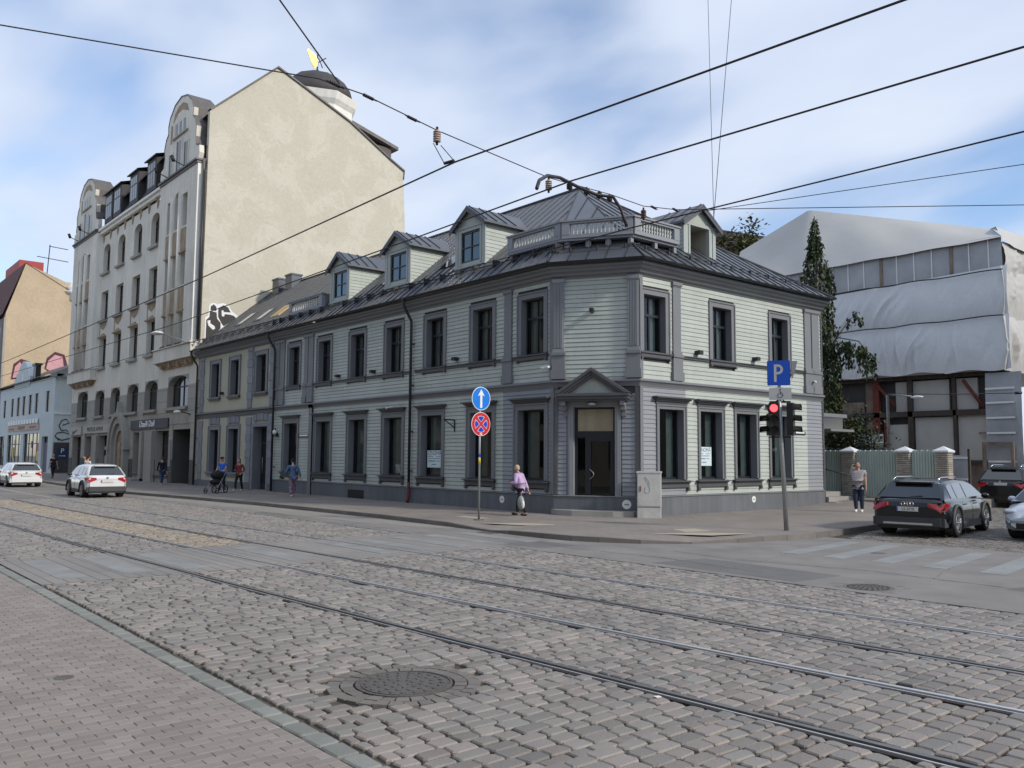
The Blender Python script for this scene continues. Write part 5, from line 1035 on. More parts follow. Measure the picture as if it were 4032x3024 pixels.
for k, (u, z, w2, h, cc) in enumerate(((-89.5, 1.5, .8, 1.2, (.6, .45, .05)), (-77.5, 2.2, 1.2, .9, (.5, .08, .08)), (-77.4, 1.3, 1.2, .8, (.6, .45, .05)), (-88.8, 2.9, .9, .6, (.6, .6, .6)), (-80.0, 2.6, .6, .7, (.1, .12, .3)))):
    t = thing('window_poster', TA(u, 0, z), ['yellow poster low in the left blue-house shop window', 'red poster high at the right edge of the blue-house shop window', 'yellow poster under the red one in the blue-house shop window', 'pale poster high in the left blue-house shop window', 'dark blue poster in the middle of the blue-house shop front'][k], 'poster'); q = MB(TA); q.box(u, u+w2, -.17, -.16, z, z+h); q.build('paper', mat('poster_%d' % k, cc, .6), t)
q = MB(TA); q.box(-74.4, -72.0, -.28, -.2, .16, 3.1); q.build('door', mat('purple_grey_door', (.10, .09, .14), .6), bh)
q = MB(TA); sw_ = [(0, 6.0), (.22, 5.97), (.22, 5.86), (.08, 5.78), (0, 5.78)]; sweepx(q, sw_, XB0, XB1+.2); q.T = None; q.slab([(XB1, 0), (XB1+.12, 0), (XB1+.12, 6), (XB1, 6)], 5.8, 5.95); q.build('storey_belt', M_white, bh)
q = MB(TA); sweepx(q, [(0, 9.75), (.55, 9.7), (.6, 9.55), (.3, 9.35), (0, 9.2)], -81.4, XB1+.5); sweepx(q, [(0, 9.75), (.55, 9.7), (.6, 9.55), (.3, 9.35), (0, 9.2)], XB0, -89); q.T = None; q.slab([(XB1, -.5), (XB1+.5, -.5), (XB1+.5, 8), (XB1, 8)], 9.4, 9.7); q.build('eaves_cornice', M_conc, bh)
q = MB(TA); q.prism([(-89, 9.2), (-81, 9.2), (-81, 10.25), (-81.9, 10.3), (-82.4, 11.2), (-83.6, 11.9), (-85.0, 12.1), (-86.3, 11.6), (-87.3, 10.9), (-88.1, 10.85), (-88.1, 10.3), (-89, 10.25)], -.5, .08); gb = q.build('stepped_gable', M_blue, bh)
q = MB(TA); q.box(-85.0, -84.2, .08, .09, 9.9, 10.7); q.build('gable_window', M_glassd, gb)
q = MB(); q.add([(XB0, -.4, 9.7), (XB1+.5, -.4, 9.7), (XB1-3, 5, 12.3), (XB0, 5, 12.3), (XB1+.5, 12, 9.7)], [(0, 1, 2, 3), (1, 4, 2)]); q.build('roof', M_brownroof, bh)
q = MB(TA); q.box(-80.6, -79.4, -.6, -.1, 9.8, 11.3); q.box(-80.8, -79.2, -.7, 0, 11.3, 11.5); q.build('chimney', M_gutter, bh)
t = thing('shop_sign', TA(-83.5, .05, 4.4), 'faded peach shop banner with a row of white letters on the pale blue house', 'shop sign'); q = MB(TA); q.box(-91.3, -75.8, .02, .08, 4.46, 5.10); q.build('banner', mat('faded_peach_banner', (.52, .40, .33), .8, var=.12), t)
for k in range(11): q = MB(TA); u = -90.9+k*1.38; q.box(u, u+1.0, .08, .16, 5.14, 5.6); q.build('letter_tile', M_white, t)
q = MB(TA); [q.box(u0, u1, .08, .085, z0, z1) for u0, u1, z0, z1 in ((-90.6, -87.8, 4.6, 4.8), (-85.8, -82.2, 4.6, 4.95), (-80, -77, 4.65, 4.85))]; q.build('banner_print', mat('banner_print_ink', (.28, .17, .14), .8), t)
TS = lambda a, b, c: (XB1+b, a, c)
t = thing('parking_sign', TS(.9, 0, 1.5), 'dark blue parking sign with white P and arrow on the side wall gateway', 'parking sign'); q = MB(TS); q.box(.1, 1.75, .05, .15, .2, 3.1); q.build('gate_panel', M_dslate, t); q = MB(TS); q.box(.42, 1.3, .15, .2, 1.5, 2.62); q.build('sign_face', mat('navy_sign', (.01, .03, .09), .4), t)
text('P', .62, TS, .86, .2, 2.28, 'letter', M_white, t); q = MB(TS); q.box(.55, 1.0, .2, .21, 1.79, 1.83); q.prism([(1.0, 1.74), (1.14, 1.81), (1.0, 1.88)], .2, .21); q.build('arrow', M_white, t)
t = thing('graffiti', TS(.8, 0, 4), 'dark looping graffiti over the parking gateway on the blue house side wall', 'graffiti')
q = MB(TS); q.tube([(.55, .02, 3.3+.0), (.2, .02, 3.7), (.35, .02, 4.0), (.9, .02, 4.1), (1.4, .02, 3.9), (1.2, .02, 4.3), (.7, .02, 4.25), (.5, .02, 4.7), (.7, .02, 5.2), (1.1, .02, 5.35), (1.4, .02, 5.0), (.8, .02, 4.75)], .05, 5); q.tube([(.3, .02, 3.55), (.8, .02, 3.3), (1.5, .02, 3.5)], .06, 5); q.build('paint_line', M_black, t)
# ochre fire wall and houses further left
yh = thing('ochre_wall_building', (-97.5, 2, 0), 'tall building with bare ochre side wall and steep dark roof at the left edge', 'building')
q = MB(lambda a, b, c: (-97.5+b, a, c)); q.prism([(.1, 0), (12, 0), (12, 20.5), (7.3, 23.5), (1.95, 25.5), (.06, 19.0)], -1, 0); q.build('side_wall', M_ochre, yh)
q = MB(TA); q.box(-150, -98.55, -9, 0, 0, 18.6); q.build('front_wall', mat('grey_brown_plaster', (.22, .19, .16), .9, var=.2, streak=.1), yh)
q = MB(); q.add([(-150, -.3, 18.6), (-97.4, -.3, 18.9), (-97.4, 1.9, 25.6), (-150, 1.9, 25.6), (-97.4, 12, 20), (-150, 12, 20)], [(0, 1, 2, 3), (3, 2, 4, 5)]); q.build('roof', mat('dark_red_roof', (.10, .035, .03), .8, var=.2), yh)
for k in range(8):
    for zz in (5, 8.5, 12, 15.5): q = MB(TA); u = -101-k*4; q.box(u, u+1.3, .0, .03, zz, zz+2); q.build('window', M_glassd, yh)
q = MB(); q.slab([(-112, 2.2), (-103, 2.2), (-103, 5), (-112, 5)], 24, 27.0); q.build('red_penthouse', mat('red_sheet', (.35, .04, .035), .6), yh)
q = MB(); q.tube([(-97.4, 0, 0.2), (-97.4, 0, 18.5)], .12, 6); q.build('downpipe', M_conc, yh)
gp = thing('graffiti', (-97.4, 3, 12), 'pink and maroon graffiti on the ochre wall above the blue house roof', 'graffiti'); TY = lambda a, b, c: (-97.5+b, a, c)
for nm, m, pls in (('maroon_outline', mat('maroon_spray', (.09, .025, .04), .8), ([(1.0, 11.0), (1.2, 12.9), (2.0, 13.6), (3.0, 13.3), (3.0, 11.2)], [(4.6, 12.6), (4.8, 13.9), (5.7, 14.8), (6.8, 14.5), (7.2, 13.2), (8.4, 13.4), (8.2, 12.6), (7.2, 12.2), (5.5, 11.8)])), ('pink_fill', mat('pink_spray', (.55, .30, .32), .8), ([(1.2, 11.2), (1.4, 12.6), (1.9, 13.2), (2.4, 12.4), (2.8, 13.0), (2.8, 11.6)], [(4.8, 12.6), (5.0, 13.6), (5.7, 14.4), (6.6, 14.2), (6.8, 12.8), (5.6, 12.1)]))):
    [MB(TY).prism(pl, 0, .02 if nm[0] == 'm' else .03).build(nm, m, gp) for pl in pls]
t = thing('tv_antenna', (-98, 4.4, 25), 'thin television aerial standing above the ochre wall', 'antenna'); q = MB(); q.tube([(-98, 4.4, 24), (-98, 4.6, 28.4)], .06, 5); q.tube([(-98, 3.2, 26.7), (-98, 6.8, 26.5)], .05, 5); q.tube([(-98, 4.5, 28.2), (-98, 6.7, 28.1)], .05, 5); q.build('mast', M_gutter, t)
t = thing('roof_vent', (-98, 9, 22), 'white ribbed roof vent beside the cream building', 'roof vent'); q = MB(); q.lathe([(.8, 21.5), (.8, 22.4), (1.3, 22.6), (.8, 22.9), (1.2, 23.2), (.7, 23.5), (.9, 23.8), (.2, 24.2)], (-98, 7.6, 0), 12); q.build('cowl', M_white, t)
# ---------------- tarpaulin-wrapped timber building on the right ----------------
tb = thing('wrapped_building', (-3, 26, 0), 'timber building under repair wrapped in grey-white tarpaulins, behind the green fence', 'building')
M_tarp = mat('grey_white_tarpaulin', (.68, .70, .72), .62, var=.10, scale=.5, fine=.05, fscale=9, bump=.9, bscale=2.2, spec=.35)
M_tarp2 = mat('beige_roof_tarpaulin', (.46, .455, .435), .7, var=.07, scale=.3, fine=.05, bump=1.0, bscale=1.5)
M_film = mat('dusty_plastic_film', (.36, .37, .39), .4, var=.25, scale=.7, bump=.5, bscale=5)
M_tim = mat('dark_timber', (.06, .045, .038), .85, var=.3, scale=3, streak=.3); M_redt = mat('red_oxide_timber', (.15, .03, .022), .8, var=.3, scale=3)
M_brick2 = mat('weathered_planks', (.21, .165, .13), .9, var=.35, scale=1.5, streak=.3); M_pan = mat('grey_render_panel', (.44, .43, .40), .9, var=.14, scale=.7, fine=.08, bump=.3)
def cloth(T, u0, u1, ztop, zbot, amp, name, m, root, nu=220, nv=26, seed=0, slant=0, scal=None):
    r = random.Random(seed); sg_ = r.choice((-1, 1)); fr = [(r.uniform(1.5, 9), r.uniform(0, 6), sg_*r.uniform(-.1, .8), r.uniform(.2, .8)) for _ in range(9)]; vs = []
    for j in range(nv+1):
        t = j/nv
        for i in range(nu+1):
            s_ = i/nu; u = u0+(u1-u0)*s_; zt = ztop(u); zb = zbot(u); z = zt+(zb-zt)*t
            d = sum(a*((1-abs(sin(f*(u+.15*sin(u*1.7+z)+k*(z-zt))*.5+p)))**4)*(.4+.6*sin(u*.9*k+p+z*.6)**2) for f, p, k, a in fr)*amp*1.5*(.5+.5*sin(u*.7+seed)+.3*sin(u*2.3+seed))*(.25+.75*sin(pi*min(t*1.05, 1)))+.12*sin(pi*t)
            vs.append(T(u, d, z))
    q = MB(); q.smooth = True; q.add(vs, [(j*(nu+1)+i, j*(nu+1)+i+1, (j+1)*(nu+1)+i+1, (j+1)*(nu+1)+i) for j in range(nv) for i in range(nu)]); return q.build(name, m, root)
TT = lambda u, d, z: (u, 26-d, z)
scl = lambda a, b, n, p=0: (lambda u: a+b*u+n*abs(sin(u*1.1+p)))
cloth(lambda u, d, z: TT(u, d+.12, z), -9, 5.1, lambda u: 11.5+.03*u, lambda u: 9.02+.0*u+.06*sin(u*2.1), .10, 'tarpaulin', M_tarp, tb, seed=3)
cloth(lambda u, d, z: TT(u, d+.22, z), -3.6, 5.15, lambda u: 9.18, lambda u: 6.42+.12*sin(u*1.3+.6)**2+(.0 if u > 2 else .05), .13, 'tarpaulin', M_tarp, tb, seed=8)
cloth(lambda u, d, z: TT(u, d+.05, z), -9, -3.4, lambda u: 9.1, lambda u: 6.5, .1, 'tarpaulin', M_tarp, tb, seed=12)
TTs = lambda u, d, z: (4.9+d, 26+u, z)
cloth(TTs, 0, 12, lambda u: 12.9, lambda u: 11.2-.4*sin(u*2), .25, 'tarpaulin', M_tarp2, tb, nu=60, seed=5); cloth(TTs, -.35, 12, lambda u: 11.6, lambda u: 9.0, .14, 'tarpaulin', M_tarp2, tb, nu=60, seed=6); cloth(TTs, -.45, 12, lambda u: 9.2, lambda u: 6.4, .16, 'tarpaulin', M_tarp2, tb, nu=60, seed=7)
q = MB(TT); q.box(-10.5, 4.8, -12, -.12, 6.5, 12.9); q.build('wrapped_core', M_tarp, tb)
for z in (9.14, 11.42): q = MB(TT); q.tube([(u, .42+.04*sin(u*3), z+.03*sin(u*2)) for u in np.arange(-8, 5.3, .5)], .035, 5); q.build('tie_rope', M_tim, tb)
# film band with battens
q = MB(TT); q.add([(-10, .0, 11.4), (4.85, .0, 11.4), (4.85, 0, 13.2), (-10, 0, 13.2)], [(0, 1, 2, 3)]); q.build('film_band', M_film, tb)
for k, u in enumerate(np.arange(-8.8, 4.8, .93)):
    q = MB(TT); q.box(u, u+(.16 if k % 4 == 0 else .05), .01, .06, 11.45, 13.15); q.build('film_batten', M_brick2 if k % 4 == 0 else M_white, tb)
q = MB(TT); q.box(-10, 4.9, .02, .12, 11.35, 11.5); q.build('rail_beam', M_tim, tb)
# roof tarpaulin
ra, P1, P2_, rb, rl = (-10.9, 28, 13.1), (-7.3, 29, 17.75), (3.3, 29, 14.4), (5.0, 25.7, 12.95), (-12.4, 28.6, 16.0)
q = MB(); q.smooth = True; nu = 60; nv = 12; vs = []
for j in range(nv+1):
    t = j/nv
    for i in range(nu+1):
        s_ = i/nu; lo = (-10.9+15.9*s_, 25.75, 13.05-.02*sin(s_*30)); k1 = (-7.3-(-12.4))/(3.3+12.4)
        hx = -12.4+15.7*s_; hz = 16.0+(17.75-16.0)*min(1, s_/k1) if s_ < k1 else 17.75+(14.4-17.75)*(s_-k1)/(1-k1)
        bulge = .05*sin(s_*23+t*3)*sin(pi*t)+.05*sin(pi*t)
        vs.append((lo[0]+(hx-lo[0])*t, lo[1]+(29-lo[1])*t, lo[2]+(hz-lo[2])*t+bulge))
q.add(vs, [(j*(nu+1)+i, j*(nu+1)+i+1, (j+1)*(nu+1)+i+1, (j+1)*(nu+1)+i) for j in range(nv) for i in range(nu)]); q.build('roof_tarpaulin', M_tarp2, tb)
q = MB(); q.smooth = True; q.add([(3.3, 29, 14.4), (4.2, 27.2, 14.0), (5.0, 25.75, 12.95), (5.1, 27, 12.7), (5.3, 30, 12.6), (6.0, 34, 13.0), (5.0, 32, 14.0), (5.2, 28.2, 13.4)], [(0, 1, 7), (1, 2, 3), (1, 3, 7), (7, 3, 4), (0, 7, 6), (7, 4, 5, 6)]); q.build('roof_tarpaulin', M_tarp2, tb); q = MB(); q.add([(-12.4, 29, 16), (-12.4, 29, 9), (-10.9, 25.75, 9), (-10.9, 25.75, 13.05)], [(0, 1, 2, 3)]); q.build('roof_tarpaulin', M_tarp2, tb)
# timber frame ground part
q = MB(TT); q.box(-10.5, 4.2, -.9, -.6, 0, 6.5); q.build('back_wall', M_dslate, tb)
for u0, u1, z0, z1, m in ((-10.5, -4.6, .2, 4.0, M_brick2), (-4.5, -2.7, 4.3, 5.2, M_brick2), (-2.6, -1.9, .4, 6.3, M_brick2), (-1.45, -.2, .2, 3.9, M_pan), (.1, 2.1, 2.05, 4.25, M_pan), (-.1, 1.9, 4.6, 6.2, M_pan), (2.3, 3.9, 2.0, 4.3, M_pan), (2.1, 3.3, 4.6, 6.2, M_pan), (-.9, -.3, 4.4, 6.2, M_pan), (.2, 3.9, .2, 1.9, M_brick2)):
    q = MB(TT); q.box(u0, u1, -.58, -.45, z0, z1); q.build('infill_panel', m, tb)
for u0, u1, z0, z1, m in ((-10.5, 4.0, 4.3, 4.58, M_tim), (-10.5, 4.9, 6.28, 6.5, M_tim), (-4.9, -4.6, .2, 6.3, M_redt), (-2.1, -1.75, .2, 6.3, M_redt), (-.2, .05, .2, 6.3, M_tim), (2.12, 2.28, .2, 6.3, M_tim), (3.9, 4.15, .2, 6.3, M_tim), (-7.0, -6.75, .2, 6.3, M_tim), (-8.8, -8.6, .2, 6.3, M_tim), (-3.6, -3.45, .3, 4.3, M_redt), (-1.5, -1.3, .2, 4.2, M_redt), (.1, 4.0, 1.85, 2.0, M_tim)):
    q = MB(TT); q.box(u0, u1, -.5, -.25, z0, z1); q.build('timber_post' if u1-u0 < 1 else 'timber_beam', m, tb)
for a, b in (((-1.8, 6.1), (-.9, 4.9)), ((2.7, 6.1), (3.6, 4.7)), ((-4.8, 5.9), (-4.0, 4.7))):
    q = MB(TT); q.tube([(a[0], -.2, a[1]), (b[0], -.3, b[1])], .09, 6); q.build('brace', M_redt, tb)
q = MB(TT); q.box(3.4, 4.1, -.25, -.1, 3.3, 3.42); q.build('ledge_plank', M_brick2, tb)
q = MB(TT); q.box(-3.4, -1.55, -.24, -.2, .3, 3.4); fw = q.build('film_window', M_film, tb)
for z in (3.3, 2.9, 1.7): q = MB(TT); q.box(-3.4, -1.55, -.2, -.17, z, z+.07); q.build('tape_strip', M_white, fw)
cloth(lambda u, d, z: TT(u, d*1.0+.02, z), 3.85, 5.5, lambda u: 6.35, lambda u: .3, .06, 'film_curtain', M_film, tb, nu=30, nv=30, seed=21)
for z in (5.5, 4.8, 4.05, 3.3, 1.9): q = MB(TT); q.box(3.9, 5.2, .2, .23, z, z+.09); q.build('tape_strip', M_white, tb)
q = MB(TT); q.box(3.72, 3.88, .3, .4, .3, 2.75); q.box(5.0, 5.15, .3, .4, .3, 2.75); q.box(3.72, 5.15, .3, .4, 2.75, 2.9); q.build('film_frame', M_brick2, tb)
# ---------------- green metal fence with brick pillars ----------------
FY = 15.2; fz = .40
fe = thing('metal_fence', (4, FY, fz), 'pale green corrugated metal fence between brick pillars behind the phoning man', 'fence')
M_fen = mat('pale_green_sheet_metal', (.47, .55, .50), .5, metal=.1, var=.08, scale=1, streak=.08)
for x0, x1 in ((-2.0, 2.05), (2.6, 4.42), (4.95, 5.97)):
    n_ = round((x1-x0)/.115)
    for k in range(n_):
        a = x0+(x1-x0)*k/n_; b = x0+(x1-x0)*(k+1)/n_; w2 = (b-a)
        q = MB(); q.slab([(a, FY+.02), (a+w2*.18, FY-.03), (a+w2*.62, FY-.03), (a+w2*.8, FY+.02), (b, FY+.02), (b, FY+.03), (a, FY+.03)], fz+.04, 2.38+(.02 if k % 2 else 0)); q.build('fence_sheet', M_fen, fe)
M_fbr = mat('pale_fence_brick', (.40, .36, .30), .85, var=.15, scale=5, fine=.1, bump=.3, tint=.2)
M_mort = mat('dark_mortar', (.11, .10, .09), .95)
for i, (x0, x1) in enumerate(((2.07, 2.60), (4.43, 4.94), (5.97, 6.45))):
    t = thing('brick_pillar', ((x0+x1)/2, FY, fz), ['pale brick fence pillar directly behind the phoning man, next to the steps', 'middle pale brick fence pillar above the rear of the black estate car', 'rightmost pale brick fence pillar left of the black SUV'][i], 'pillar', 'brick pillars of the green fence')
    q = MB(); q.slab([(x0+.02, FY-.23), (x1-.02, FY-.23), (x1-.02, FY+.23), (x0+.02, FY+.23)], .1, 2.3); q.build('core', M_mort, t)
    z = .15; k = 0
    while z < 2.28:
        h_ = .065
        for (ya, yb, xa, xb) in ((FY-.255, FY-.225, x0, x1),):
            cuts = [xa, xa+(xb-xa)*(.5 if k % 2 else .25), xb-(xb-xa)*(.0 if k % 2 else .25), xb]
            for c0, c1 in zip(cuts, cuts[1:]):
                if c1-c0 < .05: continue
                q = MB(); q.tint = random.random(); q.slab([(c0+.006, ya-random.uniform(0, .01)), (c1-.006, ya), (c1-.006, yb), (c0+.006, yb)], z, z+h_); q.build('brick', M_fbr, t)
        q = MB(); q.tint = random.random(); q.slab([(x1-.02, FY-.22), (x1+.012, FY-.22), (x1+.012, FY+.2), (x1-.02, FY+.2)], z, z+h_); q.build('brick', M_fbr, t)
        z += .085; k += 1
    q = MB(); q.slab([(x0-.06, FY-.32), (x1+.06, FY-.32), (x1+.06, FY+.32), (x0-.06, FY+.32)], 2.30, 2.37); xc = (x0+x1)/2; q.add([(x0-.06, FY-.32, 2.37), (x1+.06, FY-.32, 2.37), (x1+.06, FY+.32, 2.37), (x0-.06, FY+.32, 2.37), (xc, FY, 2.55)], [(0, 1, 4), (1, 2, 4), (2, 3, 4), (3, 0, 4)]); q.build('cap', M_tarp, t)
t = thing('site_gate', (7.0, 16.2, .4), 'grey boarded site door wrapped in film, right of the last pillar', 'gate'); q = MB(); q.slab([(5.82, 16.4), (6.62, 16.4), (6.62, 16.5), (5.82, 16.5)], .2, 2.2); q.build('film_panel', M_film, t)
for z in (2.05, 1.2): q = MB(); q.slab([(5.82, 16.36), (6.62, 16.36), (6.62, 16.4), (5.82, 16.4)], z, z+.08); q.build('rail', M_tarp, t)
q = MB(); q.slab([(6.62, 16.4), (6.70, 16.4), (6.70, 16.5), (6.62, 16.5)], .2, 2.45); q.build('post', M_tim, t)
# steps beside the house end
t = thing('entrance_steps', (2.5, 13.4, .1), 'short concrete steps with a dark handrail at the far end of the side wall', 'steps')
for k in range(3): q = MB(); q.slab([(1.2, 12.55+.0), (3.1-k*.32, 12.55), (3.1-k*.32, 14.6-.25*(k)), (1.2, 14.6-.25*k)], .1+k*.19, .1+(k+1)*.19-.004); q.build('step', M_conc, t)
q = MB(); q.tube([(1.9, 12.62, 1.75), (3.05, 14.2, 1.3), (3.12, 14.3, 1.2), (3.12, 14.3, .2)], .028, 8); q.build('handrail', M_black, t); q = MB(); q.slab([(2.5, 12.45), (2.62, 12.45), (2.62, 12.62), (2.5, 12.62)], .2, 1.1); q.build('post', M_tim, t)
t = thing('rear_annex', (1.2, 13.6, 3.4), 'small grey projecting glazed porch roof at the back corner of the house', 'porch'); q = MB(); q.slab([(1.0, 13), (2.35, 13), (2.35, 14.6), (1.0, 14.6)], 3.25, 3.75); q.build('glazing', M_glassd, t); q = MB(); q.slab([(.9, 12.9), (2.75, 12.9), (2.75, 14.8), (.9, 14.8)], 3.15, 3.25); q.slab([(.9, 12.9), (2.45, 12.9), (2.45, 14.8), (.9, 14.8)], 3.75, 3.9); q.build('frame', M_trim, t)
t = thing('suspended_cable', (1.75, 20, 5.1), 'black cable stretched from the lamp post towards the film-wrapped corner', 'cable'); q = MB(); q.tube([(1.75, 20, 5.1), (3.9, 22, 5.08), (6.0, 24, 5.14)], .02, 5); q.tube([(5.9, 23.9, 5.13), (6.1, 24.1, 5.15)], .07, 6); q.build('cable', M_wire, t)
# ---------------- background: brown wall, trees ----------------
t = thing('brown_brick_building', (-24, 46, 10), 'distant brown windowless wall between the last dormer and the wrapped building', 'building'); q = MB(); q.slab([(-40, 46), (-19, 46), (-19, 60), (-40, 60)], 0, 21.0); q.add([(-40, 46, 21), (-19, 46, 21), (-19, 60, 21), (-26.5, 46, 23.5), (-40, 46, 26)], [(0, 1, 3, 4)]); q.build('wall', mat('brown_brick_far', (.15, .115, .095), .9, var=.2, scale=1.2, fine=.25, fscale=12), t)
def leaves(mb, pts, s0, hang=0., flat=.6):
    for p in pts:
        s_ = s0*random.uniform(.6, 1.3); a = random.uniform(0, 2*pi); e = random.uniform(-1, 1) if not hang else random.uniform(-1.5, -.7)
        u = Vector((cos(a)*cos(e), sin(a)*cos(e), sin(e)))*s_; v = Vector((-sin(a), cos(a), random.uniform(-.4, .4)))*s_*flat*.5
        p = Vector(p); mb.tint = random.random(); mb.add([tuple(p-v*.3), tuple(p+u*.5-v), tuple(p+u), tuple(p+u*.5+v)], [(0, 1, 2, 3)])
def tree(x, y, z0, h, r, lab, m=None, n=2600, s0=.35, group=None, cz=.62):
    t = thing('tree', (x, y, z0), lab, 'tree', group); q = MB(); q.tube([(x, y, z0), (x+.1, y, z0+h*.45), (x, y+.1, z0+h*.8)], [.25, .16, .05], 8)
    for k in range(7): a = k*2.4; z = z0+h*(.35+.07*k); q.tube([(x, y, z), (x+cos(a)*r*.5, y+sin(a)*r*.5, z+h*.1)], [.08, .03], 5)
    q.build('trunk', M_bark, t); cl = [(x+random.gauss(0, r*.42), y+random.gauss(0, r*.42), z0+h*cz+random.gauss(0, h*.055), random.uniform(.2, .42)*r) for _ in range(26)]; pts = []
    for _ in range(n): c = random.choice(cl); pts.append((c[0]+random.gauss(0, c[3]*.5), c[1]+random.gauss(0, c[3]*.5), c[2]+random.gauss(0, c[3]*.42)))
    q = MB(); leaves(q, pts, s0); q.build('crown', m or M_leaf2, t)
tree(-21.5, 42, 0, 22.6, 3.2, 'olive green tree top between the brown wall and the wrapped roof', n=2600, s0=.42, cz=.86); tree(-24.5, 41.5, 0, 20.2, 3.0, 'lower olive tree crown in front of the brown wall', n=2600, s0=.42, cz=.86)
# weeping birch
wb = thing('weeping_birch', (-1.2, 19, .4), 'tall narrow weeping birch with dark hanging foliage behind the house end', 'tree')
q = MB(); tr = [(-1.3, 19, .2), (-1.2, 19, 4), (-1.35, 19.1, 8), (-1.15, 19, 11.5), (-1.2, 19, 14.2)]; q.tube(tr, [.22, .18, .13, .08, .03], 8)
q.build('trunk', M_barkw, wb); q = MB(); lf = MB()
random.seed(4)
def strand(px, py, pz, L_):
    n_ = max(3, int(L_/.16)); pts = []
    for k in range(n_): pts += [(px+random.gauss(0, .05)+.02*k*random.uniform(-.5, 1), py+random.gauss(0, .05), pz-k*.16+random.gauss(0, .04)) for _ in range(3)]
    leaves(lf, pts, .21, hang=1, flat=.55)
for k in range(430):
    z = random.uniform(3.2, 14.0); f = (14.2-z)/11; rr = (.12+.72*min(1, (f/.27)**1.3)+.35*f)*random.uniform(.5, 1.0)*(1 if z < 12 else .75); a = random.uniform(0, 2*pi)
    if random.random() < .25 and z < 8: pass
    px, py = -1.25+rr*cos(a), 19+rr*sin(a); 
    if k % 3 == 0: q.tube([(-1.25, 19, z-.2), (-1.25+rr*.5*cos(a), 19+rr*.5*sin(a), z+.15), (px, py, z)], [.03, .02, .008], 4, cap=False)
    strand(px, py, z, random.uniform(.5, 1.9)*(.5+.7*f))
for k in range(60):   # leaning bough to the right
    s_ = random.random(); px = -1.2+2.9*s_; pz = 7.2+1.1*sin(pi*s_*.55)-1.6*s_**2; strand(px, 19+random.gauss(0, .25), pz, random.uniform(.5, 1.6))
q.tube([(-1.2, 19, 6.4), (-.2, 19, 7.9), (.9, 19, 7.6), (1.7, 19, 6.6)], [.06, .04, .03, .01], 5)
q.tube([(-.2, 19, 7.9), (.5, 19, 8.7), (.95, 19, 9.0)], [.03, .02, .01], 5); [strand(.5+random.uniform(-.2, .6), 19, 8.9+random.uniform(-.3, .2), .5) for _ in range(9)]
q.build('branches', M_bark, wb); lf.build('crown', M_leaf, wb)
# dark shrub and parked cars' yard behind the fence
t = thing('shrub', (1.0, 18, .4), 'dark round shrub growing behind the green fence', 'shrub'); q = MB(); [q.tube([(1.0, 18, .3), (1.0+random.uniform(-1.2, 1.2), 18+random.uniform(-.5, .5), random.uniform(2.5, 4.4))], [.05, .015], 4) for _ in range(9)]; q.build('stems', M_bark, t)
q = MB(); pts = []
for _ in range(3400):
    a, b = random.gauss(0, .62), random.gauss(0, .5); pts.append((.9+a*1.25, 18+b, 2.9+random.gauss(0, .62)-.25*a*a))
leaves(q, pts, .17); q.build('crown', M_leaf, t)
t = thing('lamp_post', (1.2, 20, .3), 'grey lamp post with a short arm standing behind the fence', 'street lamp'); q = MB(); q.tube([(1.75, 20, .3), (1.72, 20, 5.05), (2.4, 20, 5.0), (2.85, 20, 4.93)], [.09, .07, .04, .03], 8); q.build('pole', M_steel, t); q = MB(); q.ell((3.1, 20, 4.88), (.3, .1, .07)); q.build('lamp_head', M_white, t)
# ---------------- unseen street blocks, added to darken what the window panes reflect ----------------
M_city = mat('warm_city_plaster', (.36, .31, .24), .9, var=.15, scale=.2, streak=.1)
def block(x0, x1, y0, y1, h, lab, face='y1', m=None):
    t = thing('reflection_block', ((x0+x1)/2, (y0+y1)/2, 0), lab, 'building'); q = MB(); q.slab([(x0, y0), (x1, y0), (x1, y1), (x0, y1)], 0, h); q.build('wall', m or M_city, t)
    q = MB(); fl = int((h-2)//3.5)
    for f in range(fl):
        z = 1.2+f*3.5
        if face in ('y1',):
            x = x0+1.2
            while x < x1-2: q.box(x, x+1.3, y1-.02, y1+.03, z, z+2.1); x += 2.9
        if face == 'x0':
            y = y0+1.2
            while y < y1-2: q.box(x0-.03, x0+.02, y, y+1.3, z, z+2.1); y += 2.9
    q.build('windows', M_glassd, t, kind='stuff'); return t
block(-75, -18, -42, -26.5, 17, 'unseen ochre row added across the tram street to darken pane reflections'); block(-16, 14, -46, -28, 13, 'unseen lower block added behind the camera for pane reflections'); block(16, 60, -46, -29, 18, 'unseen tall block added behind the camera, right, for pane reflections')
block(30, 44, .5, 11.5, 7.5, 'unseen low corner block added across the side street for reflections', 'x0'); block(31, 44, 11.6, 60, 9, 'unseen low block added along the side street for reflections', 'x0')
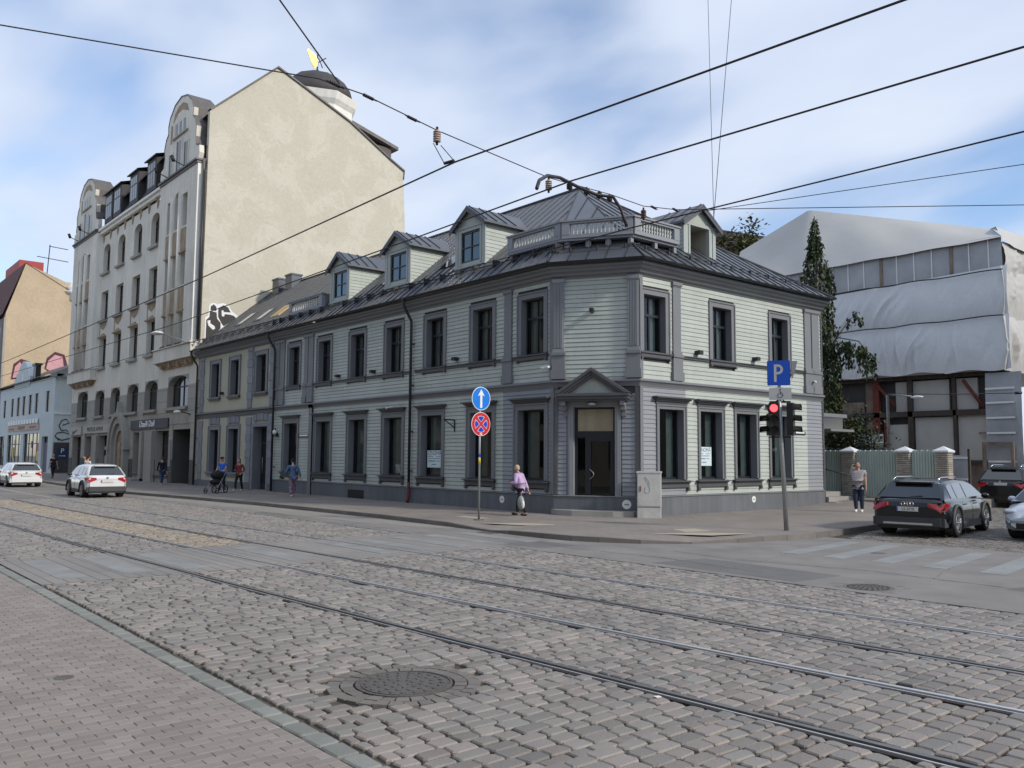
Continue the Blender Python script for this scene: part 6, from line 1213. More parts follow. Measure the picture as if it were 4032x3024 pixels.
# ---------------- vehicles ----------------
M_wcar = mat('white_car_paint', (.74, .75, .76), .25, var=.01, coat=1, spec=.5); M_bcar = mat('black_car_paint', (.006, .007, .010), .2, var=.02, spec=.35, coat=.6); M_scar = mat('silver_car_paint', (.58, .63, .70), .3, metal=.2, var=.02, coat=.8)
M_clad = mat('grey_cladding', (.05, .052, .055), .6); M_chrome = mat('chrome', (.62, .64, .65), .15, metal=1, var=.02)
M_red = mat('red_tail_lens', (.42, .012, .015), .15, coat=.6, var=.1, scale=8); M_carglass = mat('tinted_car_glass', (.012, .015, .017), .03, spec=.9, coat=1, var=.02); M_plate = mat('number_plate_white', (.62, .62, .58), .5); M_eu = mat('plate_blue', (.01, .03, .22), .5)
M_head = mat('headlamp_glass', (.55, .58, .6), .1, metal=.5)
def car(loc, hd, lab, L=4.6, W=1.8, H=1.48, paint=None, hood=.98, belt=.95, rail=False, clad=False, plate='', emblem=None, roofpts=None, wb=2.65, r=.33, litl=False, group=None, tail='wide', boot=None):
    th = math.atan2(-hd[0], hd[1]); c = thing('car', loc, lab, 'car', group, rot=th, local=True); w = W/2; paint = paint or M_wcar; y0, y1 = -L/2, L/2
    ZS = .22; bt = boot or belt+.0
    stn = [(y0, .84, .42, .80*bt, .80*bt), (y0+.03, .90, .34, .93*bt, .95*bt), (y0+.12, .95, .27, .985*bt, 1.0*bt), (y0+.35, .985, .24, belt, 1.01*bt), (y0+1.0, 1, ZS, belt, belt+.02), (y1-2.0, 1, ZS, belt-.02, belt), (y1-1.35, 1, ZS, belt-.05, hood), (y1-.7, .97, ZS, hood-.13, hood-.05), (y1-.3, .92, .24, hood-.22, hood-.13), (y1-.1, .84, .26, hood-.33, hood-.24), (y1, .70, .32, hood-.46, hood-.40)]
    q = MB(); q.smooth = True; K = 13; vs = []
    for (y, f, zl, zb, zc_) in stn:
        x = w*f; half = [(0, zl), (.8*x, zl), (.95*x, zl+.05), (x*.995, zl+.18), (x, zl+(zb-zl)*.55), (x*.975, zl+(zb-zl)*.88), (x*.92, zb), (x*.6, zb+(zc_-zb)*.8+.012), (0, zc_+.02)]
        ring = half+[(-a, b) for a, b in half[-2:0:-1]]; K = len(ring); vs += [(a, y, b) for a, b in ring]
    n = len(stn); q.add(vs, [(i*K+j, (i+1)*K+j, (i+1)*K+(j+1) % K, i*K+(j+1) % K) for i in range(n-1) for j in range(K)]); q.smooth = False; q.add([], []); q.f += [list(range(K-1, -1, -1)), list(range((n-1)*K, n*K))]; q.mi += [0, 0]; q.sm += [False]*2; q.t += [.5]*2
    body = q.build('body', paint, c)
    rp = roofpts or [(y0+.12, belt), (y0+.45, H-.16), (y0+.75, H-.04), (y0+1.6, H), (y1-2.35, H-.02), (y1-1.95, H-.12), (y1-1.15, belt-.0)]
    wb_, wr = w*.93, w*.70; xz = lambda z: wb_+(wr-wb_)*(z-belt)/(H-belt)
    q = MB(); q.smooth = True; vs = []
    for y, z in rp:
        zz = max(z, belt+.001); half = [(xz(belt), belt-.06), (xz(belt), belt-.0), (xz(zz-.05 if zz > belt+.06 else zz), max(belt, zz-.05)), (xz(zz)*.86, zz), (xz(zz)*.45, zz+.012), (0, zz+.018)]
        ring = half+[(-a, b) for a, b in half[-2::-1]]; K = len(ring); vs += [(a, y, b) for a, b in ring]
    n = len(rp); q.add(vs, [(i*K+j, (i+1)*K+j, (i+1)*K+j+1, i*K+j+1) for i in range(n-1) for j in range(K-1)]); q.build('roof', paint, c)
    # side glass
    for sg in (-1, 1):
        tops = [(y, z-.085) for y, z in rp]; ga = []; lo = belt+.03
        def roof_at(y):
            for (a, za), (b, zb) in zip(rp, rp[1:]):
                if a <= y <= b: return za+(zb-za)*(y-a)/(b-a)
            return belt
        panes = [(rp[1][0]+.12, rp[1][0]+.62), (rp[1][0]+.68, (rp[1][0]+rp[5][0])/2+.18), ((rp[1][0]+rp[5][0])/2+.26, rp[-1][0]-.18)]
        for k, (a, b) in enumerate(panes):
            ys_ = np.linspace(a, b, 7); up = [(y, max(lo+.01, min(roof_at(y)-.09, H-.10))) for y in ys_]; pts = [(a, lo), (b, lo)]+up[::-1]
            q = MB(); q.poly([(sg*(xz(z)+.012), y, z) for y, z in pts]); q.build('side_window', M_carglass, c)
    (ya, za), (yb, zb) = rp[0], rp[1]; s = lambda t: (ya+(yb-ya)*t-.02, za+(zb-za)*t+.02)
    pa, pb = s(.08), s(1.0); q = MB(); q.poly([(-xz(pa[1])*.93, pa[0], pa[1]), (xz(pa[1])*.93, pa[0], pa[1]), (xz(pb[1])*.86, pb[0]-.0, pb[1]), (-xz(pb[1])*.86, pb[0], pb[1])]); q.build('rear_window', M_carglass, c)
    (ya, za), (yb, zb) = rp[-1], rp[-2]; q = MB(); q.poly([(-xz(belt)*.92, ya-.02, za+.04), (xz(belt)*.92, ya-.02, za+.04), (xz(zb)*.88, yb+.02, zb+.03), (-xz(zb)*.88, yb+.02, zb+.03)]); q.build('windscreen', M_carglass, c)
    q = MB(); q.box(-w*.5, w*.5, rp[1][0]-.12, rp[2][0], rp[1][1]+.02, rp[1][1]+.06); q.build('rear_spoiler', paint, c)
    # wheels
    for sx in (-1, 1):
        for yy in (-wb/2-.02, wb/2-.02):
            q = MB(); xo = sx*(w-.0)
            q.v = []; n = 20
            for X, rr in ((sx*(w-.25), r), (sx*(w-.01), r), (sx*(w+.012), r-.03), (sx*(w+.012), r*.66)): q.v += [(X, yy+rr*cos(2*pi*j/n), r+rr*sin(2*pi*j/n)) for j in range(n)]
            q.f = [(i*n+j, i*n+(j+1) % n, (i+1)*n+(j+1) % n, (i+1)*n+j) for i in range(3) for j in range(n)]+[list(range(n))]; q.mi = [0]*len(q.f); q.sm = [True]*len(q.f); q.t = [.5]*len(q.f)
            wh = q.build('wheel', M_tyre, c)
            q = MB(); X = sx*(w+.004); k5 = 5
            for k in range(k5):
                a = 2*pi*k/k5+.3
                for da in (-.16, .16):
                    p = [(X+sx*.006, yy+.06*cos(a+da*3), r+.06*sin(a+da*3)), (X+sx*.0, yy+r*.64*cos(a+da), r+r*.64*sin(a+da))]; q.tube(p, .026, 5)
            q.v += []; q.tube([(X, yy+r*.65*cos(t_), r+r*.65*sin(t_)) for t_ in np.linspace(0, 2*pi, 19)], .016, 5, cap=False); q.tube([(X-sx*.03, yy, r), (X+sx*.012, yy, r)], .05, 8); q.build('rim', M_alloy, wh)
            q = MB(); q.v = [(sx*(w+.003), yy+(r+.06)*cos(pi*j/14), r+(r+.06)*sin(pi*j/14)*1.0) for j in range(15)]+[(sx*(w+.003), yy-(r+.055), .26), (sx*(w+.003), yy+(r+.055), .26)]; q.f = [list(range(17))]; q.mi = [0]; q.sm = [False]; q.t = [.5]; q.build('wheel_arch', M_black, c)
            if clad:
                q = MB(); q.tube([(sx*(w+.002), yy+(r+.09)*cos(a), r+(r+.09)*sin(a)) for a in np.linspace(-.25, pi+.25, 15)], .045, 6); q.build('arch_trim', M_clad if clad is True else clad, c)
    q = MB(); q.box(-w*1.0, -w*.965, -wb/2+r+.1, wb/2-r-.12, ZS-.01, ZS+.16); q.box(w*.965, w*1.0, -wb/2+r+.1, wb/2-r-.12, ZS-.01, ZS+.16); q.build('sill_trim', M_clad if clad else M_black, c)
    q = MB(); q.box(-w*.86, w*.86, y0-.035, y0+.2, .30, .52); q.box(-w*.95, w*.95, y0+.02, y0+.35, .28, .50); q.build('rear_bumper', (M_clad if clad else paint), c); q = MB(); q.box(-w*.8, w*.8, y0-.01, y0+.3, .22, .31); q.build('bumper_valance', M_black, c)
    if clad is True: q = MB(); q.box(-w*.65, w*.65, y0-.045, y0, .33, .38); q.build('skid_strip', M_chrome if rail else M_black, c)
    for sg in (-1, 1):
        zt = belt-.07
        q = MB(); 
        pts = [(sg*w*.52, y0-.015, zt-.10), (sg*w*.54, y0-.022, zt-.01), (sg*w*.86, y0+.0, zt+.01), (sg*w*.97, y0+.10, zt), (sg*w*.995, y0+.42, zt+.0), (sg*w*.985, y0+.36, zt-.09), (sg*w*.96, y0+.06, zt-.21), (sg*w*.84, y0-.01, zt-.22)]
        q.poly([(a*1.012, b-.012, z) for a, b, z in pts]); q.v = q.v+[(a*.9, b+.1, z) for a, b, z in pts]; n8 = 8; q.f += [(i, (i+1) % n8, n8+(i+1) % n8, n8+i) for i in range(n8)]; q.mi += [0]*8; q.sm += [False]*8; q.t += [.5]*8
        q.build('tail_light', M_red, c)
        q = MB(); q.ell((sg*w*.73, y1-.2, hood-.27), (.19, .13, .085), 10, 6); q.build('headlight', mat('lit_headlamp', (1, .82, .5), .3, emit=3) if litl and sg == -1 else M_head, c)
        q = MB(); q.ell((sg*(w+.09), y1-1.45, belt+.04), (.11, .07, .075), 8, 6); q.build('wing_mirror', paint if not clad or rail else M_black, c)
        if rail: q = MB(); q.tube([(sg*wr*.86, y0+.7, H-.03), (sg*wr*.87, y0+.95, H+.045), (sg*wr*.87, y1-2.7, H+.045), (sg*wr*.86, y1-2.45, H-.03)], .018, 6); q.build('roof_rail', M_chrome, c)
        q = MB(); q.box(sg*w*1.0-.012, sg*w*1.0+.012, -.75, -.55, belt-.16, belt-.13); q.box(sg*w-.012, sg*w+.012, .25, .45, belt-.16, belt-.13); q.build('door_handle', M_chrome if rail else paint, c)
        q = MB(); 
        for yy in (-.95, .05, .95): q.box(sg*(w+.001)-.002, sg*(w+.001)+.002, yy-.004, yy+.004, .36, belt-.05)
        q.build('door_gap', M_black, c)
    pz = belt-.30 if plate != 'X5' else belt-.18
    q = MB(); q.box(-.27, .27, y0-.035, y0-.02, pz, pz+.115); pl = q.build('number_plate', M_plate, c)
    q = MB(); q.box(-.268, -.235, y0-.037, y0-.034, pz+.003, pz+.112); q.build('plate_strip', M_eu, pl)
    if plate and plate != 'X5': text(plate, .105, lambda u, d, z: (u, y0-.036-d, z), .02, 0, pz+.055, 'plate_text', M_black, pl, ext=.001, sx=.9)
    q = MB(); q.box(-.27, .27, y1+.0, y1+.012, .36, .47); q.build('front_plate', M_plate, c); q = MB(); q.box(-w*.55, w*.55, y1-.12, y1+.004, .30, .44); q.box(-w*.3, w*.3, y1-.14, y1-.02, hood-.36, hood-.28); q.build('grille', M_black, c)
    if emblem == 'rings':
        q = MB()
        for k in range(4): q.tube([(-.105+k*.07+.045*cos(a), y0-.03, belt-.105+.045*sin(a)) for a in np.linspace(0, 2*pi, 15)], .008, 5, cap=False)
        q.build('emblem', M_chrome, c)
    elif emblem == 'roundel': q = MB(); q.disc((0, y0-.02, belt-.02), .045, 'y', .02); q.build('emblem', M_chrome, c)
    elif emblem: q = MB(); q.disc((0, y0-.025, belt-.08), .05, 'y', .015, ry=.035); q.build('emblem', M_chrome, c)
    q = MB(); ym = rp[0][0]+.05; q.tube([(0, ym, belt+.07), (.32, ym+.01, belt+.10)], .012, 5); q.build('rear_wiper', M_black, c)
    return c
A6 = [(-2.33, .97), (-1.85, 1.36), (-1.55, 1.44), (-.6, 1.49), (.35, 1.46), (.75, 1.37), (1.5, .95)]
car((10.12, 5.2, 0), (-.13, .99), 'black estate car with silver roof rails parked at the kerb beside the zebra stripes', L=4.93, W=1.86, H=1.49, paint=M_bcar, rail=True, clad=True, plate='LS-2018', emblem='rings', wb=2.83, r=.36, roofpts=A6, belt=.97, hood=.92)
SUVP = [(-2.3, 1.12), (-1.95, 1.58), (-1.6, 1.70), (-.6, 1.76), (.4, 1.72), (.8, 1.60), (1.5, 1.1)]
car((6.45, 22.4, 0), (-.02, 1), 'black SUV seen from behind, right of the site door', L=4.85, W=1.93, H=1.76, paint=M_bcar, clad=False, plate='X5', emblem='roundel', wb=2.93, r=.38, roofpts=SUVP, belt=1.12, hood=1.08, rail=True)
PS = [(-1.75, .98), (-1.0, 1.38), (-.6, 1.44), (.0, 1.47), (.45, 1.43), (.8, 1.33), (1.5, .95)]
car((13.0, 6.3, 0), (.04, -1), 'silver car with one warm lit headlight facing the camera at the right edge', L=4.7, W=1.82, H=1.47, paint=M_scar, litl=True, roofpts=PS, wb=2.7)
CX = [(-2.0, .98), (-1.55, 1.42), (-1.2, 1.50), (-.4, 1.54), (.45, 1.50), (.8, 1.40), (1.35, .98)]
car((-23.45, -8.1, 0), (-1, .02), 'white compact crossover with dark lower trim driving away in the lane', L=4.28, W=1.78, H=1.54, paint=M_wcar, clad=M_black, plate='', emblem='oval', wb=2.57, r=.34, roofpts=CX, belt=1.0, hood=1.0)
WG = [(-2.2, .96), (-1.85, 1.34), (-1.5, 1.42), (-.5, 1.47), (.35, 1.44), (.75, 1.35), (1.45, .95)]
car((-39.3, -8.35, 0), (-1, .03), 'white estate car driving away at the left edge of the picture', L=4.58, W=1.8, H=1.47, paint=M_wcar, plate='', emblem='oval', wb=2.65, roofpts=WG)
yg = MB(); yg.slab([(-9, 16.2), (2.2, 16.2), (2.2, 25), (-9, 25)], .2, .95); yg.build('yard_ground', M_conc, kind='structure')
car((1.4, 17.9, .95), (1, .05), 'dark car whose roof just shows above the green fence', L=4.6, W=1.85, H=1.62, paint=M_bcar, roofpts=[(a, min(b+.1, 1.62)) for a, b in SUVP], belt=1.05)
car((-2.4, 17.6, .95), (1, 0), 'white car roof showing above the fence right beside the house end', L=4.5, W=1.8, H=1.56, paint=M_wcar, roofpts=[(a, b+.09) for a, b in CX])
# ---------------- people ----------------
TMPV = TMP.view_layers[0]
def skin(pts, edges, root=0, sub=1):
    me = bpy.data.meshes.new('s'); me.from_pydata([p[:3] for p in pts], edges, []); o = bpy.data.objects.new('s', me); TMP.collection.objects.link(o)
    o.modifiers.new('k', 'SKIN'); u = o.modifiers.new('u', 'SUBSURF'); u.levels = u.render_levels = sub
    sv = me.skin_vertices[0].data
    for i, p in enumerate(pts): r_ = p[3]; sv[i].radius = r_ if isinstance(r_, tuple) else (r_, r_); sv[i].use_root = (i == root)
    TMPV.update(); m2 = bpy.data.meshes.new_from_object(o.evaluated_get(TMPV.depsgraph)); vs = [tuple(v.co) for v in m2.vertices]; fs = [tuple(p.vertices) for p in m2.polygons]
    bpy.data.objects.remove(o); bpy.data.meshes.remove(m2); return vs, fs
def person(loc, face, lab, H=1.72, step=.3, sw=1., lean=0., belly=0., build_=1., top=None, legs=None, shoe=None, hair=None, sleeves='long', hands=None, hairlong=0, skinm=None, cap=None, skirtish=0, headturn=0):
    th = math.atan2(-face[0], face[1]); P = thing('person', loc, lab, 'person', None, rot=th, local=True); k = H/1.75; b = build_
    skinm = skinm or M_skin; hz = .93*k; ly = lean
    sh = (ly*.5, 1.42*k); pel = (0, 0, hz, (.125*b*k, .10*b*k)); wst = (0, ly*.15+belly*.02, 1.10*k, (.118*b*k, (.09+belly*.05)*b*k)); che = (0, ly*.35+belly*.01, 1.28*k, (.135*b*k, (.095+belly*.03)*b*k)); nb = (0, sh[0], 1.43*k, .075*k); nk = (0, sh[0]+.02*k, 1.50*k, .05*k); hd_ = (0, sh[0]+.05*k+.1*lean, 1.56*k, .055*k)
    S_ = []
    for s in (-1, 1):
        f = step*.5*s*sw; hip = (s*.09*k, 0, .86*k, .095*b*k); kn = (s*.10*k, f*.55+.05*k, .48*k, .062*b*k); an = (s*.09*k, f-.02, .09*k, .042*k)
        to = (s*.10*k, f+.15*k, .035*k, .035*k); S_.append((hip, kn, an, to))
    A_ = []
    for i, s in enumerate((-1, 1)):
        sj = (s*.185*b*k, sh[0], 1.40*k, .060*b*k); hnd = hands[i] if hands else (s*.27*k, .12*s*-sw*step*2, .80*k)
        hx = Vector(hnd); sv_ = Vector(sj[:3]); mid = (hx+sv_)/2; dlen = (hx-sv_).length; U_ = .29*k; off_ = math.sqrt(max(.0, U_*U_-(dlen/2)**2)); dirn = Vector((s*.4, -1, -.25)); ax_ = (hx-sv_).normalized(); dirn = (dirn-ax_*dirn.dot(ax_)).normalized(); el = mid+dirn*off_
        A_.append((sj, (*el, .044*b*k), (*hx, .030*k)))
    def torso(ex, arms=2, legsn=0):
        pts = [(*p[:3], tuple(r+ex for r in (p[3] if isinstance(p[3], tuple) else (p[3], p[3])))) for p in (pel, wst, che, nb)]; E_ = [(0, 1), (1, 2), (2, 3)]
        for sj, el, hn in A_:
            i = len(pts); pts.append((*sj[:3], sj[3]+ex)); E_.append((2, i))
            if arms >= 1: pts.append(((sj[0]+el[0])/2, (sj[1]+el[1])/2, (sj[2]+el[2])/2, el[3]+ex+.004)); E_.append((i, i+1)); i += 1
            if arms >= 2: pts.append((*el[:3], el[3]+ex)); pts.append((*[el[j]+(hn[j]-el[j])*.88 for j in range(3)], hn[3]+ex+.004)); E_ += [(i, i+1), (i+1, i+2)]
        return pts, E_
    # body: one continuous skinned surface
    pts, E_ = torso(-.008, 1); pts = [(*p[:3], p[3]) for p in pts]; i = len(pts); pts += [nk, hd_]; E_ += [(3, i), (i, i+1)]
    for j, (sj, el, hn) in enumerate(A_):
        base = 5+j*2; i = len(pts); dv = (Vector(hn[:3])-Vector(el[:3])).normalized(); pm = Vector(hn[:3])+dv*.06*k
        pts += [(*el[:3], el[3]-.004), (*hn[:3], .024*k), (*pm, (.032*k, .018*k))]; E_ += [(base, i), (i, i+1), (i+1, i+2)]
    for hip, kn, an, to in S_: i = len(pts); pts += [hip, kn, an, to]; E_ += [(0, i), (i, i+1), (i+1, i+2), (i+2, i+3)]
    vs, fs = skin(pts, E_, 0); q = MB(); q.smooth = True; q.add(vs, fs); hx, hy, hzc = 0, hd_[1]+.01*k, 1.635*k
    q.ell((hx, hy, hzc), (.073*k, .092*k, .115*k), 14, 10); q.ell((hx, hy+.088*k, hzc-.015*k), (.014*k, .022*k, .026*k), 8, 6)
    for s in (-1, 1): q.ell((s*.074*k, hy-.005, hzc-.005*k), (.012*k, .022*k, .032*k), 8, 6)
    for sj, el, hn in A_:
        dv = (Vector(hn[:3])-Vector(el[:3])).normalized(); sd_ = dv.cross(Vector((0, 1, .3))).normalized(); pm = Vector(hn[:3])+dv*.075*k; cu = dv.cross(sd_)
        for f_, l_ in ((-.026, .055), (-.009, .068), (.009, .064), (.025, .05)): q.tube([pm+sd_*f_*k, pm+sd_*f_*k+dv*l_*.5*k+cu*.008, pm+sd_*f_*k+dv*l_*k*.85+cu*.03*k], [.0095*k, .009*k, .007*k], 5)
        q.tube([Vector(hn[:3])+dv*.03*k+sd_*.02*k, pm+sd_*.045*k+dv*.005, pm+sd_*.05*k+dv*.035*k], [.011*k, .010*k, .008*k], 5)
    body = q.build('body', skinm, P)
    q = MB()
    for s in (-1, 1): q.ell((s*.027*k, hy+.083*k, hzc+.012*k), (.010*k, .008*k, .006*k), 6, 4)
    q.build('eyes', M_black, P); q = MB(); q.ell((0, hy+.084*k, hzc-.052*k), (.022*k, .008*k, .006*k), 6, 4); q.build('mouth', mat('lips', (.32, .09, .08), .5), P)
    pts, E_ = torso(.014+.012*(1 if sleeves == 'loose' else 0), {'none': 0, 'short': 1, 'long': 2, 'loose': 2}[sleeves]); pts[0] = (0, 0, hz+.02*k, tuple(r+.03 for r in pel[3])); pts.append((0, 0, hz-.11*k, (.150*b*k, .150*b*k))); E_.append((0, len(pts)-1)); vs, fs = skin(pts, E_, 0); q = MB(); q.smooth = True; q.add(vs, fs); q.build('top', top, P)
    pts = [(0, 0, hz-.02, tuple(r+.010 for r in pel[3]))]; E_ = []
    for hip, kn, an, to in S_: i = len(pts); pts += [(*hip[:3], hip[3]+.012), (*kn[:3], kn[3]+.016+skirtish*.02), (*an[:3], an[3]+.02+skirtish*.03)]; E_ += [(0, i), (i, i+1), (i+1, i+2)]
    vs, fs = skin(pts, E_, 0); q = MB(); q.smooth = True; q.add(vs, fs); q.build('trousers', legs, P)
    for hip, kn, an, to in S_: q = MB(); q.ell((an[0]+.005, (an[1]+to[1])/2+.02, .045*k), (.048*k, .135*k, .05*k), 12, 8); q.build('shoe', shoe, P)
    q = MB(); q.smooth = True; q.ell((hx, hy-.018*k, hzc+.028*k), (.083*k, .095*k, .102*k), 14, 9)
    if hairlong: q.ell((hx, hy-.05*k, hzc-.06*k*hairlong), (.075*k, .06*k, .13*k*hairlong), 12, 8)
    q.build('hair', hair, P)
    if cap: q = MB(); q.ell((hx, hy, hzc+.045*k), (.088*k, .105*k, .075*k), 12, 6); q.ell((hx, hy+.12*k, hzc+.04*k), (.06*k, .07*k, .012*k), 10, 5); q.build('cap', cap, P)
    return P, k
C_ = lambda n, c, r=.8, v=.12, s=6: mat(n, c, r, var=v, scale=s)
H_bl, H_dk, H_gr, H_br = C_('blonde_hair', (.50, .38, .23)), C_('dark_hair', (.015, .012, .012)), C_('grey_hair', (.35, .34, .33)), C_('brown_hair', (.10, .045, .03))
W_sh = C_('white_shoes', (.75, .74, .72)); B_sh = C_('black_shoes', (.02, .02, .02)); BLK = C_('black_trousers', (.014, .014, .016)); NVY = C_('navy_denim', (.018, .028, .065))
person((-.12, -1.36, .12), (-.93, -.36), 'older blonde woman in a loose lilac jumper and black trousers walking past the corner door', H=1.62, step=.42, lean=.20, build_=1.15, top=C_('lilac_knit', (.50, .37, .58)), legs=BLK, shoe=B_sh, hair=H_bl, sleeves='loose', hands=[(-.20, .30, 1.06), (.30, -.10, .78)], hairlong=.35)
t = thing('carrier_bag', (.02, -1.75, .5), 'translucent carrier bag with a white bundle held by the lilac-jumper woman', 'bag'); bagx, bagy = .16, -1.62
q = MB(); q.tube([(bagx, bagy, .88), (bagx+.02, bagy, .74)], .012, 5); q.ell((bagx, bagy, .56), (.13, .10, .22), 10, 8); q.build('bag_body', C_('grey_plastic_bag', (.30, .32, .29), .4), t); q = MB(); q.ell((bagx+.13, bagy-.03, .50), (.06, .05, .13), 10, 8); q.build('white_bundle', M_white, t)
person((5.47, 9.8, .12), (.35, -.93), 'stocky man in a grey T-shirt and dark jeans holding a phone to his ear', H=1.80, step=.10, belly=1.0, build_=1.16, top=C_('heather_grey_tshirt', (.34, .31, .32)), legs=NVY, shoe=W_sh, hair=H_br, sleeves='short', hands=[(-.26, .08, .80), (.13, .11, 1.60)])
t = thing('phone', (5.3, 9.7, 1.7), 'dark phone held at the ear of the man in the grey T-shirt', 'phone'); q = MB(); q.box(5.355, 5.38, 9.66, 9.73, 1.66, 1.80); q.build('phone_case', M_black, t)
person((-16.04, -1.53, .12), (-.95, .25), 'person with a black cap in a denim jacket and wide pink patterned trousers', H=1.74, step=.5, build_=1.02, top=C_('blue_denim_jacket', (.075, .15, .27), v=.3), legs=mat('pink_patterned_cloth', (.42, .28, .36), .8, var=.5, scale=9, rgb2=(.06, .04, .06)), shoe=W_sh, hair=H_dk, cap=C_('black_cap', (.01, .01, .01)), skirtish=1.2, hands=[(-.34, .20, .95), (.34, -.1, .85)])
t = thing('tote_bag', (-16.3, -1.6, .8), 'dark patterned bag swinging at the side of the denim-jacket person', 'bag'); q = MB(); q.ell((-16.65, -1.75, 1.02), (.22, .10, .13), 10, 7); q.build('bag_body', C_('dark_olive_cloth', (.03, .035, .03)), t)
person((-21.7, -2.6, .12), (.62, -.78), 'woman in a bright blue T-shirt, black cap and navy trousers behind the pushchair', H=1.80, step=.12, build_=1.02, top=C_('bright_blue_tshirt', (.03, .14, .60)), legs=NVY, shoe=W_sh, hair=H_bl, sleeves='short', cap=C_('black_cap', (.01, .01, .01)), hands=[(-.18, .38, 1.02), (.18, .38, 1.02)])
person((-22.7, -1.3, .12), (.6, -.8), 'woman with long brown hair in a dark red blouse and black trousers beside the pushchair', H=1.71, step=.40, build_=1.0, top=mat('dark_red_flower_cloth', (.16, .014, .02), .8, var=.4, scale=10, rgb2=(.24, .05, .05)), legs=BLK, shoe=W_sh, hair=H_br, hairlong=1.3, hands=[(-.24, .2, .95), (.12, .22, 1.1)])
t = thing('pushchair', (-21.05, -3.15, .12), 'black pushchair pushed by the woman in the blue T-shirt', 'pushchair', rot=math.atan2(-.62, -.78), local=True)
t.scale = (1.15, 1.15, 1.08); q = MB(); q.tube([(-.22, -.42, 1.0), (.22, -.42, 1.0)], .02, 6); [q.tube([(s*.22, -.42, 1.0), (s*.24, .0, .55), (s*.22, .38, .18)], .018, 6) for s in (-1, 1)]; [q.tube([(s*.24, .1, .55), (s*.26, -.30, .16)], .018, 6) for s in (-1, 1)]; q.build('frame', M_steel, t)
q = MB(); q.smooth = True; q.ell((0, -.05, .82), (.27, .34, .22), 12, 8); q.build('hood', C_('black_canvas', (.012, .012, .014)), t); q = MB(); q.ell((0, .05, .52), (.22, .36, .16), 12, 8); q.build('seat', C_('black_canvas', (.012, .012, .014)), t); q = MB(); q.ell((.02, .22, .58), (.15, .12, .07), 10, 6); q.build('blanket', C_('speckled_blanket', (.45, .45, .42), v=.6, s=20), t)
for s, yy, r_ in ((-1, .38, .12), (1, .38, .12), (-1, -.30, .17), (1, -.30, .17)): q = MB(); n = 16; q.tube([(s*.27, yy+r_*cos(a), r_+.0+r_*sin(a)) for a in np.linspace(0, 2*pi, n)], .022, 6, cap=False); q.tube([(s*.25, yy, r_), (s*.29, yy, r_)], .03, 6); q.build('wheel', M_tyre, t)
person((-34.4, -1.4, .12), (-.98, .1), 'man in a dark navy jacket and blue jeans walking away by the shop window', H=1.74, step=.6, top=C_('navy_jacket', (.008, .010, .025)), legs=C_('blue_jeans', (.05, .075, .14)), shoe=W_sh, hair=H_br)
person((-52.6, -3.6, .12), (-.9, -.3), 'grey-haired man in a dark T-shirt walking near the parking sign', H=1.86, step=.4, top=C_('charcoal_tshirt', (.02, .022, .03)), legs=BLK, shoe=B_sh, hair=H_gr, sleeves='short', build_=1.1)
person((-37.0, -5.2, .12), (.3, -.9), 'woman in a dark green top behind the roof of the white crossover', H=1.78, step=.1, top=C_('dark_green_top', (.02, .09, .07)), legs=BLK, shoe=B_sh, hair=C_('auburn_hair', (.10, .02, .02)), hairlong=.8)
person((-36.1, -5.3, .12), (-.5, .9), 'person in a white top and dark red cap behind the white crossover', H=1.78, step=.1, top=C_('white_top', (.6, .6, .6)), legs=BLK, shoe=B_sh, hair=H_dk, cap=C_('dark_red_cap', (.16, .02, .03)))
# ---------------- street furniture ----------------
t = thing('road_sign_pole', (.63, -3.67, .12), 'slim sign pole with a blue arrow disc over a red-rimmed no-stopping disc', 'road sign')
px, py = .60, -3.67; q = MB(); q.tube([(px, py, .12), (px, py, 4.1)], .032, 10); q.build('pole', M_steel, t); q = MB(); q.lathe([(.16, 0), (.15, .02), (.05, .03)], (px, py, .12), 12); q.build('base_plate', M_iron, t)
TF = lambda u, d, z: (px+.045+d, py+u, z)      # faces +X, u runs away from the camera
M_sblue = mat('sign_blue', (.006, .19, .70), .35, var=.02); M_sred = mat('sign_red', (.55, .02, .03), .35, var=.02); M_dblue = mat('deep_sign_blue', (.01, .05, .48), .35, var=.02)
def dsk(z, r, d, th, name, m, n=36): q = MB(TF); q.prism([(r*cos(2*pi*k/n), z+r*sin(2*pi*k/n)) for k in range(n)], d, d+th); return q.build(name, m, t)
dsk(3.75, .355, 0, .01, 'arrow_disc', M_white); dsk(3.75, .335, .01, .003, 'disc_face', M_sblue)
q = MB(TF); q.box(-.04, .04, .013, .016, 3.47, 3.86); q.prism([(-.13, 3.82), (0, 4.03), (.13, 3.82), (.045, 3.855), (-.045, 3.855)], .0132, .0162); q.build('arrow', M_white, t)
dsk(2.98, .36, 0, .01, 'no_stopping_disc', M_white); dsk(2.98, .345, .01, .003, 'red_rim', M_sred)
for k in range(4):
    a0, a1 = pi/4+k*pi/2+.20, pi/4+(k+1)*pi/2-.20; pts = [(.245*cos(a), 2.98+.245*sin(a)) for a in np.linspace(a0, a1, 9)]; ac = (a0+a1)/2; pin = [(.055*cos(ac), 2.98+.055*sin(ac))]
    q = MB(TF); q.prism(pts+pin, .013, .0155); q.build('white_edge', M_white, t); sc = lambda p: ((p[0]-.17*cos(ac))*.86+.17*cos(ac), (p[1]-2.98-.17*sin(ac))*.86+2.98+.17*sin(ac)); q = MB(TF); q.prism([sc(p) for p in pts+pin], .0155, .018); q.build('blue_quarter', M_dblue, t)
q = MB(); q.tube([(px, py, 1.78), (px, py, 1.98)], .036, 8); q.build('yellow_tape', mat('yellow_tape', (.65, .5, .04), .6), t); q = MB(); q.tube([(px, py, 2.0), (px, py, 2.1)], .036, 8); q.build('blue_tape', M_dblue, t)
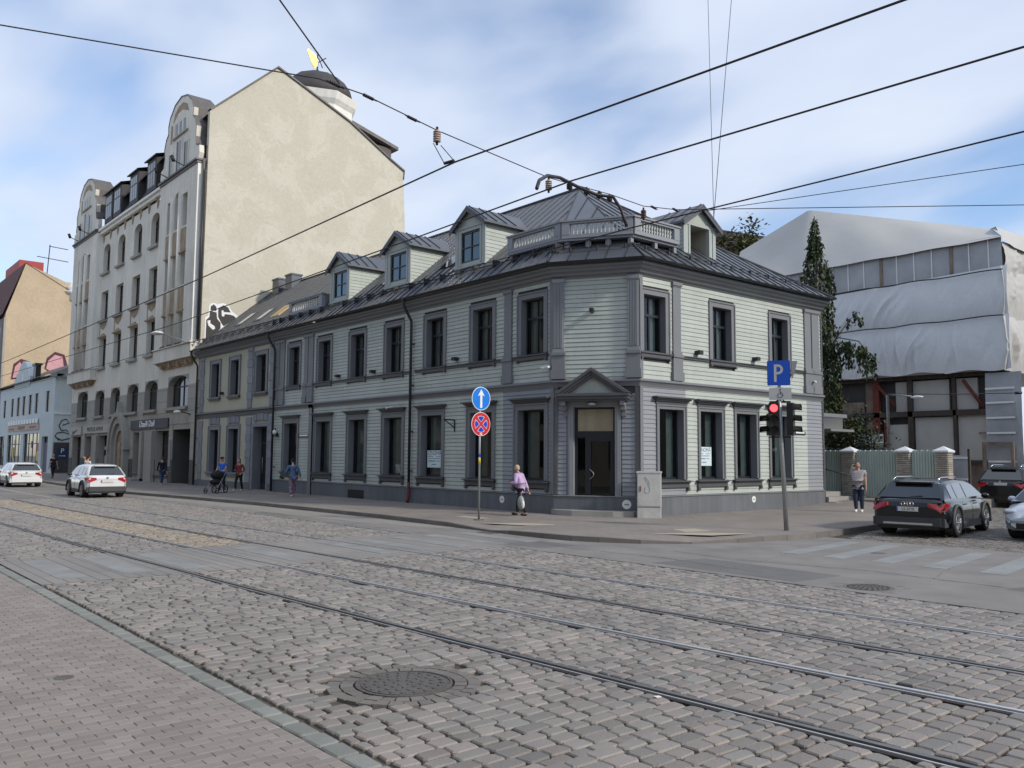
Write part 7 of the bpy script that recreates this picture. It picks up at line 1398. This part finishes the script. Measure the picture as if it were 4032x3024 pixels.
q = MB(TF); q.prism([(.0+.05*cos(a), 2.68+.05*sin(a)) for a in np.linspace(0, 2*pi, 14)[:-1]], .016, .02); q.build('pink_sticker', mat('pale_pink_sticker', (.7, .45, .45), .6), t)
# traffic light with parking sign
t = thing('traffic_light', (8.2, .66, .12), 'traffic light showing red under a square blue parking sign, on the right kerb corner', 'traffic light'); ux, uy = .845, .535
TQ = lambda u, d, z: (8.13+ux*u+uy*d, .60+uy*u-ux*d, z)
q = MB(); q.tube([(8.2, .66, .12), (8.13, .60, 2.5), (8.10, .585, 4.6)], [.062, .055, .04], 12); q.build('pole', M_steel, t)
q = MB(TQ)
def rrect(w2, h2, r_, cx, cz, n=4): return [(cx+sx*(w2-r_)+r_*cos(a), cz+sz*(h2-r_)+r_*sin(a)) for sx, sz, a0 in ((1, 1, 0), (-1, 1, pi/2), (-1, -1, pi), (1, -1, 1.5*pi)) for a in np.linspace(a0, a0+pi/2, n)]
M_pblue = mat('parking_sign_blue', (.008, .07, .42), .35, var=.02); M_sgrey = mat('grey_sign_white', (.42, .43, .43), .45)
q.prism(rrect(.295, .335, .03, -.03, 4.29), .05, .06); q.build('parking_plate', M_pblue, t); q = MB(TQ); q.prism(rrect(.28, .32, .03, -.03, 4.29), .06, .062); q.build('plate_face', M_pblue, t)
q = MB(TQ); q.box(-.15, -.085, .062, .065, 4.05, 4.52); n = 12
for k in range(n):
    a0, a1 = -pi/2+pi*k/n, -pi/2+pi*(k+1)/n; q.prism([(-.05+.135*cos(a0), 4.385+.135*sin(a0)), (-.05+.135*cos(a1), 4.385+.135*sin(a1)), (-.05+.07*cos(a1), 4.385+.07*sin(a1)), (-.05+.07*cos(a0), 4.385+.07*sin(a0))], .062, .065)
q.box(-.085, -.05, .062, .065, 4.455, 4.52); q.box(-.085, -.05, .062, .065, 4.25, 4.315); q.build('letter_P', M_sgrey, t)
q = MB(TQ); q.prism(rrect(.285, .16, .025, 0, 3.73), .05, .06); q.build('disabled_plate', M_sgrey, t)
q = MB(TQ); q.prism([(.0+.022*cos(a), 3.84+.022*sin(a)) for a in np.linspace(0, 2*pi, 9)[:-1]], .06, .063); q.tube([(0, .062, 3.81), (.01, .062, 3.73), (.06, .062, 3.73), (.08, .062, 3.67)], .009, 4); q.tube([(.0+.062*cos(a), .062, 3.69+.062*sin(a)) for a in np.linspace(2.2, 6.2, 11)], .008, 4); q.tube([(0, .062, 3.77), (.05, .062, 3.77)], .007, 4); q.build('wheelchair_symbol', M_black, t)
q = MB(TQ); q.prism([(.30, 4.62), (.46, 4.62), (.38, 4.30), (.30, 4.1)], -.12, -.11); q.build('rear_sign', M_steel, t)
def sighead(uo, z0, ang, n_, red=False, nm='signal_head'):
    ca, sa = cos(ang), sin(ang); TH = lambda u, d, z: TQ(uo+ca*u+sa*d, .02+ca*d-sa*u, z); h = .29
    q = MB(TH); q.prism(rrect(.135, n_*h/2, .03, 0, z0+n_*h/2), -.02, .14); s_ = q.build(nm, M_black, t)
    for k in range(n_):
        zc2 = z0+h*(k+.5); q = MB(TH); m = 12; q.smooth = True
        for j in range(m): a0, a1 = -.35+(pi+.7)*j/m, -.35+(pi+.7)*(j+1)/m; q.add([(.112*cos(a0), .14, zc2+.112*sin(a0)), (.112*cos(a1), .14, zc2+.112*sin(a1)), (.118*cos(a1), .33, zc2-.02+.118*sin(a1)), (.118*cos(a0), .33, zc2-.02+.118*sin(a0))], [(0, 1, 2, 3), (3, 2, 1, 0)])
        q.build('visor', M_black, s_); q = MB(TH); q.prism([(.10*cos(a), zc2+.10*sin(a)) for a in np.linspace(0, 2*pi, 19)[:-1]], .14, .147)
        q.build('lens', mat('lit_red_lens', (1, .03, .035), .4, emit=4.5, var=.02) if (red and k == n_-1) else mat('dark_lens', (.02, .02, .022), .3), s_)
sighead(-.17, 2.62, 0, 3, True); sighead(.20, 2.62, 1.35, 3); sighead(-.20, 2.62, -1.3, 2)
q = MB(TQ); q.box(-.28, .26, -.05, .02, 3.50, 3.54); q.box(-.28, .26, -.05, .02, 2.56, 2.60); q.tube([(-.12, 0, 3.52), (0, 0, 3.62), (.12, 0, 3.52)], .02, 6); q.build('mounting_frame', M_black, t)
# utility cabinet
t = thing('utility_cabinet', (2.95, 1.3, .12), 'scuffed white utility cabinet with faint graffiti standing right of the corner door', 'cabinet')
cfx = (3.22-2.5, 1.04-1.54); TV = lambda u, d, z: (3.22+.0+u*.10+d*.99, 1.02+u*.99-d*.10, z)   # front faces +X
M_cab = mat('scuffed_white_cabinet', (.50, .50, .48), .6, var=.1, scale=3, fine=.1, fscale=14, streak=.1)
cab = lambda u, d, z: (2.95+u*.80+d*.60, 1.33+u*.60-d*.80, z)
q = MB(cab); q.box(-.36, .36, -.2, .2, .12, .45); q.build('plinth', M_cab, t); q = MB(cab); q.box(-.37, .37, -.21, .21, .465, 1.52); q.build('casing', M_cab, t); q = MB(cab); q.box(-.39, .39, -.23, .23, 1.52, 1.58); q.build('lid', M_cab, t); q = MB(cab); q.box(-.355, .355, -.195, .195, .45, .465); q.build('gap', M_black, t)
q = MB(cab); q.box(-.34, .34, .21, .222, .5, 1.49); q.build('door', M_cab, t); q = MB(cab); q.box(-.28, -.25, .222, .24, .95, 1.12); q.build('handle', MATS['rusty_red_paint'], t)
q = MB(cab); q.tube([(-.05+.08*cos(a*1.7), .226, 1.15+.25*sin(a)) for a in np.linspace(0, 6, 24)], .006, 4); q.build('scribble', mat('faint_grey_ink', (.30, .30, .29), .8), t)
q = MB(cab); q.tube([(-.375, .1-.08*sin(a*2.3), 1.25+.12*cos(a)) for a in np.linspace(0, 7, 22)], .012, 4); q.build('tag', M_black, t)
t = thing('paper_scrap', (16.05, -14.0, .01), 'tiny cream paper scrap lying on the nearest tram rail', 'litter'); q = MB(); q.slab([(15.93, -13.91), (15.98, -13.92), (15.99, -13.87), (15.95, -13.86)], .006, .01); q.build('scrap', M_creamw, t)
# ---------------- overhead wires ----------------
def wire(name, pts, r, lab, grp=None, sag=0, cat='overhead wire'):
    P_ = []
    for a, b in zip(pts, pts[1:]):
        n = max(2, int(hypot(b[0]-a[0], b[1]-a[1])//4)) if sag else 1
        for i in range(n): s = i/n; P_.append((a[0]+(b[0]-a[0])*s, a[1]+(b[1]-a[1])*s, a[2]+(b[2]-a[2])*s-sag*sin(pi*s)))
    P_.append(pts[-1]); q = MB(); q.tube(P_, r, 5); o = q.build(name, M_wire, base=pts[0], label=lab, cat=cat, group=grp); return o
G1 = 'overhead wires above the tram tracks'
wire('contact_wire', [(26, -12.1, 5.8), (17.9, -12.73, 5.8), (12.09, -13.2, 5.8), (2.64, -12.95, 5.8), (-17.4, -12.8, 5.8), (-95, -12.9, 5.9)], .012, 'heaviest overhead wire, leaving the top edge of the picture right of centre', G1)
wire('contact_wire', [(26, -10.4, 5.8), (18.05, -11.12, 5.8), (12.55, -11.55, 5.8), (8.82, -11.43, 5.8), (-4.44, -11.1, 5.8), (-27.5, -11.5, 5.85), (-95, -11.6, 5.9)], .012, 'overhead wire reaching the upper right edge, crossing just left of the roof apex', G1)
wire('contact_wire', [(27, -8.4, 5.8), (17.3, -8.88, 5.8), (12.9, -9.06, 5.8), (11.5, -9.12, 5.8), (8, -9.1, 5.8), (-20, -9.3, 5.85), (-95, -9.6, 5.9)], .012, 'overhead wire ending in the thick curved feeder in front of the roof balcony', G1)
SP = [(8.6, -24, 6.5), (10.65, -18.14, 6.5), (11.72, -14.98, 6.5), (11.69, -14.33, 6.5), (11.34, -12.97, 6.5), (10.9, -10.44, 6.5), (10.96, -9.04, 6.5), (10.89, -8.12, 6.5), (11.14, -7.51, 6.5), (15.42, -3.17, 6.5), (22, 3.6, 6.5)]
wire('span_wire', SP, .008, 'thin span wire crossing the street from upper left to the right edge, carrying the insulators')
wire('span_wire', [(20.2, -23.5, 6.5), (13.16, -16.21, 6.5), (11.77, -14.73, 6.5)], .009, 'span wire running steeply up to the top edge from the joint beside the dome')
wire('guy_wire', [(23, -3.1, 6.5), (16.19, -5.47, 6.5), (11.45, -7.05, 6.5)], .007, 'very thin wire rising to the right above the weeping birch')
J = (11.27, -6.56, 6.5); VT1 = (7.0, -.9, 19.1); VT2 = (7.75, -.1, 19.0)
ARC = [(11.91, -11.62, 5.83), (11.6, -11.29, 6.1), (11.29, -10.84, 6.35), (11.13, -10.42, 6.45), (11.03, -9.9, 6.43), (11.0, -9.43, 6.41), (11.2, -9.25, 6.36), (11.30, -9.17, 6.15), (11.45, -9.2, 5.82)]
DR1 = (11.87, -13.22, 5.83); DR2 = (12.04, -13.19, 5.83)
wire('hanger_wire', [VT1, J], .006, 'thin near-vertical wire, left one of the pair in front of the clouds'); wire('hanger_wire', [VT2, J], .007, 'thin near-vertical wire, right one of the pair in front of the clouds')
def insul(pos, ln, r, d, lab, m=None):
    t = thing('insulator', pos, lab, 'insulator', 'insulators on the span wire'); d = Vector(d).normalized(); p = Vector(pos); q = MB(); n = 5
    for k in range(n): a = p+d*(ln*(k/n-.5)); q.tube([a, a+d*ln/n*.45, a+d*ln/n*.5, a+d*ln/n], [r, r, r*.55, r*.55], 8)
    q.build('sheds', m or M_brownp, t); q = MB(); q.tube([p-d*ln*.8, p+d*ln*.8], r*.35, 6); q.build('fitting', M_wire, t); return t
M_por = mat('pale_porcelain', (.45, .36, .32), .35)
insul((11.34, -12.97, 6.42), .16, .055, (0, 0, 1), 'pale insulator with two droppers left of the heavy wire crossing', M_por)
insul((10.9, -10.45, 6.38), .16, .055, (0, 0, 1), 'pale insulator at the left end of the thick feeder cable', M_por)
insul((10.89, -8.12, 6.36), .14, .05, (0, 0, 1), 'hanging brown insulator with two short legs right of the roof apex')
for p, lab in (((11.71, -14.75, 6.5), 'dark clamp at the joint beside the dome'), ((11.66, -14.25, 6.5), 'dark clamp just right of the joint beside the dome'), ((11.45, -13.45, 6.5), 'dark clamp on the span wire above the bare gable slope'), ((10.95, -7.9, 6.5), 'small clamp right of the hanging insulator'), ((11.12, -7.5, 6.5), 'small clamp above the open dormer')): insul(p, .18, .022, (-.25, .97, 0), lab, M_wire)
for k in range(4): y = (-10.0, -9.6, -9.3, -9.04)[k]; insul((10.92, y, 6.45), .09, .05, (0, 0, 1), ['first', 'second', 'third', 'last'][k]+' dark bead along the thick feeder cable, counted from the left', M_wire)
t = thing('feeder_cable', (10.9, -10.4, 6.4), 'thick black feeder cable looping down to the wire in front of the roof balcony', 'cable'); q = MB()
q.tube(ARC, .028, 7); q.build('cable', M_wire, t)
t = thing('wire_hanger', (11.34, -12.97, 6.3), 'two thin droppers holding the heavy contact wire left of centre', 'wire hanger'); q = MB(); q.tube([(11.34, -13.03, 6.3), DR1], .008, 4); q.tube([(11.34, -12.9, 6.3), DR2], .008, 4); q.tube([DR1, DR2], .022, 5); q.build('dropper', M_wire, t)
